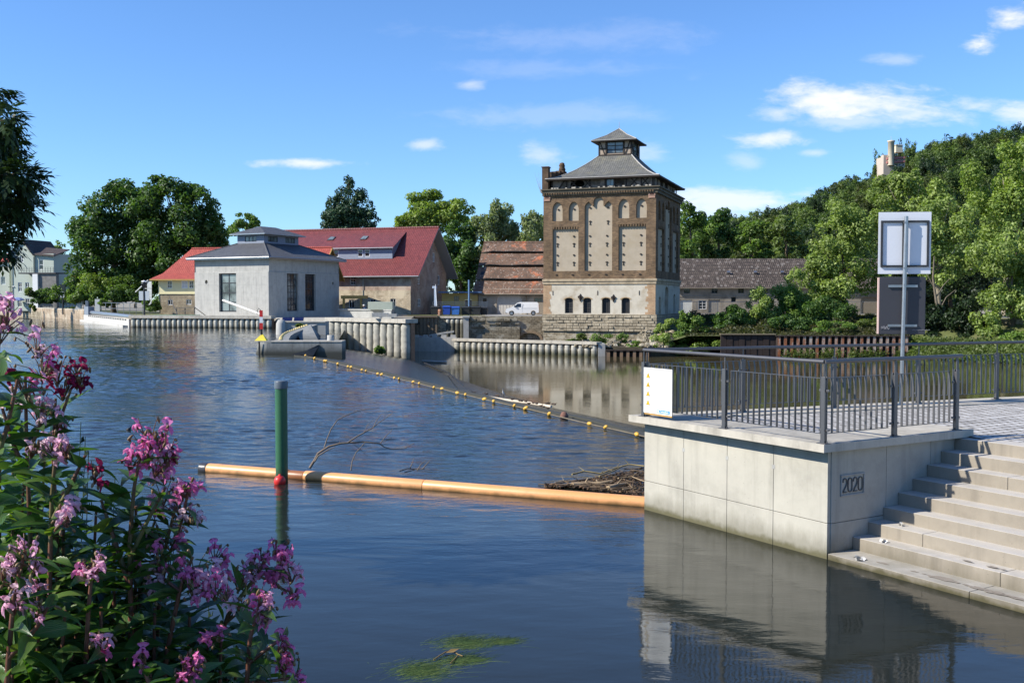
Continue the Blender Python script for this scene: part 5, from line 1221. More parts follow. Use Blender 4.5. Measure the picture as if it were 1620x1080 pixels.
# concrete apron between the powerhouse and the pile wall
ap = thing('quay_apron', 'pale concrete apron in front of the powerhouse', 'apron', (0, 0, 0))
mb = MB(); mb.prism([PX(207, 132), PX(300, 131), PX(430, 127.5), PX(520, 121.8), PX(645, 111.5), PX(645, 118), PX(560, 150), PX(440, 170), PX(250, 150)], .8, 1.17); mb.build('paving', SLAB, ap)
mb = MB(); q0, q1 = P(353, 475, 134.2), P(412, 497, 130.5); mb.tube([q0, q1], .16, 8); tag(mb.build('rake_pipe', m_plain('pale_steel', (0.62, 0.6, 0.55), 0.4, 0.1, 3.0), uv=False), 'long pale steel pipe slanting down from the powerhouse wall to the quay', 'pipe')
mb = MB(); qs = [P(u, v, 130) for u, v in ((406.5, 497), (407, 491), (409, 487.5), (412, 490), (414, 496))]; mb.tube(qs, .04, 5); tag(mb.build('wire_hoop', BLACK, uv=False), 'thin black hoop standing on the quay edge beside the slanting pipe', 'hoop')
mb = MB(); a, b = P(541, 488, 140), P(605, 500, 126); mb.slab((a.x, 138, 1.15), (b.x - a.x + .6, -8, 0), (0, 3, 0), (0, 0, .95)); mb.slab((a.x - .1, 137.8, 2.11), (b.x - a.x + .8, -8, 0), (0, 3.2, 0), (0, 0, .14)); tag(mb.build('concrete_trough', CONC2), 'long low concrete trough wall on the quay right of the powerhouse', 'trough')
a = P(582, 477, 131); mb = MB(); mb.box(a.x, a.x + 3.1, 131, 133, 2.2, 3.2); o = tag(mb.build('service_cabinet', m_plain('pale_green_cabinet', (0.45, 0.47, 0.36), 0.6, 0.08, 1.5), bevel=.03), 'pale green grey service cabinet on the concrete trough', 'cabinet')
mb = MB(); a = P(600, 494.5, 113); b = P(628, 500, 113)
mb.box(a.x - .8, a.x + .9, 113, 113.8, 1.6, 2.05); mb.box(a.x + .95, b.x, 112.6, 113.4, 1.6, 1.95); tag(mb.build('concrete_blocks', CONC_N), 'pale concrete blocks on the end of the tall pile wall', 'blocks')
mb = MB(); a = P(541, 466, 146); mb.box(a.x, a.x + 3.5, 145, 147, 3.6, 4.05); mb.box(a.x + .2, a.x + .5, 145.2, 145.5, 1.2, 3.6); mb.box(a.x + 2.6, a.x + 2.9, 145.2, 145.5, 1.2, 3.6); tag(mb.build('yellow_beam', WOODY), 'yellow timber beam on props beside the powerhouse', 'beam')
# a hunched workman behind the trough (only head and back show)
# ================= red farmhouse behind the powerhouse
q = P(252, 491, 153.5); rz = R(-9.5); fh = thing('farmhouse', 'yellow and stone farmhouse with bright red tiled roof behind the powerhouse', 'house', (q.x, 153.5, GZ), rz)
L = 23.4; Dp = 9.0; hS = 3.25; hE = 5.35; zr = 10.0
mb = MB(); mb.wall((0, 0, 0), X_, Z_, -Y_, rect(0, 0, L, hS), [rect(1.35, 1.55, .8, .75), rect(4.25, 1.6, .8, .75)], .2); mb.wall((0, 0, 0), Y_, Z_, -X_, rect(0, 0, Dp, hS)); mb.build('stone_base', STONEB, fh)
mb = MB(); mb.wall((0, -.06, hS), X_, Z_, -Y_, rect(-.06, 0, L, hE - hS + .3), [rect(1.35, .72, .75, 1.1), rect(3.55, .72, 1.0, 1.1), rect(4.75, .72, .7, 1.1)], .2); mb.box(-.12, L, -.12, .0, hS - .12, hS + .02)
mb.wall((-.06, -.06, hS), Y_, Z_, -X_, rect(0, 0, Dp, hE - hS + .3)); mb.wall((L, 0, 0), Y_, Z_, X_, [(0, 0), (Dp, 0), (Dp, hE + .3), (Dp / 2, zr - .3), (0, hE + .3)], [], 0, 1); mb.build('wall', [YELP, m_plain('grey_board_gable', (0.20, 0.19, 0.17), 0.8, 0.15, 3.0)], fh)
fa = (Vector((0, -.06, hS)), X_, Z_, -Y_); fb = FX()
win(fh, fa, 1.35, .72, .75, 1.1, .1, 2, 2); win(fh, fa, 3.55, .72, 1.0, 1.1, .1, 2, 2, None, m_plain('curtained', (0.5, 0.52, 0.55), 0.5, 0.1, 2.0)); win(fh, fa, 4.75, .72, .7, 1.1, .1, 2, 2)
win(fh, fb, 1.35, 1.55, .8, .75, .12, 2, 1); win(fh, fb, 4.25, 1.6, .8, .75, .12, 2, 1)
mb = MB(); ovh = .95; y0, y1 = -ovh, Dp + ovh; ze = hE - .05; xl_, xr_ = -1.0, L + 1.6
kx, kz, ky = -.2, ze + .9, y0 + 1.6            # slight kick at the eaves
slope(mb, [(xl_, y0, ze), (xr_, y0, ze), (xr_, ky, kz), (kx + .5, ky, kz)], .18, 0, 1)
slope(mb, [(kx + .5, ky, kz), (xr_, ky, kz), (xr_, Dp / 2, zr), (3.0, Dp / 2, zr)], .18, 0, 1)
slope(mb, [(xl_, y1, ze), (xr_, y1, ze), (xr_, Dp / 2, zr), (3.0, Dp / 2, zr)], .18, 0, 1)
slope(mb, [(xl_, y0, ze), (kx + .5, ky, kz), (3.0, Dp / 2, zr), (xl_, y1, ze)], .18, 0, 1)
roof = mb.build('roof', [TILE_R, WOODY], fh); mb = MB(); mb.tube([(3, Dp / 2, zr), (xr_, Dp / 2, zr)], .14, 8); mb.build('ridge_tiles', TILE_R, roof)
mb = MB()
for (ya, za, yb, zb) in ((y0, ze - .25, Dp / 2, zr - .25), (y1, ze - .25, Dp / 2, zr - .25)): mb.slab((xr_ + .005, ya, za - .1), (.12, 0, 0), (0, yb - ya, zb - za), (0, 0, .3))
mb.build('barge_board', WOODY, fh)
mb = MB(); mb.box(-1.6, -.9, -.5, -.4, 1.2, 5.0); mb.box(-2.2, -2.1, -.5, -.4, .2, 5.2)
for z in (1.3, 2.6, 3.9): mb.box(-2.2, -.9, -.5, -.4, z, z + .1)
mb.tube([(-3.4, -.6, 3.4), (-1.4, -.5, 5.2)], .09, 6); mb.build('porch_frame', OFFW, fh)
# ================= wine-red barn
q = P(650, 497, 157.8); rz = R(-18.3); W2 = 14.4; Lb = 26.0
# origin: near gable corner (front eave corner on the right); x negative along the front
br = thing('barn', 'long brick barn with wine red roof, shed dormer and skylights', 'barn', (q.x, 157.8, GZ), rz)
hE = 6.75; zr = 13.65
fr = FX(); holes = [rect(-x - .45, y, .9, h) for x, y, h in ((9.7, 4.6, 1.25), (15.2, 4.6, 1.25), (2.9, 1.25, 1.2), (6.3, .75, 1.65), (9.9, 1.0, 1.3))]
mb = MB(); mb.wall((0, 0, 0), X_, Z_, -Y_, [(-Lb, 3.72), (0, 3.72), (0, hE), (-Lb, hE)], holes[:2], .25, 0)
mb.wall((0, -.08, 0), X_, Z_, -Y_, [(-Lb, 0), (0, 0), (0, 3.7), (-Lb, 3.7)], holes[2:], .25, 1); mb.box(-Lb, 0, -.08, .0, 3.68, 3.72, 1)
gh = [rect(2.6, 4.7, .95, 1.55), rect(10.6, 4.7, .95, 1.55), rect(4.6, 8.3, .9, 1.5), rect(8.6, 8.3, .9, 1.5), rect(2.6, 1.25, 1.1, 1.2)]
mb.wall((0, 0, 0), Y_, Z_, X_, [(0, 0), (W2, 0), (W2, hE), (W2 / 2, zr - .2), (0, hE)], gh, .3, 0)
mb.wall((-Lb, 0, 0), Y_, Z_, -X_, [(0, 0), (W2, 0), (W2, hE), (W2 / 2, zr - .2), (0, hE)]); mb.wall((-Lb, W2, 0), X_, Z_, Y_, rect(0, 0, Lb, hE))
mb.build('wall', [BARNW, BARNS], br)
for i, h in enumerate(holes):
    f_ = (Vector((0, 0 if i < 2 else -.08, 0)), X_, Z_, -Y_); x, y = h[0]; win(br, f_, x, y, .9, h[2][1] - y, .14, 2, 3 if i < 2 else 1, WHITE, GLASS, .08, .05)
fg = (Vector((0, 0, 0)), Y_, Z_, X_)
for h in gh: x, y = h[0]; win(br, fg, x, y, h[1][0] - x, h[2][1] - y, .12, 2, 2, WHITE, GLASS_L, .10, .07)
mb = MB(); oh = 1.7; og = 1.35; kE = (zr - hE) / (W2 / 2); zE = hE - kE * .9
slope(mb, [(-Lb - 1, -.9, zE), (oh, -.9, zE), (oh, W2 / 2, zr), (-Lb - 1, W2 / 2, zr)], .22, 0, 1); slope(mb, [(-Lb - 1, W2 + .9, zE), (oh, W2 + .9, zE), (oh, W2 / 2, zr), (-Lb - 1, W2 / 2, zr)], .22, 0, 1)
roof = mb.build('roof', [TILE_D, m_plain('grey_soffit', (0.30, 0.29, 0.28), 0.8, 0.1, 3.0)], br); mb = MB(); mb.tube([(-Lb - 1, W2 / 2, zr + .02), (oh, W2 / 2, zr + .02)], .16, 8); mb.build('ridge_tiles', TILE_D, roof)
mb = MB(); mb.tube([(-Lb - 1, -.98, zE - .08), (oh, -.98, zE - .08)], .09, 6); mb.tube([(-7.9, -.1, zE - .1), (-7.9, -.18, .2)], .06, 6); mb.tube([(.1, W2 + .9, zE - .1), (.1, W2 + .2, zE - 1), (.1, W2 + .15, 2)], .07, 6); mb.build('gutter', STEEL_L, br)
# dormer: shallow roof from near the ridge, boarded front with windows
zz = lambda y: hE + kE * y
x0, x1, yd = -25.0, -3.9, 1.9; zd0 = zz(yd) + .05; zd1 = zd0 + 1.75; dm_ = MB()
hs = [rect(-x - .5, .35, .85, 1.15) for x in (8.1, 9.3, 13.5, 14.7, 19.5, 20.7)]
dm_.wall((0, yd, zd0), X_, Z_, -Y_, [(x0, 0), (x1, 0), (x1, zd1 - zd0), (x0, zd1 - zd0)], hs, .12); yb = (zd1 - hE) / kE
ytop = 6.4; ztop_ = zz(ytop)
dm_.face([(x1, yd, zd0), (x1, yb, zd1 - .02), (x1, yd, zd1)]); dm_.face([(x1, yd, zd1), (x1, yb, zd1 - .02), (x1, ytop, ztop_)])
dorm = dm_.build('dormer', BLUEW, br)
for h in hs: win(dorm, (Vector((0, yd, zd0)), X_, Z_, -Y_), h[0][0], .35, .85, 1.15, .08, 1, 2, WHITE, GLASS, .08, .05)
mb = MB(); slope(mb, [(x0, yd - .5, zd1 - .02), (x1 + .35, yd - .5, zd1 - .02), (x1 + .35, ytop, ztop_ + .12), (x0, ytop, ztop_ + .12)], .14, 0, 1); mb.build('dormer_roof', [TILE_D, STEEL_L], dorm)
mb = MB(); mb.tube([(x0, yd - .55, zd1 - .1), (x1 + .4, yd - .55, zd1 - .1)], .08, 6); mb.build('dormer_gutter', STEEL_L, dorm)
sl = (ztop_ + .14 - zd1) / (ytop - yd + .5)
for x, yv in ((-10.4, 3.9), (-16.2, 3.9)):
    zv = zd1 + sl * (yv - yd + .5) + .02; mb = MB(); mb.slab((x, yv, zv), (1.0, 0, 0), (0, 1.1, 1.1 * sl), (0, -.06 * sl, .08)); s_ = mb.build('skylight', STEEL, br); mb = MB(); mb.slab((x + .08, yv + .05, zv + .12), (.84, 0, 0), (0, 1.0, 1.0 * sl), (0, 0, .012)); mb.build('pane', GLASS_L, s_)
# ================= flat shed and bins
q = P(699, 494, 163); sh = thing('flat_shed', 'low ochre shed with flat blue edged roof beside the barn', 'shed', (q.x, 163, GZ), R(-3))
mb = MB(); mb.wall((0, 0, 0), X_, Z_, -Y_, rect(0, 0, 5.6, 3.3), [rect(1.9, 2.1, .8, .75), rect(3.6, 0, 1.1, 2.3)], .2); mb.wall((0, 0, 0), Y_, Z_, -X_, rect(0, 0, 5, 3.3)); mb.wall((5.6, 0, 0), Y_, Z_, X_, rect(0, 0, 5, 3.3)); mb.build('wall', OCHRE, sh)
win(sh, FX(), 1.9, 2.1, .8, .75, .1, 2, 1, WOODG, GLASS); mb = MB(); mb.box(3.62, 4.68, .1, .16, .02, 2.28); mb.build('door', m_plain('brown_door', (0.12, 0.07, 0.03), 0.7, 0.2, 4.0), sh)
mb = MB(); mb.box(-.4, 6.3, -.9, 5.2, 3.42, 3.52); mb.box(-.42, 6.32, -.93, -.89, 3.36, 3.58, 1); mb.build('roof', [m_plain('pale_felt', (0.45, 0.45, 0.43), 0.8, 0.1, 2.0), m_plain('blue_fascia', (0.10, 0.17, 0.30), 0.6, 0.1, 2.0)], sh)
q = P(742, 480, 158); mb = MB(); mb.tube([(q.x, 158, GZ), (q.x, 158, GZ + 5.3)], .14, 8); tag(mb.build('blue_post', m_plain('blue_grey_post', (0.12, 0.22, 0.38), 0.5, 0.15, 3.0), uv=False), 'tall blue grey post standing before the flat shed', 'post')
q = P(689, 480, 156); o = thing('banner_pole', 'white banner pole leaning by the barn gable', 'pole', (q.x, 156, GZ)); mb = MB(); mb.tube([(.3, 0, 0), (0, 0, 4.6)], .05, 6); mb.build('pole', WHITE, o); mb = MB(); mb.box(-.22, .14, .06, .09, 1.0, 4.0); mb.box(-.5, .2, .06, .09, 4.0, 4.35); mb.build('banner', m_plain('banner_cloth', (0.55, 0.62, 0.72), 0.8, 0.1, 3.0), o)
q = P(695, 493, 152.5); mb = MB(); mb.lathe([(.28, 0), (.3, .5), (.28, .9), (0, .92)], 10, (q.x + .1, 152.5, GZ)); tag(mb.build('rusty_drum', RUST), 'small rusty brown drum beside the bins', 'drum')
def bin_(label, u, Y, w_, d_, h, m, lid):
    q = P(u, 493, Y); o = thing('rubbish_bin', label, 'bin', (q.x, Y, GZ), R(-4), 'rubbish bins by the barn'); mb = MB(); a, b = w_ / 2, w_ * .42
    lo = [(-b, -d_ * .42, .12), (b, -d_ * .42, .12), (b, d_ * .42, .12), (-b, d_ * .42, .12)]; hi = [(-a, -d_ / 2, h), (a, -d_ / 2, h), (a, d_ / 2, h), (-a, d_ / 2, h)]
    mb.idx(lo + hi, [(3, 2, 1, 0), (0, 1, 5, 4), (1, 2, 6, 5), (2, 3, 7, 6), (3, 0, 4, 7)]); mb.box(-a - .03, a + .03, -d_ / 2 - .05, -d_ / 2 + .05, h - .08, h + .0); mb.build('body', m, o)
    mb = MB(); mb.idx([(-a - .04, -d_ / 2 - .07, h + .01), (a + .04, -d_ / 2 - .07, h + .01), (a + .04, d_ / 2 + .02, h + .01), (-a - .04, d_ / 2 + .02, h + .01), (-a + .06, -d_ * .25, h + .16), (a - .06, -d_ * .25, h + .16), (a - .06, d_ * .35, h + .18), (-a + .06, d_ * .35, h + .18)], [(0, 1, 5, 4), (1, 2, 6, 5), (2, 3, 7, 6), (3, 0, 4, 7), (4, 5, 6, 7), (3, 2, 1, 0)]); mb.build('lid', lid, o)
    for x in (-a * .7, a * .7): mb = MB(); mb.tube([(x - .04, -d_ * .3, .1), (x + .04, -d_ * .3, .1)], .1, 10); mb.build('wheel', BLACK, o)
BB = m_plain('black_bin', (0.025, 0.027, 0.028), 0.6, 0.2, 2.0)
bin_('black bin left of the two blue bins', 689, 154, 1.35, 1.0, 1.2, BB, BB); bin_('deep blue bin, the darker of the two blue ones', 707, 154, 1.15, 1.0, 1.25, BLUEP, BLUEP); bin_('light blue bin, the paler of the two blue ones', 721, 154, 1.2, 1.0, 1.15, BLUEP2, BLUEP)
bin_('black bin just right of the light blue bin', 737, 154.5, 1.2, 1.0, 1.15, BB, BB); bin_('wide black bin between another black bin and the old barn door', 753.5, 154.5, 1.35, 1.0, 1.2, BB, BB); bin_('rearmost black bin nearest the pale arched door', 766, 155.5, 1.1, 1.0, 1.1, BB, BB)
fe = thing('bin_fence', 'grey horizontal rail fence round the rubbish bins', 'fence', (PX(684, 156.5)[0], 156.5, GZ)); mb = MB(); Lf = PX(772, 156.5)[0] - PX(684, 156.5)[0]
for z in (1.3, 1.6, 1.9): mb.box(0, Lf, -.03, .03, z, z + .05)
mb.build('rail', STEEL_L, fe)
for i in range(6): mb = MB(); mb.box(Lf * i / 5 - .03, Lf * i / 5 + .03, .031, .09, 0, 1.98); mb.build('post', STEEL, fe)
# ================= old tiled building
q = P(754, 497, 163); rz = R(-13); ob = thing('old_tiled_barn', 'old stone barn with mottled orange tile roof and slit vents', 'barn', (q.x, 163, GZ), rz); Lo, Wo, hE, zr = 17.5, 13.0, 4.0, 11.6
mb = MB(); da = arch(3.2, 0, 4.0, 3.3, .9); mb.wall((0, 0, 0), X_, Z_, -Y_, rect(.3, 0, Lo, hE), [da, rect(9.2, 1.7, 1.2, .9), rect(1.0, 2.0, .6, .5)], .3); mb.wall((.3, 0, 0), Y_, Z_, -X_, [(0, 0), (Wo, 0), (Wo, hE), (Wo / 2, zr - .2), (0, hE)]); mb.build('wall', m_plain('grey_old_render', (0.36, 0.31, 0.25), 0.9, 0.15, 1.2, 0.3, 0.02, dirt=(0.22, 0.19, 0.15), dirt_lo=0.45, dirt_hi=0.65), ob)
mb = MB(); mb.wall((0, .18, 0), X_, Z_, -Y_, arch(3.2, 0, 4.0, 3.3, .9))
for i in range(1, 8): mb.slab((3.2 + i * .5 - .015, .15, .1), (.03, 0, 0), (0, .03, 0), (0, 0, 2.6 + .4 * math.sin(i * .39)))
mb.build('arched_door', m_plain('pale_door_boards', (0.46, 0.43, 0.39), 0.8, 0.15, 3.0), ob)
win(ob, FX(), 9.2, 1.7, 1.2, .9, .15, 2, 1, WOODG, GLASS); mb = MB(); mb.box(9.6, 12.2, -.08, 0, .1, 2.0); mb.build('side_gate', WOODG, ob)
mb = MB(); kO = (zr - hE) / (Wo / 2); n_ = 4; ybr = [-.7, 1.1, 3.0, 4.9, Wo / 2]
for i in range(n_):
    ya, yb = ybr[i], ybr[i + 1]; za = hE + kO * ya + (.42 if i else 0); zb = hE + kO * yb; rg = random.Random(i); ns = 10; xs = [-.5 + (Lo + .5) * j / ns for j in range(ns + 1)]
    wob = [rg.uniform(-.06, .06) if i else 0 for _ in xs]; sag = lambda x: -.12 * math.sin(max(0, x) / Lo * 3.1)
    for j in range(ns):
        xa, xb = xs[j], xs[j + 1]; nib = .25 if (i and j == 0) else 0
        slope(mb, [(xa, ya, za + wob[j] + sag(xa) - nib), (xb, ya, za + wob[j + 1] + sag(xb)), (xb, yb, zb + sag(xb)), (xa, yb, zb + sag(xa))], .12, 0, 1)
slope(mb, [(-.5, Wo + .7, hE - .6), (Lo, Wo + .7, hE - .6), (Lo, Wo / 2, zr), (-.5, Wo / 2, zr)], .12)
roof = mb.build('roof', [TILE_O, BLACK], ob); mb = MB(); mb.tube([(-.5, Wo / 2, zr), (4, Wo / 2, zr - .08), (9, Wo / 2, zr - .12), (Lo, Wo / 2, zr - .03)], .16, 8); mb.build('ridge_tiles', TILE_O, roof)
mb = MB(); mb.tube([(-.5, -.78, 3.15), (Lo, -.78, 3.1)], .08, 6); mb.tube([(7.9, -.1, 3.2), (7.9, -.12, .1)], .06, 6); mb.build('gutter', WOODG, ob)
# ================= van
q = P(799.5, 498, 151.5); vn = thing('van', 'white delivery van parked before the old barn by the tower', 'van', (q.x, 151.5, GZ + .03), R(-2)); Lv, Wv = 4.85, 1.9
prof = [(.02, .42), (.0, .62), (.12, .95), (.55, 1.08), (.95, 1.18), (1.75, 1.84), (2.1, 1.93), (4.6, 1.93), (4.8, 1.75), (4.85, .9), (4.85, .42)]
bot = [(4.5, .32)] + [(4.05 - .39 * math.cos(math.pi * i / 8 + math.pi), .33 + .40 * math.sin(math.pi * i / 8)) for i in range(8, -1, -1)][::1]
bot = [(4.44, .34)] + [(4.05 + .39 * math.cos(math.pi * i / 8), .34 + .39 * math.sin(math.pi * i / 8)) for i in range(1, 8)] + [(3.66, .34), (1.29, .34)] + [(.9 + .39 * math.cos(math.pi * i / 8), .34 + .39 * math.sin(math.pi * i / 8)) for i in range(1, 8)] + [(.51, .34)]
out = prof + bot; mb = MB(); tri = tessellate_polygon([[Vector((x, z, 0)) for x, z in out]])
inset = lambda z: .0 if z < 1.1 else .10 * (z - 1.1) / .85
for s, y in ((0, 0), (1, Wv)):
    for t3 in tri:
        q3 = [(out[i][0], y + (inset(out[i][1]) if s == 0 else -inset(out[i][1])), out[i][1]) for i in t3]
        nn = (Vector(q3[1]) - Vector(q3[0])).cross(Vector(q3[2]) - Vector(q3[0])); mb.face(q3 if (nn.y < 0) == (s == 0) else q3[::-1])
for a, b in zip(out, out[1:] + out[:1]): mb.face([(a[0], inset(a[1]), a[1]), (b[0], inset(b[1]), b[1]), (b[0], Wv - inset(b[1]), b[1]), (a[0], Wv - inset(a[1]), a[1])])
mb.build('body', WHITE, vn)
def yv(z): return inset(z) - .008
mb = MB(); mb.face([(x, yv(z), z) for x, z in ((1.22, 1.2), (2.28, 1.2), (2.28, 1.72), (1.78, 1.72))]); mb.build('side_window', GLASS, vn)
mb = MB(); mb.face([(1.0, .12, 1.23), (1.7, .2, 1.81), (1.7, Wv - .2, 1.81), (1.0, Wv - .12, 1.23)]); mb.v = [(x - .012, y, z + .012) for x, y, z in mb.v]; mb.build('windscreen', GLASS, vn)
mb = MB(); mb.face([(4.862, .3, 1.0), (4.862, Wv - .3, 1.0), (4.81, Wv - .3, 1.7), (4.81, .3, 1.7)][::-1]); mb.build('rear_window', GLASS, vn)
mb = MB(); mb.box(-.03, .3, .04, Wv - .04, .36, .58); mb.build('bumper', DARK, vn); mb = MB(); mb.box(4.7, 4.9, .04, Wv - .04, .36, .55); mb.build('bumper', DARK, vn)
for y in (.1, Wv - .35): mb = MB(); mb.slab((.06, y, .72), (.16, 0, .2), (0, .25, 0), (-.03, 0, .03)); mb.build('headlight', STEEL_L, vn)
for y in (.04, Wv - .2): mb = MB(); mb.box(4.82, 4.866, y, y + .16, .9, 1.45); mb.build('tail_light', REDP, vn)
for x in (.9, 4.05):
    for y in (.02, Wv - .24):
        mb = MB(); mb.tube([(x, y, .33), (x, y + .22, .33)], .33, 18); w_ = mb.build('wheel', BLACK, vn); mb = MB(); mb.tube([(x, y - .012, .33), (x, y + .232, .33)], .20, 14); mb.build('rim', STEEL_L, w_)
mb = MB(); mb.slab((1.3, -.16, 1.22), (.14, 0, 0), (0, .16, 0), (0, 0, .24)); mb.build('mirror', DARK, vn); mb = MB(); mb.box(2.45, 2.47, -.006, 0.02, .5, 1.7); mb.box(2.3, 4.6, -.008, .01, 1.02, 1.05); mb.build('door_seam', STEEL_L, vn)
# ================= the tower
c0 = P(1037, 473, 135.0); rz = -math.atan2(.33, .944); TW, TD = 15.2, 17.6
tw = thing('malt_tower', 'tall square ochre brick tower with blind windows, half-timbered attic and lantern', 'tower', (c0.x, 135.0, 0), rz)
zv = lambda v: EYE + ray(1037, v).z / ray(1037, v).y * 135.0
zp0, zp1, zb0, zb1, zc = -2.6, zv(497.5), zv(444), zv(303.5), zv(294)
# local: origin near corner; x negative along front, y along right side
kx = TW / 177.5; XF = lambda u: -(1037 - u) * kx
rA, rB = -4.5, zv(525)
mb = MB(); mb.wall((0, 0, 0), X_, Z_, -Y_, [(-TW, zp0), (0, zp0), (0, rB), (-TW, rB)], [], 0, 0); mb.wall((0, 0, 0), Y_, Z_, X_, [(0, zp0), (TD, zp0), (TD, rB), (0, rB)]); mb.build('rubble_base', RUBBLE, tw)
mb = MB(); mb.wall((0, -.18, 0), X_, Z_, -Y_, [(-TW - .1, rB), (.18, rB), (.18, zp1), (-TW - .1, zp1)]); mb.face([(-TW - .1, -.18, zp1), (.18, -.18, zp1), (.18, .4, zp1 + .02), (-TW - .1, .4, zp1 + .02)]); mb.face([(-TW - .1, -.18, rB), (.18, -.18, rB), (.18, .1, rB), (-TW - .1, .1, rB)][::-1]); mb.wall((.18, -.18, 0), Y_, Z_, X_, [(0, rB), (TD, rB), (TD, zp1), (0, zp1)])
rg = random.Random(5); z = rB + .03
while z < zp1 - .2:                              # a few courses of stones standing proud
    x = -TW + rg.uniform(0, .8)
    while x < -.6:
        w_ = rg.uniform(.6, 1.25)
        if rg.random() < .7: mb.box(x, min(x + w_, .1), -.18 - rg.uniform(.05, .14), -.17, z, z + .30)
        x += w_ + .05
    z += .36
mb.build('stone_plinth', ASHLAR, tw, bevel=.03)
wz0, wh = zv(496), 2.05; wx = [XF(u) for u in (894.5, 923.8, 953.8, 984.5)]; lh = [arch(x, wz0, 1.12, wh, .28) for x in wx]
mb = MB(); mb.wall((0, 0, 0), X_, Z_, -Y_, [(-TW, zp1 - .02), (0, zp1 - .02), (0, zb0), (-TW, zb0)], lh, .4); sideh = [arch(2.2, wz0, 1.4, 2.2, .4), arch(6.6, wz0 - .6, 2.0, 4.2, .6), arch(12.6, wz0, 1.5, 2.6, .4)]
mb.wall((0, 0, 0), Y_, Z_, X_, [(0, zp1 - .02), (TD, zp1 - .02), (TD, zb0), (0, zb0)], sideh, .4); mb.build('lower_wall', LIME, tw)
qs = random.Random(6); QB = m_brick('quoin_brick', (0.42, 0.27, 0.155), (0.36, 0.20, 0.11), (0.42, 0.33, 0.22), 0.32, 0.11, 0.016, 0.6)                # brick quoins at both corners of the lower wall
for (xa, xb, flip) in ((-TW, -TW + 1.0, 1), (-1.15, 0, -1)):
    z = zp1; mb = MB()
    while z < zb0 - .35:
        e = qs.uniform(-.25, .25); a_0, b_0 = (xa, xb + e) if flip > 0 else (xa + e, xb); mb.box(a_0, b_0, -.012 - .006 * qs.random(), .01, z, z + .33); z += .335
    mb.build('corner_quoin', QB, tw)
for i, x in enumerate(wx): win(tw, FX(), x, wz0, 1.12, wh - .02, .36, 2, 3 if i < 2 else 1, m_plain('dark_frame', (0.06, 0.055, 0.05), 0.7, 0.2, 4.0), BLACK, .07, .05)
mb = MB()
for x in wx:
    c = x + .56
    for i in range(11):
        a0_ = math.pi * (.12 + .76 * i / 11); a1_ = math.pi * (.12 + .76 * (i + .9) / 11); pt = lambda a, r: Vector((c + math.cos(a) * r * .66, -.035, wz0 + wh - .42 + math.sin(a) * r * .42)); mb.face([pt(a0_, 1.28), pt(a1_, 1.28), pt(a1_, 1.0), pt(a0_, 1.0)])
mb.build('window_arches', m_plain('arch_brick', (0.38, 0.27, 0.15), 0.9, 0.2, 5.0), tw)
mb = MB()
for x0_, z_ in ((XF(919.5), zv(470)), (XF(972), zv(471))):
    mb.tube([(x0_, -.06, z_ + .45), (x0_, -.10, z_ - .2), (x0_, -.06, z_ - .55)], [.05, .16, .05], 6)
    for k_ in (-1, 1): mb.tube([(x0_, -.06, z_ + .3), (x0_ + k_ * .28, -.08, z_ + .05), (x0_ + k_ * .16, -.06, z_ - .2)], [.05, .10, .04], 6)
for u in (875, 947, 1012): mb.box(XF(u) - .04, XF(u) + .04, -.05, 0, zv(466.5), zv(459.5))
mb.build('iron_anchors', m_plain('wrought_iron', (0.03, 0.022, 0.018), 0.8, 0.2, 5.0), tw)
# ledge between render and brick
mb = MB(); mb.box(-TW - .1, .22, -.22, TD + .1, zv(444.5), zv(440.5)); mb.box(-TW - .05, .12, -.12, TD + .05, zv(449), zv(444.7)); mb.build('ledge', m_plain('ledge_stone', (0.42, 0.33, 0.22), 0.9, 0.3, 1.5, 0.2, dirt=(0.15, 0.12, 0.08), dirt_scale=1.0), tw, bevel=.03)
# brick storeys with blind recesses
def tower_face(L, swap):
    s = L / 177.5; XX = lambda u: (u - 859.5) * s
    z = zv; R_ = []
    R_.append(('p', rect(XX(874.5), z(427.5), 41.5 * s, z(355.5) - z(427.5)))); R_.append(('p', rect(XX(979.5), z(427.5), 42.5 * s, z(353.5) - z(427.5))))
    for u, w_ in ((874, 16.5), (900.5, 16), (979, 17), (1006.5, 16.5)): R_.append(('p', arch(XX(u), z(346 if u < 950 else 344), w_ * s, z(315) - z(346), 1.15, 12)))
    a, b = XX(926), XX(969.5); w_ = b - a; zt_, zs = z(309), z(325.5); c = (a + b) / 2; top = []
    top += [(b, z(323)), (b - w_ * .04, z(319.5)), (b - w_ * .14, z(315.5)), (b - w_ * .24, z(320)), (b - w_ * .30, z(323.5))]
    top += [(c + w_ * .18, z(322)), (c + w_ * .18, z(316)), (c + w_ * .15, z(311.5)), (c + w_ * .08, z(309.2)), (c, z(308.5)), (c - w_ * .08, z(309.2)), (c - w_ * .15, z(311.5)), (c - w_ * .18, z(316)), (c - w_ * .18, z(322))]
    top += [(a + w_ * .30, z(323.5)), (a + w_ * .24, z(320)), (a + w_ * .14, z(315.5)), (a + w_ * .04, z(319.5)), (a, z(323))]
    R_.append(('p', [(a, z(427.5)), (b, z(427.5))] + top)); return [r for _, r in R_], s, XX
def brick_side(O, U, N, L):
    loops, s, XX = tower_face(L, 0); mb = MB(); mb.wall(O, U, Z_, N, [(0, zb0), (L, zb0), (L, zb1), (0, zb1)], loops, .32, 0); return mb, loops, s, XX
mb1, loops, s_, XX = brick_side((-TW, 0, 0), X_, -Y_, TW); bw = mb1
mb2, loops2, s2_, XX2 = brick_side((0, 0, 0), Y_, X_, TD); bw.idx(mb2.v, mb2.f, 0)
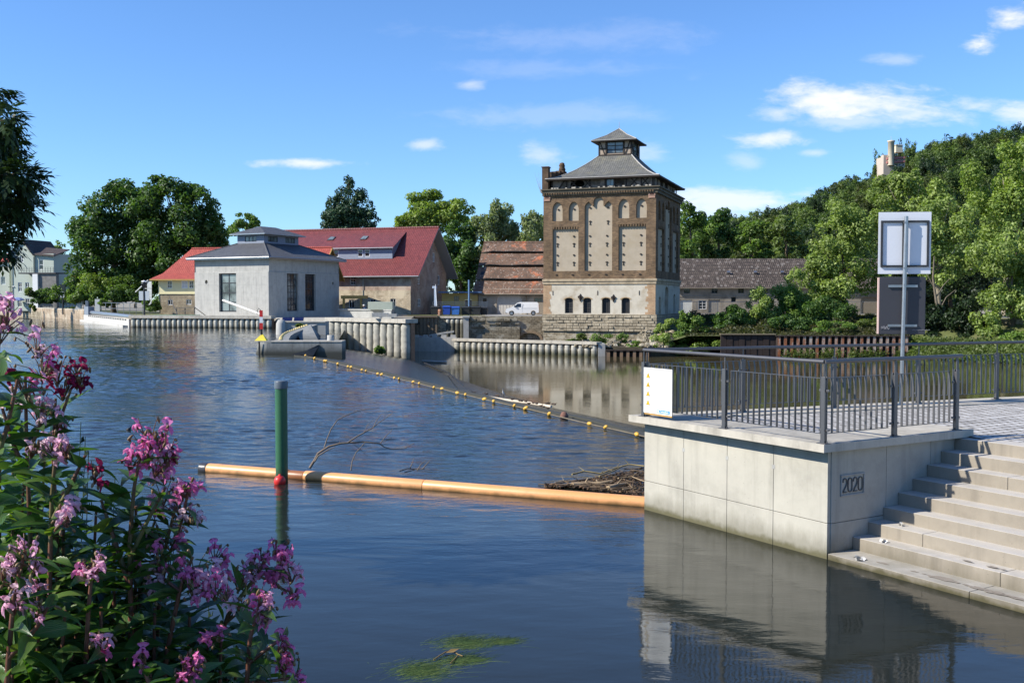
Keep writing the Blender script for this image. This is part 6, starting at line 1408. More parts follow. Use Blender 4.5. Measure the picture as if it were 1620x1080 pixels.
bw.wall((-TW, 0, 0), Y_, Z_, -X_, rect(0, zp0, TD, zb1 - zp0)); bw.wall((-TW, TD, 0), X_, Z_, Y_, rect(0, zp0, TW, zb1 - zp0)); bw.build('brick_wall', BRICK, tw)
mb = MB()
for l in loops: mb.wall((-TW, .30, 0), X_, Z_, -Y_, l)
for l in loops2: mb.wall((-.30, 0, 0), Y_, Z_, X_, l)
mb.build('blind_panels', RENDER, tw)
mb = MB()                                        # toothed brick frieze over the outer panels
for XX_, O, U, N in ((XX, Vector((-TW, 0, 0)), X_, -Y_), (XX2, Vector((0, 0, 0)), Y_, X_)):
    for (u0, u1, v) in ((874.5, 916, 355.5), (979.5, 1022, 353.5)):
        for i in range(10):
            x = XX_(u0) + (XX_(u1) - XX_(u0)) * (i + .15) / 10; mb.slab(O + U * x + Z_ * (zv(v) - .30) - N * .30, U * ((XX_(u1) - XX_(u0)) * .055), Z_ * .33, N * .296)
mb.build('brick_frieze', BRICK, tw)
mb = MB()                                        # iron wall anchors, in pairs down the panels
for O, U, N, XX_ in ((Vector((-TW, .30, 0)), X_, -Y_, XX), (Vector((-.30, 0, 0)), Y_, X_, XX2)):
    def cross(u, v, big):
        c = O + U * XX_(u) + Z_ * zv(v)
        if big: mb.slab(c - U * .05 - Z_ * .26, U * .1, Z_ * .5, N * .07); mb.slab(c - U * .17 + Z_ * .07, U * .34, Z_ * .1, N * .08); mb.slab(c - U * .1 - Z_ * .3, U * .2, Z_ * .08, N * .08)
        else: mb.slab(c - U * .12 - Z_ * .06, U * .24, Z_ * .13, N * .1); mb.slab(c - U * .05 - Z_ * .12, U * .1, Z_ * .24, N * .09)
    for ua, ub in ((881.5, 908), (933.5, 960.5), (986.5, 1013.5)):
        for u in (ua, ub):
            for v, big in ((371, 0), (384.5, 1), (401.5, 0), (415, 1)): cross(u, v, big)
    for u in (883, 908.5, 988, 1014.5): cross(u, 327 if u < 950 else 324.5, 0)
    for u in (934, 962): cross(u, 325.5, 0); cross(u, 349, 1)
for u in (881, 907, 933, 960, 986, 1013): mb.slab((XF(u) - .13, -.08, zv(434.5)), (.26, 0, 0), (0, .08, 0), (0, 0, .16))
mb.build('wall_anchors', m_plain('anchor_iron', (0.025, 0.018, 0.014), 0.8, 0.2, 5.0), tw)
mb = MB()
for x in (-TW + .05, -1.0): mb.box(x, x + .95, -.14, .02, zv(309), zv(302)); mb.box(x + .02, x + .9, -.10, .02, zv(313), zv(309.3))
mb.build('corner_blocks', m_plain('rosette_stone', (0.36, 0.22, 0.16), 0.9, 0.2, 4.0), tw, bevel=.03)
mb = MB()
for x in (-TW + .05, -1.0): mb.box(x + .22, x + .72, -.17, -.13, zv(307.6), zv(303.8))
mb.build('rosettes', m_plain('rosette_dark', (0.08, 0.035, 0.025), 0.9, 0.3, 14.0), tw)
# cornice
mb = MB(); mb.box(-TW - .1, .25, -.25, TD + .25, zb1 - .1, zb1 + .28); mb.box(-TW - .15, .42, -.42, TD + .4, zb1 + .283, zb1 + .62); mb.box(-TW - .2, .6, -.6, TD + .55, zb1 + .624, zc + .0); mb.build('cornice', m_plain('sooty_cornice', (0.10, 0.085, 0.06), 0.9, 0.4, 1.5, 0.3, dirt=(0.25, 0.2, 0.14), dirt_scale=0.7, dirt_lo=0.6, dirt_hi=0.75), tw)
mb = MB()
for i in range(44): x = -TW + .1 + i * (TW - .2) / 44; mb.box(x, x + .18, -.40, -.26, zb1 + .05, zb1 + .27)
mb.build('dentils', BRICK, tw)
# half-timbered attic
za0, za1 = zc, zv(276.5); mb = MB(); ins = .35
for (O, U, N, L) in (((-TW + 1.0, ins, 0), X_, -Y_, TW - 1.0 - ins), ((-ins, ins, 0), Y_, X_, TD - 2.8)):
    gaps = [rect(7.6 * L / 14, za0 + .25, 1.0, 1.15), rect(8.8 * L / 14, za0 + .2, 1.25, 1.25), ] if N == -Y_ else [rect(4.4, za0 + .3, 1.0, 1.1), rect(7.8, za0 + .3, 1.0, 1.1)]
    if N == -Y_: gaps.append([(2.6, za0 + .5), (3.1, za0 + .15), (3.7, za0 + .3), (4.1, za0 + .1), (4.6, za0 + .55), (4.4, za0 + 1.0), (3.9, za0 + 1.25), (3.3, za0 + 1.05), (2.8, za0 + 1.1)])
    mb.wall(O, U, Z_, N, rect(0, za0, L, za1 - za0), gaps, .15, 0, 1)
mb.wall((-TW + 1.0, ins, 0), Y_, Z_, -X_, rect(0, za0, TD - 2.8, za1 - za0)); mb.build('attic_wall', [PANEL, TIMBER], tw)
mb = MB(); O = Vector((-TW + 1.0, ins, za0)); L = TW - 1.0 - ins; Hz = za1 - za0
def beam(a, b, c, d, wd=.18, O=O, U=X_, N=-Y_): A_ = O + U * a + Z_ * b; B_ = O + U * c + Z_ * d; dd = (B_ - A_); pp = dd.cross(N).normalized() * wd; mb.slab(A_ - pp / 2, dd, pp, N * .07)
for xx in (0.1, 2.1, 5.3, 7.4, 8.65, 10.2, 12.2, L - .15): beam(xx, 0, xx, Hz) if xx not in (10.2,) else beam(xx, 0, xx, Hz)
for xa, xb in ((.1, 2.0), ): beam(xa + .9, 0, xa + 1.9, Hz)
for c in (5.9 - .9, 9.35 + 1.9, 13.05 - .35, 3.1): beam(c - .65, 0, c + .65, Hz, .15); mb_ = beam(c + .65, 0.001, c - .65, Hz, .15)
beam(0, .05, L, .05, .16); beam(0, Hz - .08, L, Hz - .08, .2)
for y in (0.1, 2.0, 4.2, 5.6, 7.6, 9.0, 11, 13): beam(y, 0, y, Hz, .18, Vector((-ins, ins, za0)), Y_, X_)
beam(0, .05, TD - 2.8, .05, .16, Vector((-ins, ins, za0)), Y_, X_); beam(0, Hz - .1, TD - .5, Hz - .1, .18, Vector((-ins, ins, za0)), Y_, X_)
mb.box(-.6, -.45, TD - .6, TD - .45, za0, za1); mb.box(-.6, -.48, TD - 1.9, TD - 1.78, za0, za1)
mb.build('timber_frame', TIMBER, tw)
mb = MB(); rg = random.Random(3)                # rubble and dead grass along the ledge
for i in range(26): x = -TW + 1 + rg.random() * (TW - 1.4); s__ = rg.uniform(.08, .2); mb.box(x, x + s__ * 1.6, -.5 + rg.uniform(0, .3), -.1, za0, za0 + s__)
mb.build('ledge_rubble', m_plain('pale_rubble', (0.40, 0.36, 0.30), 0.9, 0.2, 3.0), tw)
win(tw, (O, X_, Z_, -Y_), 7.6 * L / 14, .25, 1.0, 1.15, .1, 2, 1, TIMBER, GLASS_L, .05, .04)
mb = MB(); mb.box(-TW + 1.2, -.5, 3, 3.1, za0, za1); mb.box(-3, -2.9, .5, TD - 3, za0, za1); mb.build('dark_inside', BLACK, tw)
# roof: concave pyramid frustum
zq_ = lambda v, D=143.5: EYE + ray(1037, v).z / ray(1037, v).y * D
ze = za1 - .05; ov = .55; lxc, lyc = -TW / 2 + .75, TD / 2 - .6; lw, ld = 2.3, 2.4; zl = zq_(247)
def ringr(f): # f 0 eaves .. 1 lantern foot, concave
    g_ = f; zf = ze + (zl - ze) * (f ** 1.55)
    x0_ = (-TW + .4) * (1 - g_) + (lxc - lw) * g_; x1_ = (ov) * (1 - g_) + (lxc + lw) * g_; y0_ = (-ov) * (1 - g_) + (lyc - ld) * g_; y1_ = (TD + ov) * (1 - g_) + (lyc + ld) * g_
    return [Vector((x0_, y0_, zf)), Vector((x1_, y0_, zf)), Vector((x1_, y1_, zf)), Vector((x0_, y1_, zf))]
rgs = [ringr(f) for f in (0, .2, .4, .58, .75, .88, 1)]; mb = MB()
for a, b in zip(rgs, rgs[1:]):
    for i in range(4): j = (i + 1) % 4; mb.face([a[i], a[j], b[j], b[i]], 0)
mb.face(rgs[0][::-1], 1)
for i in range(4): j = (i + 1) % 4; a, b = rgs[0][i], rgs[0][j]; mb.face([a - Z_ * .22, b - Z_ * .22, b, a], 1)
mb.face([p - Z_ * .22 for p in rgs[0]][::-1], 1); roof = mb.build('roof', [SLATE, TIMBER], tw)
mb = MB()
for i in range(4): mb.tube([r_[i] for r_ in rgs], .085, 6)
mb.tube([rgs[0][0], rgs[0][1]], .06, 6); mb.build('lead_hips', m_plain('weathered_lead', (0.36, 0.34, 0.31), 0.7, 0.2, 3.0), roof)
# lantern
zt = zq_(222.5); lan = MB()
for (O_, U, N, L_) in (((lxc - lw, lyc - ld, 0), X_, -Y_, 2 * lw), ((lxc + lw, lyc - ld, 0), Y_, X_, 2 * ld), ((lxc - lw, lyc - ld, 0), Y_, -X_, 2 * ld), ((lxc - lw, lyc + ld, 0), X_, Y_, 2 * lw)):
    op = rect(L_ * .25, zl + .25, L_ * .5, zt - zl - .5); lan.wall(O_, U, Z_, N, rect(0, zl - .5, L_, zt - zl + .5), [op], .2, 0, 1)
lan = lan.build('lantern', [m_plain('lantern_infill', (0.36, 0.28, 0.21), 0.9, 0.15, 2.0), TIMBER], tw)
mb = MB(); mb.box(lxc - lw + .5, lxc + lw - .5, lyc - ld + .5, lyc + ld - .5, zl, zt - .1); mb.build('dark_inside', BLACK, lan)
for O_, U, N, L_ in ((Vector((lxc - lw, lyc - ld, 0)), X_, -Y_, 2 * lw), (Vector((lxc + lw, lyc - ld, 0)), Y_, X_, 2 * ld)):
    mb = MB(); hh = zt - zl
    for x in (0.07, L_ * .25 - .1, L_ * .75 + .1, L_ - .07): beam(x, zl - .1, x, zt, .16, O_, U, N)
    beam(L_ * .04, zt - .2, L_ * .2, zl, .13, O_, U, N); beam(L_ * .96, zt - .2, L_ * .8, zl, .13, O_, U, N); beam(0, zl + hh * .45, L_ * .25, zl + hh * .45, .12, O_, U, N); beam(L_ * .75, zl + hh * .45, L_, zl + hh * .45, .12, O_, U, N); beam(0, zt - .1, L_, zt - .1, .2, O_, U, N); beam(0, zl + .05, L_, zl + .05, .2, O_, U, N)
    mb.build('timber_frame', TIMBER, lan)
    win(lan, (O_, U, Z_, N), L_ * .25, zl + .25, L_ * .5, zt - zl - .5, .12, 2, 3, TIMBER, GLASS_L, .1, .1)
mb = MB(); o2 = .85; e4 = [Vector((lxc - lw - o2, lyc - ld - o2, zt - .1)), Vector((lxc + lw + o2, lyc - ld - o2, zt - .1)), Vector((lxc + lw + o2, lyc + ld + o2, zt - .1)), Vector((lxc - lw - o2, lyc + ld + o2, zt - .1))]; ap_ = Vector((lxc, lyc, zq_(200.5))); m4 = [p.lerp(ap_, .55) - Z_ * .18 for p in e4]
for i in range(4): j = (i + 1) % 4; mb.face([e4[i], e4[j], m4[j], m4[i]], 0); mb.face([m4[i], m4[j], ap_], 0); mb.face([e4[i] - Z_ * .15, e4[j] - Z_ * .15, e4[j], e4[i]], 1)
mb.face([p - Z_ * .15 for p in e4][::-1], 1); lr = mb.build('lantern_roof', [SLATE, TIMBER], tw); mb = MB()
for i in range(4): mb.tube([e4[i], m4[i], ap_], .06, 6)
mb.tube([ap_ - Z_ * .2, ap_ + Z_ * .9], .03, 5); mb.tube([e4[0], e4[1]], .045, 6); mb.build('lead_hips', m_plain('pale_lead', (0.38, 0.36, 0.33), 0.7, 0.2, 3.0), lr)
# broken parapet at the left
mb = MB(); pz0 = zb1 + .6; mb.box(-TW - .1, -TW + .75, -.35, .55, pz0, zv(257)); mb.box(-TW - .18, -TW + .83, -.42, .62, zv(258), zv(256.3)); mb.box(-TW, -TW + .65, .55, TD, pz0, zv(276)); mb.slab((-TW, 1.2, zv(276)), (.6, 0, 0), (0, 7.5, 0), (0, 0, .4))
st_ = [(1.5, 270), (3.5, 266.5), (5.5, 262.5)]
for y, v in st_: mb.box(-TW + .02, -TW + .62, y, TD * .75, zv(276), zv(v) + .6)
mb.lathe([(.1, 0), (.42, .1), (.5, .45), (.35, .75), (.45, .9), (.3, 1.3), (0, 1.4)], 10, (-TW + .35, 7.5, zv(262.5) + .6), jit=.1); mb.box(-TW - .1, -TW + .8, 6.6, 8.3, zv(262.5) + .3, zv(262.5) + .75)
mb.build('broken_parapet', m_brick('parapet_brick', (0.14, 0.085, 0.05), (0.09, 0.06, 0.035), (0.08, 0.06, 0.045), 0.27, 0.085, 0.014, 0.8), tw)
mb = MB()
for i in range(4): mb.tube([(-TW - .2 - .1 * i, -.2 + .2 * i, zb1 + .4), (-TW - .45 - .12 * i, 0, zb1 + 1.6), (-TW - .5 - .25 * i, .1, zb1 + 2.6 + .5 * (i % 2))], [.02, .014, .006], 4)
mb.build('dead_twigs', DEADW_L, tw, uv=False)
mb = MB()
for l in sideh: mb.wall((-.38, 0, 0), Y_, Z_, X_, l)
mb.build('side_openings', BLACK, tw)
# ================= long building right of the tower
q = P(1066, 500, 170); lb = thing('long_store', 'long low grey store building with brown tiled roof right of the tower', 'building', (q.x, 170, GZ), R(-.6)); Ll, Wl, hE, zr = 38.0, 11, 4.75, 9.2
up_w = [rect(x, 3.35, 1.0, .85) for x in (1.6, 6.1, 10.4, 14.7, 19, 23.2, 27.4, 29.0)]; lo_w = [rect(1.0, 0, 2.0, 2.3), rect(4.0, .75, 1.3, 1.45), rect(5.6, .2, 1.9, 2.1), rect(9.3, 1.9, .8, .85), rect(17, .6, 1.2, 1.5), arch(27.0, 0, 1.6, 2.2, .3), arch(30.3, 0, 2.8, 2.9, .8)]
mb = MB(); mb.wall((0, 0, 0), X_, Z_, -Y_, rect(0, 0, Ll, hE), up_w + lo_w, .22); mb.box(0, Ll, -.06, .0, 2.75, 2.9); mb.wall((Ll, 0, 0), Y_, Z_, X_, rect(0, 0, Wl, hE)); mb.wall((0, 0, 0), Y_, Z_, -X_, rect(0, 0, Wl, hE)); mb.build('wall', m_plain('dingy_render', (0.31, 0.27, 0.22), 0.9, 0.15, 1.0, 0.2, dirt=(0.20, 0.175, 0.14), dirt_lo=.45, dirt_hi=.65), lb)
GF = m_plain('grey_frame', (0.16, 0.15, 0.13), 0.8, 0.2, 3.0)
for h in up_w: win(lb, FX(), h[0][0], 3.35, 1.0, .85, .15, 2, 2, GF, GLASS, .07, .05)
win(lb, FX(), 4.0, .75, 1.3, 1.45, .12, 2, 3, WHITE, GLASS, .09, .06); win(lb, FX(), 9.3, 1.9, .8, .85, .15, 1, 1, GF, GLASS); win(lb, FX(), 17, .6, 1.2, 1.5, .12, 2, 3, WHITE, GLASS)
for i, (m, l) in enumerate(((OFFW, lo_w[0]), (m_plain('grey_door', (0.27, 0.25, 0.22), 0.8, 0.15, 2.0), lo_w[2]), (OFFW, lo_w[5]), (WOODG, lo_w[6]))):
    mb = MB(); mb.wall((0, .14, 0), X_, Z_, -Y_, l); mb.build('door', m, lb)
mb = MB(); k_ = (zr - hE) / (Wl / 2); slope(mb, [(-.4, -.6, hE - k_ * .6), (Ll + .4, -.6, hE - k_ * .6), (Ll + .4, Wl / 2, zr), (-.4, Wl / 2, zr)], .15, 0, 1); slope(mb, [(-.4, Wl + .6, hE - k_ * .6), (Ll + .4, Wl + .6, hE - k_ * .6), (Ll + .4, Wl / 2, zr), (-.4, Wl / 2, zr)], .15, 0, 1); mb.build('roof', [TILE_B, WOODG], lb)
mb = MB()
for x in (9.0, 13.4, 17.8): y_ = 2.1; mb.slab((x, y_, hE + k_ * y_ + .05), (.5, 0, 0), (0, .3, .25), (0, -.2, .3))
mb.build('roof_vents', STEEL_L, lb)
cf = thing('site_fence', 'grey mesh construction fence before the long store', 'fence', (PX(1070, 160)[0], 160, GZ)); Lc = PX(1395, 160)[0] - PX(1070, 160)[0]; mb = MB()
for i in range(11): x = Lc * i / 10; mb.tube([(x, 0, 0), (x, 0, 2.0)], .03, 5)
for z in (.15, 2.0): mb.tube([(0, 0, z), (Lc, 0, z)], .03, 5)
mb.build('frame', STEEL_L, cf, uv=False); mb = MB()
for i in range(int(Lc / .3)): mb.box(i * .3, i * .3 + .012, .01, .02, .15, 2.0)
mb.build('mesh', STEEL_L, cf)
# ================= castle on the hill
Yc = RY - 6; q = P(1403, 262, Yc); cs = thing('hill_castle', 'small pale castle with slim tower and banded balcony on the wooded hill', 'castle', (q.x, Yc, q.z - 3), R(4)); kc = Yc / F
mb = MB(); mb.box(-1.4, 7.5, 0, 7, -9, 3 + 14 * kc, 0); mb.box(-1.2, 3.2, .4, 3, 3 + 14 * kc, 3 + 17 * kc, 0); mb.build('main_house', m_plain('castle_render', (0.46, 0.39, 0.32), 0.85, 0.1, 0.8), cs)
mb = MB(); mb.lathe([(1.25, 3), (1.25, 3 + 36 * kc), (1.5, 3 + 36.5 * kc), (1.5, 3 + 38.5 * kc), (1.2, 3 + 38.6 * kc), (0, 3 + 38.7 * kc)], 12, (1.4, -.6, 0)); mb.tube([(1.4, -.6, 3 + 38 * kc), (1.4, -.6, 3 + 45 * kc)], .05, 4); mb.build('tower', m_plain('castle_tower', (0.52, 0.45, 0.34), 0.85, 0.08, 0.8), cs)
mb = MB()
for i, z in enumerate((3 + 3 * kc, 3 + 9 * kc)): mb.slab((-.2, -.9, z), (7.4, 0, .5), (0, 1, 0), (0, 0, 3.2 * kc))
mb.build('balcony_band', m_plain('faded_red_band', (0.42, 0.17, 0.15), 0.85, 0.1, 1.0), cs)
for z in (3 + 0.2 * kc, 3 + 6.2 * kc):
    for i in range(5): win(cs, (Vector((0, 0, 0)), X_, Z_, -Y_), .4 + i * 1.45, z, 1.0, 2.6 * kc, -.06, 2, 1, WHITE, GLASS, .1, .08)
mb = MB(); slope(mb, [(-.2, -1.3, 3 + 14.2 * kc), (8.5, -.6, 3 + 13.5 * kc), (8.5, 3.5, 3 + 16 * kc), (2.4, 3.5, 3 + 17 * kc)], .15); mb.build('roof', m_plain('dull_red_roof', (0.17, 0.08, 0.06), 0.85, 0.2, 1.0), cs)
mb = MB(); mb.box(4.6, 7.4, 2, 4, 3 + 22 * kc, 3 + 33 * kc); mb.box(4.4, 7.6, 1.8, 4.2, 3 + 33.01 * kc, 3 + 34 * kc); mb.build('rear_turret', m_plain('castle_turret', (0.58, 0.52, 0.38), 0.85, 0.1, 0.8), cs)
# ------------------------------------------------------------------ trees and shrubs of the far bank
TB = [
 # name, label, D, ellipses, trunk u, base z, leaves, size, material, droop
 ('broadleaf_tree', 'huge dark green chestnut tree, left half of the dark pair behind the farmhouse', 182, [(158, 335, 44, 38), (145, 380, 42, 42), (205, 318, 46, 36), (190, 375, 55, 50), (128, 420, 24, 32), (175, 425, 50, 36), (222, 400, 50, 46), (215, 445, 50, 26), (180, 300, 20, 16)], 180, GZ, 21000, .62, L_DARK, 0),
 ('broadleaf_tree', 'huge dark green chestnut tree, right half of the dark pair, just behind the red roof', 178, [(262, 316, 46, 36), (312, 322, 42, 34), (336, 352, 24, 36), (255, 370, 55, 48), (310, 375, 50, 48), (268, 425, 62, 40), (330, 400, 30, 40), (235, 345, 40, 40), (255, 292, 18, 14)], 275, GZ, 22000, .62, L_DARK, 0),
 ('broadleaf_tree', 'small hazy tree peeping over the powerhouse lantern', 260, [(390, 346, 20, 14), (383, 360, 22, 16), (405, 362, 14, 14)], 390, GZ, 1800, .7, L_MID, 0),
 ('broadleaf_tree', 'pale round tree in the distance behind the green house', 300, [(92, 388, 12, 10), (80, 400, 14, 12), (100, 410, 12, 18)], 92, GZ, 900, .8, L_MID, 0),
 ('conifer', 'dark pointed conifer rising behind the wine red barn roof', 215, [(552, 292, 9, 14), (556, 312, 20, 18), (540, 315, 14, 20), (585, 332, 10, 16), (583, 350, 16, 14), (526, 328, 10, 18), (525, 350, 18, 16), (555, 345, 38, 26), (550, 375, 44, 20), (568, 330, 18, 20), (545, 335, 20, 16), (562, 350, 26, 18)], 554, GZ, 13000, .5, L_CONIF, .3),
 ('plane_tree', 'bright green round plane tree behind the barn gable', 222, [(685, 320, 42, 18), (720, 334, 27, 20), (652, 338, 30, 20), (690, 345, 52, 26), (726, 356, 20, 18), (680, 372, 52, 26), (640, 350, 18, 14), (700, 395, 40, 20)], 690, GZ, 19000, .6, L_BRIGHT, 0),
 ('broadleaf_tree', 'dark green bushy tree filling the gap right of the barn gable', 188, [(722, 380, 30, 28), (708, 408, 20, 30), (738, 408, 30, 32), (730, 440, 34, 26), (715, 450, 24, 22)], 727, GZ, 9000, .6, L_DARK, 0),
 ('birch_tree', 'grey green weeping birch behind the old tiled barn', 190, [(782, 333, 16, 20), (770, 352, 30, 22), (806, 350, 30, 24), (825, 368, 36, 28), (772, 385, 40, 32), (750, 398, 18, 36), (840, 350, 18, 18), (800, 385, 44, 28)], 780, GZ, 17000, .45, L_BIRCH, .55),
 ('broadleaf_tree', 'fresh green tree showing between birch and tower', 200, [(845, 352, 18, 14), (852, 372, 20, 24)], 850, GZ, 1800, .6, L_MID, 0),
 ('broadleaf_tree', 'bright green tree immediately right of the tower', 205, [(1092, 340, 22, 18), (1105, 365, 26, 26), (1085, 390, 26, 28)], 1095, GZ, 4200, .6, L_MID, 0),
 ('broadleaf_tree', 'dark full tree above the left end of the long brown roof', 208, [(1140, 360, 28, 24), (1130, 390, 30, 26)], 1138, GZ, 3600, .65, L_DARK, 0),
 ('broadleaf_tree', 'mid green tree above the middle of the long brown roof', 206, [(1185, 372, 30, 24), (1195, 395, 34, 22)], 1190, GZ, 4000, .65, L_MID, 0),
 ('broadleaf_tree', 'leafy tree above the right end of the long brown roof', 204, [(1235, 368, 30, 26), (1250, 395, 34, 26)], 1242, GZ, 4000, .65, L_HILL2, 0),
 ('willow_tree', 'tall yellow green willow standing before the long store', 146, [(1338, 335, 34, 26), (1320, 368, 34, 32), (1362, 365, 36, 36), (1300, 405, 30, 34), (1345, 410, 44, 36), (1325, 450, 40, 34), (1378, 440, 30, 40), (1300, 440, 26, 26), (1282, 462, 26, 30), (1310, 480, 34, 28)], 1335, GZ, 16000, .42, L_WILLOW, .15),
 ('poplar_tree', 'tall bright poplar behind the two sign boards', 160, [(1432, 284, 28, 24), (1405, 306, 34, 30), (1455, 306, 38, 34), (1430, 345, 46, 36), (1400, 355, 26, 30)], 1440, GZ, 10000, .5, L_WILLOW, 0),
 ('poplar_tree', 'leafy poplar with a pale bent trunk right of the signs', 138, [(1500, 345, 42, 40), (1470, 380, 36, 36), (1520, 395, 40, 36), (1490, 425, 36, 24)], 1483, GZ - 2, 10000, .42, L_WILLOW, .1),
 ('poplar_tree', 'tallest poplar against the hill near the right edge', 150, [(1560, 300, 46, 44), (1600, 265, 40, 46), (1620, 320, 50, 50), (1570, 350, 44, 36), (1640, 250, 40, 40)], 1590, GZ, 13000, .46, L_BRIGHT, 0),
 ('willow_tree', 'dense willow hanging low over the water at the right edge', 124, [(1575, 400, 42, 36), (1612, 385, 40, 44), (1600, 440, 44, 40), (1580, 480, 34, 36), (1620, 490, 40, 40), (1565, 512, 26, 24), (1650, 430, 46, 60)], 1605, GZ - 2.5, 16000, .38, L_WILLOW, .15),
 ('dark_tree', 'shaded dark tree filling the gap under the poplars', 158, [(1450, 450, 50, 42), (1500, 480, 55, 40), (1545, 455, 40, 50), (1440, 500, 40, 26), (1480, 520, 60, 20)], 1505, GZ, 11000, .5, L_SHADE, 0),
]
for i, (nm, lb, D, el, tu, bz, n, sz, m, dr) in enumerate(TB):
    tree(nm, lb, D, el, tu, bz, n, sz, m, 100 + i, None, BARK_L if 'poplar' in nm or 'birch' in nm else BARK, droop=dr, sub=12 if n > 6000 else 9, sub_r=.36 if nm not in ('conifer',) else .4, trunk_r=.42 if D > 150 else .34)
mb = MB(); Q = [P(u, v, 131) for u, v in ((1486, 540), (1485, 515), (1483, 490), (1480, 468), (1476, 440), (1478, 405))]; mb.tube(Q, [.24, .21, .19, .16, .13, .06], 9)
for pts in (((1481, 470), (1492, 452), (1503, 440)), ((1484, 495), (1497, 470), (1512, 458)), ((1478, 455), (1470, 440), (1462, 425))): mb.tube([P(u, v, 131) for u, v in pts], [.08, .06, .03], 6)
tag(mb.build('bare_tree', m_plain('grey_bark', (0.15, 0.125, 0.09), 0.9, 0.35, 3.0), uv=False), 'pale bent bare trunk with broken limbs under the poplars', 'dead tree')
def bush(label, D, ells, n, size, m, seed, base=None, name='shrub', droop=0.0):
    u0 = sum(e[0] for e in ells) / len(ells); vb = max(e[1] + e[3] for e in ells); q = P(u0, vb, D); z0 = q.z if base is None else base
    O = Vector((q.x, D, z0)); o = thing(name, label, 'bush', O); foliage('leaves', m, px_blobs(ells, D, O, seed, 1.0), n, size, seed, o, droop=droop, sub=8, sub_r=.42, fill=.3)
    mb = MB(); rg = random.Random(seed)
    for c, r in px_blobs(ells, D, O, seed, 1.0)[:4]: mb.tube([(c[0] * .3, c[1] * .3, 0), (c[0] * .7, c[1] * .7, c[2] * .5), (c[0], c[1], c[2])], [.06, .05, .02], 5)
    mb.build('stems', BARK, o, uv=False); return o
bush('bright leafy shrub at the tower corner above the quay rubble', 131, [(1095, 515, 24, 15), (1075, 528, 26, 16), (1110, 535, 24, 15), (1085, 500, 10, 10)], 5200, .30, L_MID, 1)
bush('low pale green shrub on the rubble beside the tower', 128.5, [(1050, 540, 18, 14), (1045, 552, 20, 10)], 2400, .26, L_WILLOW, 2)
bush('wide shrub with broad leaves between tower and dark sheet wall', 129, [(1120, 545, 26, 14), (1100, 553, 26, 10), (1070, 550, 20, 10)], 3400, .28, L_BRIGHT, 3)
bush('tall round silver green shrub before the long store', 139, [(1200, 480, 20, 20), (1205, 505, 30, 20), (1185, 510, 20, 14)], 5200, .3, L_WILLOW, 4)
bush('dark leafy shrub under the willow, left of its trunk', 141, [(1255, 470, 26, 26), (1245, 500, 28, 24), (1275, 500, 28, 26)], 7000, .32, L_MID, 5)
bush('shadowed shrub at the willow foot above the sheet piles', 138, [(1310, 495, 30, 26), (1345, 505, 26, 20)], 5200, .32, L_DARK, 6)
bush('small dark hedge bush beside the dark sheet wall', 136, [(1150, 512, 22, 12), (1165, 505, 14, 10)], 2200, .3, L_DARK, 7)
bush('dry yellowish bush on the bank below the sign boards', 136, [(1385, 512, 26, 10), (1365, 516, 22, 8)], 2000, .26, L_REED, 8)
bush('weed bush with reddish leaves on the rubble under the tower windows', 133, [(918, 533, 14, 6), (905, 540, 12, 5)], 1300, .22, L_REED, 9)
bush('light green weed bush growing under the tower, left of the pile wall end', 132, [(953, 533, 20, 8), (962, 540, 22, 7), (985, 536, 10, 8)], 2600, .22, L_MID, 10)
bush('small green bush at the right foot of the tower rubble', 129, [(1003, 546, 13, 9), (1015, 553, 12, 6)], 1600, .22, L_MID, 11)
bush('sprawling bramble on the rubble at the tower corner', 131, [(1045, 520, 12, 10), (1058, 512, 10, 8)], 1400, .25, L_WILLOW, 12)
for i, (u, v, ru, rv, m, lb) in enumerate(((145, 448, 28, 16, L_BRIGHT, 'yellow green garden shrub under the dark chestnut trees'), (192, 450, 26, 14, L_MID, 'round dark garden shrub in front of the chestnut trunks'), (238, 480, 14, 10, L_MID, 'small shrub against the farmhouse stone wall'), (45, 462, 12, 8, L_REED, 'pale flowering garden bush before the green house'), (88, 462, 12, 12, L_MID, 'dark green garden bush beside the white garden wall'), (62, 466, 10, 7, L_DARK, 'small bush by the blue parasol'), (165, 478, 10, 6, L_MID, 'low weedy bush behind the white weir wall'), (52, 486, 6, 6, L_REED, 'tuft of weeds on the stone embankment near the parasol'), (112, 490, 9, 5, L_REED, 'tuft of weeds on the stone embankment near the sign post'))):
    bush(lb, 178 if v < 470 else 170 if u > 100 and u < 200 and v < 480 else 152 if u > 200 else 200, [(u, v, ru, rv), (u + ru * .5, v + rv * .3, ru * .6, rv * .7)], 1500 if ru > 12 else 500, .36, m, 30 + i)
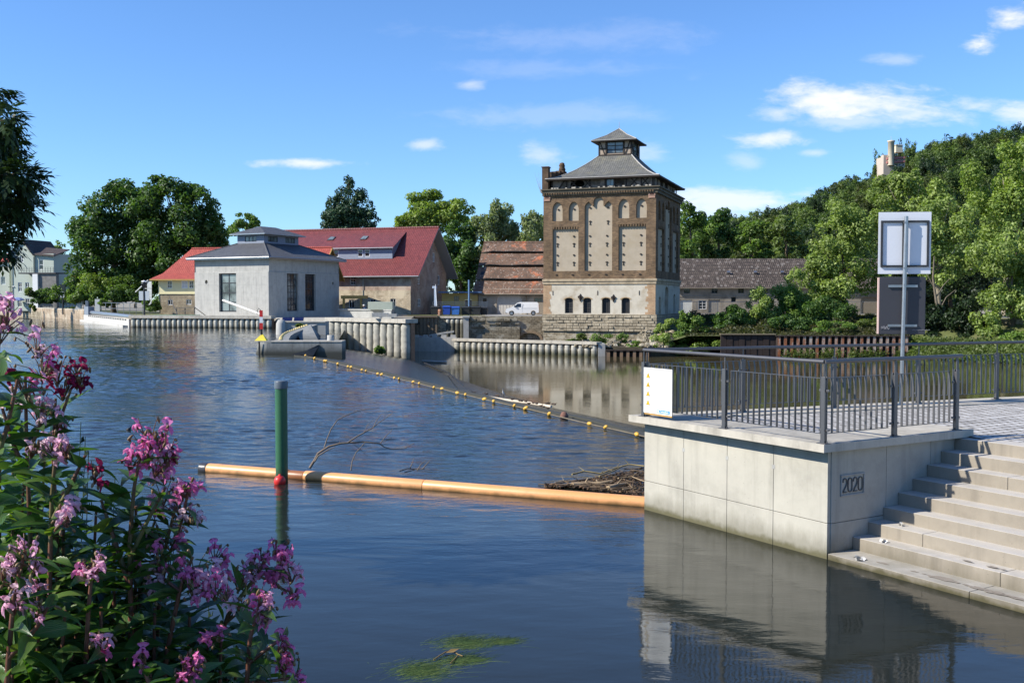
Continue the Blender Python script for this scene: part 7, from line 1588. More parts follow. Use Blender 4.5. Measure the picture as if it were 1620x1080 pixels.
# dim wood closing the view far up the valley, and the undergrowth above the sheet piles
for i, (u, v, ru, rv, m) in enumerate(((-20, 440, 30, 30, L_MID), (30, 445, 28, 26, L_DARK), (80, 438, 26, 32, L_MID), (125, 446, 28, 26, L_MID), (170, 448, 30, 22, L_DARK), (215, 446, 30, 24, L_MID), (262, 448, 32, 22, L_DARK), (310, 446, 32, 24, L_MID))):
    tree('background_tree', 'hazy tree in the far row glimpsed under the dark chestnuts', 275 + 4 * (i % 3), [(u, v, ru, rv), (u + 8, v + 16, ru, rv * .7)], u, GZ, 2200, .9, m, 400 + i, 'far row of trees under the chestnuts')
g = np.random.default_rng(79); N_ = 15000; uu = g.uniform(1085, 1440, N_); f = g.random(N_); nrm_ = np.sin(uu * .11) * .5 + np.sin(uu * .047 + 2) * .6 + np.sin(uu * .23) * .25
pts_ = np.zeros((N_, 3)); d0 = np.interp(uu, [1085, 1250, 1440], [127.8, 127.2, 126.3]); Y = d0 + f * 26; pts_[:, 0] = (uu - 810) / F * Y; pts_[:, 1] = Y; pts_[:, 2] = -.95 + 2.15 * f + g.random(N_) * np.clip(.35 + .8 * nrm_, .1, 1.6) * np.where(f < .05, .3, 1)
nr = sphere_dirs(g, N_) * .8 + np.array([0, -.3, .5]); nr /= np.linalg.norm(nr, axis=1)[:, None]; v, q = leaf_quads(g, pts_, nr, .42, .5)
tag(link_mesh('undergrowth', np_mesh('undergrowth', v, q, m_leaf('bramble_leaf', (0.03, 0.038, 0.014), (0.055, 0.065, 0.022), (0.13, 0.11, 0.05)))), 'tangled undergrowth on the bank above the rusty sheet piles', 'undergrowth', kind='stuff')
for i, (u, v, ru, rv, m, lb) in enumerate(((1455, 525, 26, 14, L_SHADE, 'deep shaded bush on the bank just right of the dark sign board'), (1500, 528, 30, 14, L_SHADE, 'deep shaded bush on the bank under the bent bare trunk'), (1545, 535, 26, 14, L_SHADE, 'deep shaded bush on the bank left of the low hanging willow'), (1630, 535, 40, 18, L_MID, 'leafy bush on the bank at the right edge below the willow'), (1475, 500, 34, 20, L_SHADE, 'tall dark thicket behind the bent bare trunk'), (1530, 500, 34, 24, L_SHADE, 'tall dark thicket between bare trunk and willow'))):
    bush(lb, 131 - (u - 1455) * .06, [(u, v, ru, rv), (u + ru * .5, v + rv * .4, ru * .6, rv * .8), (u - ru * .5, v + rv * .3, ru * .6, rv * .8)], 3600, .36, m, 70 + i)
for i, (u, v, ru, rv, m, lb) in enumerate(((108, 458, 20, 22, L_MID, 'big leafy garden bush between the green house and the chestnuts'), (70, 468, 18, 12, L_DARK, 'broad dark garden bush under the terrace'), (140, 466, 24, 14, L_MID, 'rounded bush under the chestnuts behind the embankment'), (200, 468, 30, 12, L_DARK, 'low dark hedge bush behind the weir wall fence'))):
    bush(lb, 190 if u < 120 else 176, [(u, v, ru, rv), (u + ru * .6, v + rv * .4, ru * .6, rv * .6), (u - ru * .6, v + rv * .4, ru * .6, rv * .6)], 3200, .36, m, 90 + i)
bush('big loose yellow green bush leaning from the willow over the long store', 143, [(1258, 452, 24, 24), (1240, 482, 30, 28), (1275, 485, 24, 30)], 6500, .34, L_WILLOW, 65)
bush('dark spreading bush above the left end of the orange sheet piles', 133, [(1232, 512, 22, 14), (1262, 516, 24, 12)], 3000, .32, L_DARK, 61)
bush('mid green bush hanging over the middle of the rusty sheet piles', 131, [(1300, 520, 24, 10), (1330, 518, 24, 12)], 2600, .3, L_MID, 62)
bush('dark bush behind the dark sheet wall beside the silver green shrub', 137, [(1160, 500, 22, 16), (1140, 508, 16, 14)], 2600, .32, L_DARK, 63)
# rubble at the tower corner
rg = random.Random(21); mb = MB()
for i in range(70):
    q = P(rg.uniform(1015, 1065), 520, rg.uniform(127.5, 134)); zz_ = -2.4 + max(0, (q.y - 127.5)) * .28; s_ = rg.uniform(.15, .5); mb.lathe([(0, -s_ * .6), (s_, -s_ * .2), (s_ * .8, s_ * .4), (0, s_ * .6)], 6, (q.x, q.y, zz_ + s_ * .3), sm=False, jit=.3, seed=i)
for i in range(90):
    q = P(rg.uniform(905, 1030), 540, rg.uniform(128.6, 134)); s_ = rg.uniform(.12, .4); mb.lathe([(0, -s_ * .6), (s_, -s_ * .2), (s_ * .8, s_ * .4), (0, s_ * .6)], 6, (q.x, q.y, -2.35 + (q.y - 129) * .12 + s_ * .2), sm=False, jit=.3, seed=i + 99)
tag(mb.build('rubble', RUBBLE), 'pale stone rubble heaped at the foot of the tower', 'rubble', kind='stuff')
# reeds and weeds along the right bank
g = np.random.default_rng(77); N_ = 13000; uu = g.uniform(1395, 1700, N_); f = .34 * g.random(N_) ** 1.3; V_ = []; Q_ = []
pts_ = np.zeros((N_, 3)); nr = sphere_dirs(g, N_) * .7 + np.array([0, -.4, .5]); nr /= np.linalg.norm(nr, axis=1)[:, None]
for i in range(N_):
    u = uu[i]; d0 = np.interp(u, [1395, 1425, 1480, 1560, 1640, 1800], [127.5, 126, 121, 116, 112, 103]); d1 = np.interp(u, [1395, 1425, 1480, 1560, 1640, 1800], [131, 133, 132, 128, 123, 113])
    Y = d0 + (d1 - d0) * f[i]; q = P(u, 473, Y); pts_[i] = (q.x, Y, ZL + (GZ + .3 - ZL) * f[i] ** .8 + g.uniform(0, .9) * (.3 + f[i]))
v, q = leaf_quads(g, pts_, nr, .42, .45)
tag(link_mesh('bank_weeds', np_mesh('bank_weeds', v, q, L_REED)), 'bright green weeds and reeds along the far right bank', 'weeds', kind='stuff')
g = np.random.default_rng(78); N_ = 2600; uu = g.uniform(1235, 1425, N_); pts_ = np.zeros((N_, 3)); cl = g.uniform(1235, 1425, 26)
for i in range(N_):
    u = cl[g.integers(26)] + g.normal(0, 4); Y = 125.2 + g.uniform(-.6, .3); q = P(u, 473, Y); pts_[i] = (q.x, Y, ZL + abs(g.normal(0, .5)))
nr = sphere_dirs(g, N_); v, q = leaf_quads(g, pts_, nr, .3, .4)
tag(link_mesh('waterside_weeds', np_mesh('waterside_weeds', v, q, L_REED)), 'green weeds growing at the foot of the rusty sheet piles', 'weeds', kind='stuff')
# ------------------------------------------------------------------ left bank: houses and river furniture
Dh = 214.0; q = P(20, 476, Dh); gh_ = thing('green_house', 'three storey pale green house with gable and terrace', 'house', (q.x, Dh, GZ), R(-12)); k = Dh / F
Hf = zof(398, Dh) - GZ; pk = zof(379, Dh) - GZ; Wg = 40 * k
mb = MB(); hs = [rect(1.9, Hf - 2.3, .75, 1.3), rect(1.3 + .0, 3.9, .95, 1.9), rect(3.0, 3.9, .95, 1.9), rect(1.2, .8, .95, 1.9), rect(3.0, .8, .95, 1.7)]
hs[0] = rect(1.75, Hf - 2.2, .95, 1.3)
mb.wall((0, 0, 0), X_, Z_, -Y_, [(-.1, 0), (Wg, 0), (Wg, Hf - .6), (Wg * .5, pk), (-.1, Hf - .4)], hs, .2); hs2 = [rect(.9, Hf - 3.7, 1.0, 2.0), rect(.4, 5.0, 1.3, 2.2), rect(.7, 1.0, .7, 2.4)]
mb.wall((Wg, .25, 0), X_, Z_, -Y_, rect(0, 0, 33 * k, Hf - .5), hs2, .2); mb.wall((Wg + 33 * k, .25, 0), Y_, Z_, X_, rect(0, 0, 9, Hf - .5)); mb.wall((0, 0, 0), Y_, Z_, -X_, rect(0, 0, 9, Hf - .5)); mb.build('wall', GREENP, gh_)
for h in hs: win(gh_, FX(), h[0][0], h[0][1], h[1][0] - h[0][0], h[2][1] - h[1][1], .12, 2, 2, WHITE, GLASS, .12, .08)
for h in hs2: win(gh_, (Vector((Wg, .25, 0)), X_, Z_, -Y_), h[0][0], h[0][1], h[1][0] - h[0][0], h[2][1] - h[1][1], .12, 1, 2, WHITE, GLASS, .12, .08)
mb = MB(); slope(mb, [(-.5, -.4, Hf - .5), (Wg * .5, -.4, pk + .05), (Wg * .5, 9, pk + .05), (-.5, 9, Hf - .5)], .2); slope(mb, [(Wg * .5, -.4, pk + .05), (Wg * 1.0, -.4, Hf - .7), (Wg * 1.0, 9, Hf - .7), (Wg * .5, 9, pk + .05)], .2)
slope(mb, [(Wg * .95, -.3, Hf - .5), (Wg + 36 * k, -.3, Hf - .9), (Wg + 36 * k, 5, Hf + .6), (Wg * .7, 5, Hf + 1.1)], .2); mb.build('roof', m_tile('dark_brown_tile', (0.085, 0.06, 0.05), (0.06, 0.045, 0.04)), gh_)
mb = MB(); zt_ = zof(432, Dh) - GZ; mb.box(Wg - 1.3, Wg + 55 * k, -3.2, .2, zt_ - .25, zt_); mb.build('terrace_slab', m_plain('dark_slab', (0.06, 0.06, 0.065), 0.7, 0.2, 2.0), gh_)
mb = MB()
for z in (.35, .7, 1.05): mb.box(Wg - 1.3, Wg + 55 * k, -3.2, -3.14, zt_ + z - .03, zt_ + z)
for i in range(14): x = Wg - 1.3 + i * (55 * k + 1.3) / 14; mb.box(x, x + .05, -3.13, -3.08, zt_, zt_ + 1.05)
mb.build('terrace_railing', DARK, gh_)
mb = MB(); mb.box(Wg + 15 * k, Wg + 24 * k, -3.3, -2.9, 0, zt_ - .3); mb.build('garden_wall', m_plain('bright_white_render', (0.75, 0.75, 0.73), 0.8, 0.05, 1.0), gh_); mb = MB(); mb.box(Wg + 24.2 * k, Wg + 54 * k, -2.9, -2.0, 0, zt_ - .3); mb.build('terrace_wall', m_plain('grey_stone_wall', (0.20, 0.19, 0.175), 0.9, 0.3, 1.5), gh_)
mb = MB(); mb.slab((Wg + 12 * k, -4.2, 3.1), (16 * k, 0, 0), (0, 1.2, .3), (0, 0, .1)); mb.build('awning', m_plain('brown_awning', (0.20, 0.10, 0.05), 0.8, 0.1, 3.0), gh_)
mb = MB(); mb.tube([(Wg - .15, -.12, Hf - 1), (Wg - .15, -.12, 0)], .08, 6); mb.tube([(-.0, -.12, Hf - 1), (-.0, -.12, 0)], .08, 6); mb.build('downpipe', GREENP, gh_)
q = P(-30, 476, Dh + 3); nh = thing('orange_roofed_house', 'low pale green house with small orange roof cut by the left edge', 'house', (q.x, Dh + 3, GZ), R(-8)); w_ = 50 * k; Hn = zof(412, Dh) - GZ
mb = MB(); nhh = [rect(w_ - 1.9, 5.4, 1.0, 1.6), rect(w_ - 1.9, .9, 1.2, 2.0)]; mb.wall((0, 0, 0), X_, Z_, -Y_, rect(0, 0, w_, Hn), nhh, .2); mb.wall((w_, 0, 0), Y_, Z_, X_, rect(0, 0, 8, Hn)); mb.build('wall', m_plain('greenish_cream', (0.52, 0.54, 0.44), 0.85, 0.06, 0.8), nh)
win(nh, FX(), w_ - 1.9, 5.4, 1.0, 1.6, .12, 1, 1, WHITE, GLASS_L, .1); win(nh, FX(), w_ - 1.9, .9, 1.2, 2.0, .12, 1, 1, DARK, GLASS, .1)
mb = MB(); slope(mb, [(-.4, -.5, Hn - .1), (w_ + .3, -.5, Hn - .1), (w_ - .8, 4, Hn + 1.7), (-.4, 4, Hn + 1.7)], .15); mb.build('roof', TILE_R, nh)
# embankment wall along the left bank
ew = thing('embankment_wall', 'long low sandstone embankment wall under the gardens', 'wall', (0, 0, 0)); mb = MB(); emb = [(-40, 264), (0, 243.4), (60, 207), (100, 186), (135, 172.4)]
for (u0, d0), (u1, d1) in zip(emb, emb[1:]):
    a, b = Vector((*PX(u0, d0), 0)), Vector((*PX(u1, d1), 0)); d = (b - a); nn = Vector((d.y, -d.x, 0)).normalized() * -1; nn = nn if nn.y < 0 else -nn
    mb.slab(a + nn * .25 + Vector((0, 0, -2)), d, -nn * .5, (0, 0, 3.75))
mb.build('wall', m_brick('sandstone_embankment', (0.40, 0.31, 0.22), (0.32, 0.25, 0.18), (0.25, 0.2, 0.14), .9, .35, .03, .8, .6, .8, .15, (0.45, 0.39, 0.30), .5, .62), ew); mb = MB()
for (u0, d0), (u1, d1) in zip(emb, emb[1:]):
    a, b = Vector((*PX(u0, d0), 0)), Vector((*PX(u1, d1), 0)); d = (b - a); mb.slab(a + Vector((0, -.35, 1.751)), d, (0, .7, 0), (0, 0, .14))
mb.build('coping', SLAB, ew)
gf = thing('garden_fence', 'thin dark wire fence on the embankment wall', 'fence', (0, 0, 0)); mb = MB(); n = 16
fpn = []
for i in range(n + 1):
    f = i / n; u = 60 + 72 * f; D = 207 - (207 - 174) * f; q = P(u, 473, D); fpn.append(Vector((q.x, q.y, 1.75))); mb.tube([fpn[-1], fpn[-1] + Vector((0, 0, 1.5))], .035, 5)
for z in (.1, .75, 1.5):
    for a, b in zip(fpn, fpn[1:]): mb.tube([a + Vector((0, 0, z)), b + Vector((0, 0, z))], .02, 4)
mb.build('fence', DARK, gf, uv=False)
def lamp(label, u, v0, v1, D, arm=0, name='street_lamp'):
    q = P(u, v0, D); h = (v0 - v1) * D / F; o = thing(name, label, 'lamp', q); mb = MB(); mb.tube([(0, 0, -.4), (0, 0, h)], [.13, .09], 8); mb.build('post', DARK, o, uv=False)
    mb = MB(); mb.lathe([(.1, 0), (.28, .1), (.34, .5), (.42, .52), (.3, .75), (0, .85)], 10, (0, 0, h)); mb.build('lantern', DARK, o); mb = MB(); mb.lathe([(.36, 0), (.3, .12), (0, .16)], 10, (-.35 if arm else 0, 0, h + .86)); mb.build('glass_top', WHITE, o)
    if arm: mb = MB(); mb.tube([(0, 0, h - .3), (-arm, 0, h - .25)], .07, 6); mb.build('arm', DARK, o, uv=False); mb = MB(); mb.lathe([(.3, 0), (.2, .12), (0, .16)], 8, (-arm * .65, 0, h - .2)); mb.build('arm_lamp', WHITE, o)
    return o
lamp('dark lamp post with a long side arm beside the blue parasol', 38.5, 490, 452, 214, 3.2)
o = lamp('dark lamp post carrying two small white banners near the farmhouse', 228.5, 496, 456, 137, 0)
mb = MB()
for s in (-1, 1): mb.box(s * .12 - (.55 if s < 0 else 0), s * .12 + (.55 if s > 0 else 0), -.05, .02, 1.75, 2.95)
mb.build('banner', m_plain('banner_white', (0.62, 0.64, 0.62), 0.7, 0.08, 3.0), o)
q = P(28, 481, 212); o = thing('parasol', 'open blue parasol on the garden bank at the far left', 'parasol', q); mb = MB(); mb.lathe([(1.45, .75), (1.2, 1.05), (.7, 1.3), (0, 1.42)], 8, sm=False); mb.build('canopy', m_plain('blue_cloth', (0.22, 0.28, 0.52), 0.8, 0.2, 2.0), o); mb = MB(); mb.tube([(0, 0, -.6), (0, 0, 1.4)], .04, 6); mb.build('pole', WHITE, o, uv=False)
q = P(31, 497, 228); mb = MB(); mb.lathe([(.42, 0), (.42, 1.5), (.3, 1.9), (0, 2.0)], 10, (q.x, q.y, .3)); tag(mb.build('mooring_dolphin', m_plain('dark_green_post', (0.02, 0.04, 0.03), 0.7, 0.2, 3.0)), 'thick dark green bollard in the water at the embankment', 'bollard')
q = P(99.5, 490, 184); o = thing('river_sign', 'dark green box sign with white symbol on a post at the embankment', 'sign', q); kk = 184 / F; mb = MB(); mb.tube([(0, 0, -.8), (0, 0, 40 * kk)], .14, 8); mb.build('post', DARK, o, uv=False)
mb = MB(); mb.box(-4.2 * kk, 4.2 * kk, -.2, .2, 29.5 * kk, 40 * kk); mb.build('box', m_plain('dark_green_box', (0.02, 0.035, 0.03), 0.6, 0.2, 3.0), o); mb = MB(); mb.box(-3.2 * kk, 3.2 * kk, -.22, -.16, 19.5 * kk, 29 * kk); mb.build('board', WHITE, o); mb = MB(); mb.box(-.12, .12, -.24, -.221, 21 * kk, 27.5 * kk); mb.box(-.35, .35, -.24, -.221, 26.5 * kk, 27.8 * kk); mb.build('symbol', BLACK, o)
q = P(124, 476, 182); O = Vector(q); o = thing('ivy_column', 'dark ivy clad column with pink blossoms on top', 'plant', O); foliage('leaves', L_DARK, px_blobs([(124, 462, 7, 14), (124, 445, 8, 14)], 182, O, 2), 2400, .4, 4, o, fill=.4); foliage('blossoms', m_leaf('pale_pink_blossom', (0.45, 0.20, 0.18), (0.55, 0.33, 0.30)), px_blobs([(124, 437, 8, 4)], 182, O, 3), 160, .4, 6, o)
# inflatable weir wall, its pipe and post
Yw = 150.0; o = thing('weir_wall', 'long white concrete wall with a grey pipe along its top', 'wall', (0, 0, 0)); a, b = PX(137, 168), PX(210, 131.5); A_, B_ = Vector((*a, 0)), Vector((*b, 0)); d = B_ - A_; nn = Vector((-d.y, d.x, 0)).normalized(); A_ -= nn * .5
mb = MB(); mb.slab(A_ + Vector((0, 0, -1)), d, nn * 1.0, (0, 0, 2.05)); mb.slab(A_ - nn * .6 + Vector((0, 0, -1)), d * .98, nn * .58, (0, 0, 1.25)); mb.build('wall', m_plain('white_concrete', (0.50, 0.48, 0.44), 0.85, 0.08, 1.0, dirt=(0.33, 0.31, 0.27), dirt_lo=.55, dirt_hi=.75), o)
mb = MB(); mb.tube([A_ + d * .12 + nn * .5 + Vector((0, 0, 1.45)), A_ + d * .99 + nn * .5 + Vector((0, 0, 1.3))], .30, 10); mb.build('pipe', STEEL_L, o, uv=False); mb = MB()
for i in range(18): p = A_ + d * (.14 + .84 * i / 18) - nn * .02 + Vector((0, 0, .86)); mb.slab(p, d * .022, nn * -.06, (0, 0, .14))
mb.build('slots', BLACK, o); mb = MB(); mb.slab(A_ + d * .02 + Vector((0, 0, 1.06)), d * .11, nn * .9, (0, 0, 1.3)); mb.build('gate_head', m_plain('blue_grey_gate', (0.20, 0.23, 0.27), 0.6, 0.2, 2.0), o)
q = P(137.5, 507, 166); mb = MB(); mb.box(q.x - .22, q.x + .22, 166, 166.5, -1, 3.3); tag(mb.build('gauge_post', m_plain('blue_grey_post2', (0.14, 0.17, 0.20), 0.6, 0.2, 3.0)), 'square blue grey gauge post standing in the water at the white weir wall', 'post')
q = P(154, 486, 172); mb = MB(); mb.box(q.x - .4, q.x + .4, 172, 172.8, GZ, GZ + 2.4); tag(mb.build('gate_pillar', OFFW), 'white gate pillar behind the weir wall', 'pillar')
q = P(124, 488, 176); mb = MB(); mb.slab((q.x - .6, 176, GZ + .6), (.9, 0, 0), (0, .3, 0), (.8, 0, 2.2)); tag(mb.build('slanted_stone', OFFW), 'slanted white stone slab on the lawn by the embankment', 'stone')
o = thing('steel_fence', 'grey steel rail fence on the lawn behind the weir wall', 'fence', (0, 0, 0)); mb = MB(); fa_, fb_ = P(158, 486, 170), P(236, 486, 158); n = 8
for i in range(n + 1): p = fa_.lerp(fb_, i / n); mb.tube([(p.x, p.y, GZ), (p.x, p.y, GZ + 1.8)], .05, 5)
for z in (.9, 1.8): mb.tube([(fa_.x, fa_.y, GZ + z), (fb_.x, fb_.y, GZ + z)], .04, 5)
mb.build('rail', STEEL_L, o, uv=False)
a, b = PX(242, 133), PX(306, 132); o = thing('green_gangway', 'flat green gangway plate with grey wooden handrail before the powerhouse', 'gangway', (a[0], 132.6, 1.2)); L_ = b[0] - a[0]
mb = MB(); mb.box(0, L_, 0, 2.2, 0, .32); mb.build('plate', m_plain('signal_green', (0.06, 0.22, 0.12), 0.6, 0.15, 2.0), o); mb = MB(); rg = random.Random(2)
for x in (L_ * .55, L_ * .75, L_ * .97): mb.box(x, x + .12, .1, .22, .3, 1.35)
for z in (.8, 1.2): mb.slab((L_ * .5, .0, z - .1), (L_ * .5, 0, .18), (0, .08, 0), (0, 0, .1))
mb.slab((L_ * .97, .05, 1.3), (1.6, 0, -1.2), (0, .1, 0), (0, 0, .12)); mb.build('handrail', WOODG, o)
mb = MB(); mb.tube([P(268, 470, 133), P(281, 497, 131)], .05, 6); tag(mb.build('stay_pole', DARK, uv=False), 'thin dark pole leaning before the yellow farmhouse', 'pole')
# workman behind the trough
q = P(577, 484, 140); pz = thing('person', 'crouching person in dark blue jacket and pale cap behind the trough', 'person', (q.x, 140, 1.9)); mb = MB(); mb.lathe([(.18, -.9), (.28, -.4), (.32, .0), (.26, .4), (.12, .58), (0, .6)], 10, (0, 0, 0)); mb.tube([(-.1, -.2, .4), (-.45, -.35, .1), (-.7, -.45, -.2)], [.1, .085, .06], 8); mb.tube([(.2, -.1, .35), (.35, -.3, .0), (.1, -.45, -.25)], [.1, .085, .06], 8); mb.tube([(-.1, 0, -.8), (-.5, -.3, -.6), (-.45, -.2, -1.2)], [.15, .12, .09], 8); mb.build('body', m_plain('blue_work_jacket', (0.05, 0.09, 0.16), 0.8, 0.15, 5.0), pz, uv=False)
mb = MB(); mb.ball((-.08, -.12, .74), .15, 12, 0, (1, 1.05, 1.15)); mb.build('head', m_plain('skin', (0.45, 0.27, 0.19), 0.6, 0.05, 5.0, 0), pz, uv=False); mb = MB(); mb.lathe([(.165, .0), (.15, .1), (.07, .15), (0, .16)], 12, (-.08, -.12, .78)); mb.slab((-.16, -.36, .78), (.16, 0, 0), (0, .14, 0), (0, 0, .02)); mb.build('cap', OFFW, pz, uv=False)
# ------------------------------------------------------------------ near tree at the left edge: ash-like leaf sprays
def spray(rg, base, direction, n, size, V_, Q_):
    """one compound leaf: pairs of lance leaflets along a stalk"""
    d = direction / np.linalg.norm(direction); up = np.array([0, 0, 1.0]); s_ = np.cross(d, up); s_ /= np.linalg.norm(s_) + 1e-9; nn = np.cross(s_, d)
    for i in range(n):
        f = (i // 2 + 1) / (n // 2 + 1); p = base + d * size * 2.2 * f + np.array([0, 0, -.5 * size * f * f]); sd = 1 if i % 2 else -1
        if i == n - 1: ld = d
        else: ld = d * .75 + s_ * sd * .8 + rg.normal(0, .15, 3); ld /= np.linalg.norm(ld)
        ld = ld + np.array([0, 0, -.35]); ld /= np.linalg.norm(ld); w_ = np.cross(ld, nn); w_ /= np.linalg.norm(w_) + 1e-9; L = size * rg.uniform(.8, 1.2); b = len(V_)
        tl = np.array([0, 0, -.08 * L]); V_ += [p, p + ld * L * .45 + w_ * L * .19, p + ld * L + tl, p + ld * L * .45 - w_ * L * .19]; Q_.append((b, b + 1, b + 2, b + 3))
rgn = np.random.default_rng(31); V_, Q_ = [], []; Dn = 12.5; O = Vector((-10.2, 13.5, 1.3)); nt = thing('ash_tree', 'dark leaved ash tree reaching in from the left edge', 'tree', O)
CL = [(-8, 150, 26, 16), (8, 190, 26, 26), (0, 235, 36, 34), (18, 225, 16, 26), (22, 275, 40, 30), (50, 288, 22, 16), (-20, 300, 50, 50), (15, 320, 32, 32), (42, 330, 20, 22), (0, 365, 30, 30), (10, 388, 18, 18), (-60, 250, 60, 90), (-60, 380, 60, 60), (-110, 300, 60, 120), (-60, 170, 50, 50)]
BR = []
for (u, v, ru, rv) in CL:
    c = P(u, v, Dn + rgn.uniform(-.7, .7)); k_ = c.y / F; c = np.array(c - O); BR.append(c)
    for j in range(int(16 + ru * rv / 22)):
        d = sphere_dirs(rgn, 1)[0]; p = c + d * np.array([ru * k_, (ru + rv) * .5 * k_, rv * k_]) * rgn.uniform(.35, .95); dr = d + np.array([.25, 0, -.25]) + rgn.normal(0, .4, 3); spray(rgn, p - dr * .05, dr, 9, .105, V_, Q_)
link_mesh('crown', np_mesh('crown', np.array(V_), np.array(Q_), m_leaf('ash_leaf', (0.020, 0.040, 0.012), (0.034, 0.062, 0.018), (0.055, 0.09, 0.028), .22, .4)), nt)
mb = MB(); mb.tube([(0, 0, -.5), (.1, 0, 1.5), (.3, -.1, 3.2), (.5, -.2, 5.5)], [.28, .22, .17, .08], 10)
for c in BR: c = Vector(c); s0 = Vector((.3, -.1, max(1.2, min(5, c.z - .6)))); mb.tube([s0, s0.lerp(c, .5) + Vector((0, 0, .15)), c], [.07, .04, .012], 6)
mb.build('trunk', BARK, nt, uv=False)
# ------------------------------------------------------------------ foreground: Himalayan balsam
BLEAF = (lambda t: (lambda uv, rnd: (lambda k: (lambda b, tr: (lambda mx: (t.t.links.new(mx.outputs[0], t.n('OutputMaterial').inputs[0]), t.m)[1])(t.n('MixShader', {0: .3, 1: b.outputs[0], 2: tr.outputs[0]})))(
    t.n('BsdfPrincipled', {'Base Color': k, 'Roughness': 0.33, 'Specular IOR Level': 0.5, 'Normal': t.bump(t.math('SINE', t.math('MULTIPLY', t.math('ADD', t.n('SeparateXYZ', {0: uv}).outputs[1], t.math('ABSOLUTE', t.math('SUBTRACT', t.n('SeparateXYZ', {0: uv}).outputs[0], .5))), 60.0)), .25, .002)}),
    t.n('BsdfTranslucent', {0: t.mix(1.0, k, (1.8, 2.1, .5), 'MULTIPLY')})))(
    t.mix(t.ramp(t.math('ABSOLUTE', t.math('SUBTRACT', t.n('SeparateXYZ', {0: uv}).outputs[0], .5)), (.02, 1.0), (.06, 0.0)), t.ramp(rnd, (0, (.026, .065, .018)), (.5, (.048, .112, .026)), (.88, (.092, .170, .036)), (1, (.16, .20, .05))), (.11, .15, .05))))(t.uv(), t.n('NewGeometry').outputs['Random Per Island']))(T('balsam_leaf'))
BSTEM = m_plain('balsam_stem', (0.145, 0.06, 0.038), 0.45, 0.35, 12.0, 0.05, dirt=(0.13, 0.16, 0.05), dirt_scale=5.0)
BBUD = m_plain('balsam_bud', (0.16, 0.10, 0.045), 0.5, 0.4, 30.0, 0)
def m_petal(name, edge, core):
    t = T(name); rnd = t.n('NewGeometry').outputs['Random Per Island']; k = t.mix(t.noise(45.0, 3, t.obj()), edge, core); k = t.mix(t.ramp(rnd, (0.3, 0.0), (1.0, .55)), k, core)
    b = t.n('BsdfPrincipled', {'Base Color': k, 'Roughness': .5, 'Specular IOR Level': .3}); tr = t.n('BsdfTranslucent', {0: k}); mx = t.n('MixShader', {0: .6, 1: b.outputs[0], 2: tr.outputs[0]}); t.t.links.new(mx.outputs[0], t.n('OutputMaterial').inputs[0]); return t.m
PETAL = {'pale': m_petal('pale_pink_petal', (.90, .66, .77), (.87, .42, .62)), 'pink': m_petal('magenta_petal', (.90, .40, .66), (.82, .17, .46)), 'wine': m_petal('wine_petal', (.40, .03, .12), (.24, .012, .06)), 'white': m_petal('white_petal', (.82, .72, .76), (.80, .48, .64))}
def leaf_arr(rg, p, d, up, L, W, curl, V_, Q_, U_):
    """lance leaf folded along its midrib"""
    d = d / np.linalg.norm(d); s_ = np.cross(d, up); s_ /= np.linalg.norm(s_) + 1e-9; nn = np.cross(s_, d); n = 8; b = len(V_); tw = rg.uniform(-.5, .5)
    for i in range(n + 1):
        f = i / n; w_ = W * (math.sin(math.pi * min(1, f ** .72)) ** 1.15) * (1 - .15 * f) + .0006; ang = curl * f; c = p + d * L * f * math.cos(ang * .5) + nn * (-L * f * math.sin(ang * .5) * .9); wave = .10 * w_ * math.sin(f * 9 + tw * 6)
        s2 = s_ * math.cos(tw * f) + nn * math.sin(tw * f); n2 = nn * math.cos(tw * f) - s_ * math.sin(tw * f)
        V_ += [c - s2 * w_ + n2 * (w_ * .38 + wave), c, c + s2 * w_ + n2 * (w_ * .38 - wave)]; U_ += [(0, f), (.5, f), (1, f)]
        if i: k = b + 3 * i; Q_ += [(k - 3, k - 2, k + 1, k), (k - 2, k - 1, k + 2, k + 1)]
def flower(rg, c, face, size, V_, Q_, M_, mi):
    """hood, two broad wing lobes and the pouched sepal behind"""
    f = face / np.linalg.norm(face); up = np.array([0, 0, 1.0]) + rg.normal(0, .25, 3); s_ = np.cross(f, up); s_ /= np.linalg.norm(s_); u_ = np.cross(s_, f)
    def patch(fn, nu, nv):
        b = len(V_)
        for i in range(nu + 1):
            for j in range(nv + 1): x, y, z = fn(i / nu, j / nv); V_.append(c + (s_ * x + f * y + u_ * z) * size)
        for i in range(nu):
            for j in range(nv): k = b + i * (nv + 1) + j; Q_.append((k, k + 1, k + nv + 2, k + nv + 1)); M_.append(mi)
    r1, r2 = rg.uniform(.85, 1.15), rg.uniform(.85, 1.15)
    patch(lambda a, b: ((a - .5) * .85 * math.sin(math.pi * (b * .8 + .12)) * r1, .10 + .32 * b - .25 * (2 * a - 1) ** 2, .22 + .42 * math.sin(b * 2.0) * r1 - .20 * (2 * a - 1) ** 2), 4, 3)
    for sd in (-1, 1): patch(lambda a, b, sd=sd: (sd * (.05 + .48 * b * (1 - .25 * (2 * a - 1) ** 2)) * r2, .22 + .22 * b - .25 * b * b + .08 * math.sin(a * 5), -.02 - .62 * a * (.35 + .65 * b) - .12 * b + .06 * math.sin(a * 7 + b * 3)), 4, 3)
    def sac(a, b):
        t_ = 2 * math.pi * b; r = .27 * math.sin(math.pi * (a * .78 + .20)) ** .9; return (r * math.cos(t_), .12 - .62 * a, r * math.sin(t_) - .12 - .16 * a)
    patch(sac, 4, 6)
    patch(lambda a, b: (.03 * math.cos(6.283 * b) * (1 - a * .7), -.46 - .05 * math.sin(a * 3), -.25 - .22 * a + .03 * math.sin(6.283 * b) * (1 - a * .7)), 2, 4)
FLS = .0225
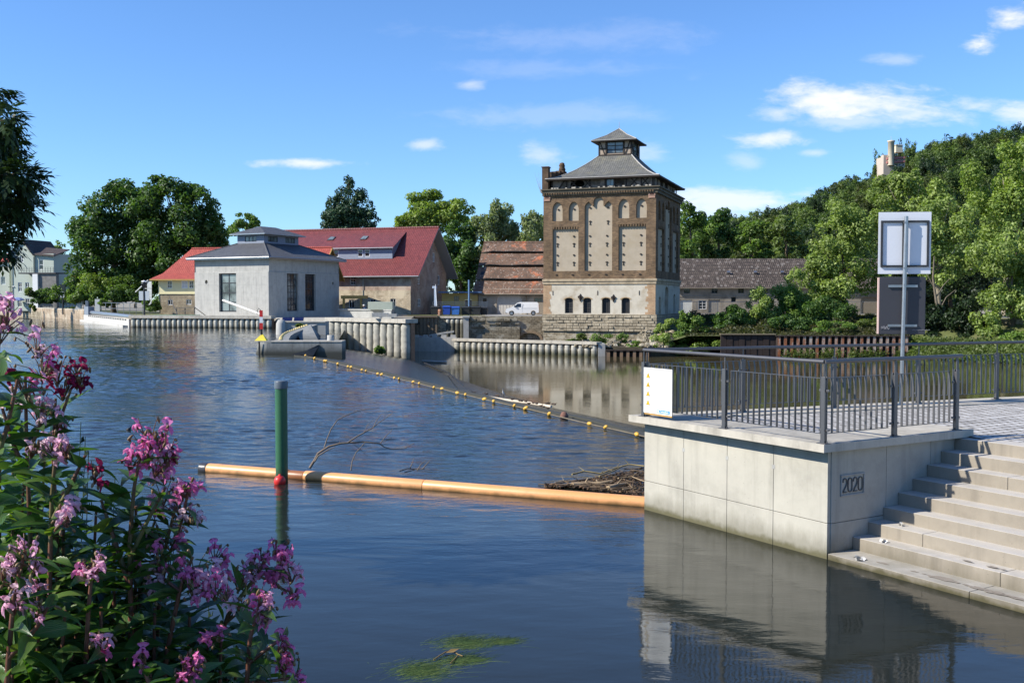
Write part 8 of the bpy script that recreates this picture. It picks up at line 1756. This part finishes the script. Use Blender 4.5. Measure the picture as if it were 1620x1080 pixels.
class Plant:
    def __init__(s, label, Y, seed, group=None):
        s.rg = np.random.default_rng(seed); s.Y = Y; s.seed = seed; s.o = thing('balsam_plant', label, 'plant', (0, 0, 0)); s.V, s.Q, s.U = [], [], []; s.st = MB()
    def place(s):
        pass
    def stem(s, pts, r0=.007, r1=.003, dY=0.0, leaves=True, ln=.15, gap=.055, start=0.0):
        ln *= .74; gap *= .70
        rg = s.rg; k = len(pts); W = [np.array(P(u, v, s.Y + dY * i / max(1, k - 1))) for i, (u, v) in enumerate(pts)]
        n = 5 * (k - 1); pp = []
        for i in range(k - 1):
            for j in range(5): f = j / 5; pp.append(W[i] * (1 - f) + W[i + 1] * f)
        pp.append(W[-1]); pp = np.array(pp); pp[1:-1] = (pp[:-2] + pp[1:-1] * 2 + pp[2:]) / 4
        s.st.tube([Vector(p) for p in pp], [r0 + (r1 - r0) * i / (len(pp) - 1) for i in range(len(pp))], 8)
        if leaves:
            seg = np.linalg.norm(np.diff(pp, axis=0), axis=1); cum = np.concatenate([[0], np.cumsum(seg)]); x = start * cum[-1] + rg.uniform(0, gap); a0 = rg.uniform(0, 6.28)
            while x < cum[-1]:
                i = min(len(pp) - 2, int(np.searchsorted(cum, x) - 1)); p = pp[i] + (pp[i + 1] - pp[i]) * ((x - cum[i]) / max(1e-6, seg[i])); ax = (pp[i + 1] - pp[i]); ax /= np.linalg.norm(ax); t1 = np.cross(ax, [0.3, .5, .1]); t1 /= np.linalg.norm(t1); t2 = np.cross(ax, t1); f = x / cum[-1]
                for q in range(3):
                    a = a0 + q * 2.094 + rg.normal(0, .25); rad = t1 * math.cos(a) + t2 * math.sin(a); L = ln * rg.uniform(.7, 1.25) * (1.1 - .45 * f); d = rad * .9 + ax * rg.uniform(.15, .75); s.leaf(p + rad * .004, d, ax, L)
                a0 += 1.05; x += gap * rg.uniform(.75, 1.3)
        return W[-1]
    def leaf(s, p, d, up, L):
        rg = s.rg; leaf_arr(rg, np.array(p), np.array(d, float), np.array(up, float) + rg.normal(0, .25, 3), L, L * rg.uniform(.13, .19), rg.uniform(.2, 1.2), s.V, s.Q, s.U)
    def cluster(s, u, v, r, n, col, name='flower_cluster', dY=0.0, size=FLS, frm=None):
        rg = s.rg; Y = s.Y + dY; c = np.array(P(u, v, Y)); R_ = r * 1.75 * Y / F; n = max(3, round(n * .9)); V_, Q_, M_ = [], [], []; mb = MB()
        base = np.array(frm) if frm is not None else np.array(P(u + rg.uniform(-8, 8), v + r * 1.1, Y))
        mats = [PETAL[x] for x in (col if isinstance(col, tuple) else (col,))] + [BBUD]
        for i in range(n):
            d = sphere_dirs(rg, 1)[0]; p = c + d * R_ * np.array([1, .8, .85]) * rg.uniform(.45, 1.0); face = np.array([rg.normal(0, .7), -1.0 + rg.normal(0, .45), rg.normal(-.05, .3)]); flower(rg, p, face, size * rg.uniform(.75, 1.2), V_, Q_, M_, int(rg.integers(len(mats) - 1)))
            mid = (base + p) / 2 + np.array([0, 0, .25 * R_]); mb.tube([Vector(base), Vector(mid), Vector(p + np.array([0, .008, .012]))], [.0016, .0012, .0008], 4, 0, False)
        for i in range(n + 3):          # buds and hanging seed pods
            d = sphere_dirs(rg, 1)[0]; p = c + d * R_ * rg.uniform(.3, 1.05) + np.array([0, 0, .15 * R_]); L = rg.uniform(.007, .018); dn = np.array([rg.normal(0, .5), rg.normal(0, .5), -1]); dn /= np.linalg.norm(dn)
            mb.tube([Vector(p), Vector(p + dn * L * .35), Vector(p + dn * L * .75), Vector(p + dn * L)], [.0008, .0032, .0026, .0006], 5, 1, False); mb.tube([Vector(base), Vector((base + p) / 2 + np.array([0, 0, .2 * R_])), Vector(p)], [.0013, .001, .0007], 4, 0, False)
        o = link_mesh(name, np_mesh(name, np.array(V_), np.array(Q_), mats, M_, None, True), s.o); pd = mb.build('flower_stalks', [BSTEM, BBUD], o, uv=False)
    def done(s):
        if s.V: link_mesh('leaves', np_mesh('leaves', np.array(s.V), np.array(s.Q), BLEAF, None, s.U, True), s.o)
        s.st.build('stem', BSTEM, s.o, uv=False)
        # put the plant's origin at its foot on the bank
        z = min(v[2] for v in s.st.v); f = [v for v in s.st.v if v[2] < z + .02]; c = Vector((sum(v[0] for v in f) / len(f), sum(v[1] for v in f) / len(f), z)); s.o.location = c
        for ch in s.o.children: ch.data.transform(Matrix.Translation(-c)); [g_.data.transform(Matrix.Translation(-c)) for g_ in ch.children]
def plant(label, Y, seed, stems, clusters):
    p = Plant(label, Y, seed)
    for st in stems: p.stem(*st[:1], **(st[1] if len(st) > 1 else {}))
    for c in clusters: p.cluster(*c[:5], **(c[5] if len(c) > 5 else {}))
    p.done(); return p
LOW = 2150                                       # photo row of the stem feet, far below the frame
plant('tallest balsam at the left edge with pale pink blossom high over the water', 1.95, 1, [([(-30, LOW), (-22, 1100), (-12, 760), (-4, 560), (2, 500)], dict(gap=.07, ln=.16, start=.45)), ([(-10, 740), (10, 680), (28, 600)], dict(r0=.006, gap=.05, ln=.12))],
      [(8, 492, 24, 6, ('pale', 'white')), (2, 525, 20, 5, ('pale', 'pink')), (4, 475, 10, 2, 'pale')])
plant('tall balsam with pale pink blossom under the highest flower at the left', 2.15, 2, [([(60, LOW), (55, 1150), (48, 850), (42, 700), (40, 590)], dict(gap=.06, ln=.17, start=.4)), ([(46, 760), (20, 700), (2, 640)], dict(r0=.006, ln=.14)), ([(44, 720), (60, 680), (70, 640)], dict(r0=.005, ln=.12))],
      [(56, 545, 20, 6, ('pale', 'white')), (62, 578, 22, 7, ('pale', 'pink')), (38, 604, 22, 6, ('pink', 'wine')), (20, 632, 16, 4, 'white'), (64, 648, 20, 6, ('pale', 'white'))])
plant('balsam with dark wine red blossom against the blue water', 2.2, 3, [([(105, LOW), (98, 1150), (90, 860), (84, 720), (88, 630)], dict(gap=.06, ln=.17, start=.4, r0=.0075)), ([(86, 690), (100, 650), (112, 615)], dict(r0=.004, leaves=False))],
      [(92, 588, 18, 6, 'wine'), (120, 590, 18, 8, 'wine'), (100, 612, 20, 6, 'wine'), (78, 580, 12, 4, ('wine', 'pale')), (70, 655, 14, 4, ('pale', 'white')), (96, 668, 14, 4, ('white', 'pale'))])
plant('balsam with a few white pink flowers below the wine red blossom', 2.05, 4, [([(70, LOW), (76, 1200), (78, 930), (82, 780), (90, 700)], dict(gap=.055, ln=.18, start=.35, r0=.0075)), ([(80, 830), (110, 770), (135, 720)], dict(r0=.006, ln=.16))],
      [(84, 702, 14, 4, ('white', 'pale')), (56, 712, 12, 3, 'white'), (100, 712, 14, 4, ('pale', 'white')), (146, 748, 16, 4, 'wine')])
plant('upright balsam with a magenta head standing alone on the water side', 2.1, 5, [([(205, LOW), (208, 1180), (207, 980), (205, 860), (212, 770), (222, 720)], dict(gap=.05, ln=.16, start=.35, r0=.0075)), ([(206, 880), (235, 820), (262, 770)], dict(r0=.005, ln=.11)), ([(206, 930), (180, 850), (160, 790)], dict(r0=.006, ln=.17))],
      [(238, 690, 22, 7, 'pink'), (228, 712, 20, 6, ('pink', 'pink', 'pale')), (256, 700, 20, 6, ('pink', 'pink', 'pale')), (262, 726, 18, 6, ('pink', 'wine')), (212, 728, 16, 5, ('pink', 'pink', 'pale')), (250, 738, 16, 4, 'pink'), (275, 722, 8, 2, 'wine')])
plant('balsam with pale rose flowers trailing below the lone magenta head', 2.2, 6, [([(240, LOW), (245, 1200), (248, 1000), (258, 880), (278, 800)], dict(gap=.06, ln=.14, start=.35)), ([(256, 900), (280, 850), (300, 770)], dict(r0=.004, ln=.09))],
      [(256, 752, 12, 3, ('pink', 'pale', 'pale')), (262, 782, 18, 6, ('pale', 'wine')), (290, 772, 14, 5, ('pale', 'pink')), (302, 768, 10, 3, 'pink'), (284, 800, 20, 7, ('pale', 'white')), (298, 816, 14, 4, ('white', 'pale')), (250, 840, 22, 6, ('pale', 'wine')), (285, 845, 16, 6, ('white', 'pink'))])
plant('balsam with a broad magenta cluster in the middle of the thicket', 2.1, 7, [([(250, LOW), (255, 1200), (262, 1040), (285, 930), (305, 880)], dict(gap=.055, ln=.15, start=.3, r0=.0075)), ([(285, 935), (240, 900), (244, 885)], dict(r0=.004, ln=.1))],
      [(245, 882, 18, 5, ('pink', 'pink', 'pale')), (310, 895, 18, 6, ('pink', 'pink', 'pale')), (305, 925, 22, 8, ('pink', 'pink', 'pale')), (335, 928, 20, 7, ('pink', 'pale', 'pale')), (355, 935, 14, 4, 'pink'), (245, 928, 18, 5, ('pink', 'pink', 'pale')), (330, 905, 18, 5, ('pink', 'white')), (252, 905, 14, 3, 'white')])
plant('balsam leaning right over the water with scattered magenta flowers', 2.25, 8, [([(330, LOW), (325, 1250), (330, 1080), (360, 970), (410, 905), (425, 870)], dict(gap=.07, ln=.14, start=.35, r0=.0075)), ([(350, 990), (385, 960), (412, 945)], dict(r0=.005, ln=.10)), ([(410, 910), (435, 925), (455, 935)], dict(r0=.003, leaves=False))],
      [(346, 876, 12, 4, 'pink'), (290, 886, 8, 2, 'pink'), (420, 876, 10, 3, 'pink'), (444, 864, 14, 4, 'pink'), (450, 880, 12, 4, 'pink'), (450, 895, 10, 2, 'pale'), (428, 905, 12, 3, 'pink'), (458, 908, 12, 4, ('pink', 'pale', 'pale')), (440, 915, 12, 4, 'pink'), (396, 898, 14, 5, ('pale', 'white')), (375, 915, 18, 6, ('pink', 'pink', 'pale')), (462, 938, 10, 4, 'pink'), (405, 905, 10, 3, 'pale')])
plant('low balsam at the right end of the thicket with pale pink flowers', 2.05, 9, [([(395, LOW), (392, 1250), (390, 1090), (395, 1010), (410, 960)], dict(gap=.05, ln=.14, start=.3, r0=.0075)), ([(392, 1050), (430, 1020), (445, 1010)], dict(r0=.004, ln=.1)), ([(392, 1080), (440, 1075), (470, 1070)], dict(r0=.004, ln=.13))],
      [(410, 950, 16, 6, ('pale', 'pink')), (420, 962, 12, 4, 'pale'), (378, 952, 10, 3, 'white'), (420, 980, 10, 3, 'pink'), (445, 1020, 10, 4, 'pink'), (460, 1038, 10, 4, 'pink'), (448, 1055, 7, 2, 'pink'), (476, 1074, 9, 3, ('pale', 'pink')), (340, 1002, 12, 3, 'pink')])
plant('balsam with big pale lilac blossoms low at the left edge', 1.85, 10, [([(0, LOW), (5, 1250), (12, 1060), (22, 940), (40, 870)], dict(gap=.055, ln=.17, start=.3, r0=.0075)), ([(14, 1040), (60, 990), (75, 960)], dict(r0=.005, ln=.13))],
      [(38, 868, 16, 4, 'pale'), (22, 890, 16, 3, ('pale', 'white')), (52, 892, 14, 3, 'pale'), (24, 925, 12, 2, 'white'), (20, 960, 12, 2, 'pale'), (66, 962, 14, 3, ('pale', 'white')), (10, 905, 12, 2, 'white')])
plant('balsam with two pale lilac blossoms in the leafy shade', 1.95, 11, [([(130, LOW), (132, 1250), (135, 1060), (140, 960), (146, 900)], dict(gap=.05, ln=.18, start=.3, r0=.0075)), ([(136, 1060), (170, 1020), (162, 1015)], dict(r0=.004, ln=.12))],
      [(150, 892, 18, 5, 'pale'), (140, 905, 12, 3, ('pale', 'pink')), (162, 1018, 10, 2, 'pink'), (112, 805, 18, 5, ('white', 'pale')), (105, 820, 12, 3, 'pale'), (62, 928, 8, 2, 'pale')])
plant('balsam with magenta flowers at the bottom edge of the thicket', 1.9, 12, [([(260, LOW), (265, 1300), (270, 1150), (285, 1060)], dict(gap=.045, ln=.17, start=.25, r0=.0075)), ([(268, 1180), (235, 1080), (226, 1050)], dict(r0=.005, ln=.13))],
      [(300, 1055, 16, 5, ('pink', 'pink', 'pale')), (312, 1048, 12, 3, 'pink'), (227, 1036, 12, 3, 'pink'), (290, 1068, 12, 3, 'pink'), (160, 1015, 10, 2, 'pale')])
# leafy stems without blossom fill the thicket
FILL = [(215, 800, 2.16), (180, 850, 2.16), (245, 960, 2.11), (300, 970, 2.16), (350, 1000, 2.16), (100, 780, 2.21), (160, 960, 2.01), (60, 940, 1.96), (110, 1030, 1.96), (200, 1040, 2.01), (20, 830, 2.2), (60, 800, 2.3), (110, 850, 2.35), (150, 860, 2.3), (30, 950, 2.1), (90, 930, 2.15), (185, 930, 2.35), (60, 1010, 1.95), (120, 1000, 2.1), (180, 1000, 2.15), (230, 990, 2.3), (270, 985, 2.35), (320, 990, 2.4), (20, 1060, 1.9), (150, 1060, 1.95), (215, 1060, 2.1), (330, 1040, 2.2), (360, 1060, 2.2), (90, 1070, 1.9), (-20, 900, 2.0), (-30, 760, 2.1), (0, 740, 2.25), (50, 880, 2.4), (225, 900, 2.4), (300, 1010, 2.2), (375, 1010, 2.4), (130, 930, 2.4), (20, 700, 2.4)]
rg = random.Random(44)
for i, (u, v, Y) in enumerate(FILL):
    where = ('at the left edge' if u < 40 else 'in the left part' if u < 140 else 'in the middle' if u < 250 else 'in the right part'); p = Plant('leafy balsam stem without blossom inside the flowering thicket', Y, 200 + i); p.o['group'] = 'leafy stems of the balsam thicket'
    dx = rg.uniform(-25, 25); p.stem([(u + dx, LOW), (u + dx * .6, 1300), (u + dx * .2, (v + 1250) / 2), (u, v)], gap=.038, ln=.18, start=.25, r0=.0075)
    if i % 2: p.stem([(u + dx * .3, (v + 1300) / 2), (u + rg.uniform(20, 45), (v + 1200) / 2 - 30), (u + rg.uniform(35, 60), v + 25)], r0=.005, gap=.04, ln=.15)
    p.done()
# feathery dark herb behind the blossoms
mb = MB(); rg = random.Random(5)
def feather(u0, v0, u1, v1, Y):
    A_, B_ = P(u0, v0, Y), P(u1, v1, Y); mb.tube([A_, B_], [.003, .001], 4)
    for i in range(26):
        f = i / 26; p = A_.lerp(B_, f); L = .05 * (1 - f) + .012; s_ = 1 if i % 2 else -1; d = Vector((s_ * .8, rg.uniform(-.5, .5), .5)).normalized(); mb.tube([p, p + d * L], [.0014, .0008], 3, 0, False)
        for k_ in range(3): q = p + d * L * (.3 + .22 * k_); mb.tube([q, q + Vector((rg.uniform(-.3, .3), 0, 1)).normalized() * .012], [.0022, .001], 3, 0, False)
for a in ((95, 760, 128, 668, 2.5), (105, 770, 135, 690, 2.5), (120, 765, 140, 712, 2.5), (255, 900, 275, 845, 2.5), (330, 1000, 330, 955, 2.6), (150, 800, 182, 752, 2.5), (300, 1000, 296, 960, 2.6)): feather(a[0], 1500, a[2], a[3], a[4])
tag(mb.build('feathery_herb', m_plain('dark_herb', (0.022, 0.045, 0.016), 0.8, 0.3, 9.0, 0), uv=False), 'thin dark feathery herb stems rising between the balsam flowers', 'plant')
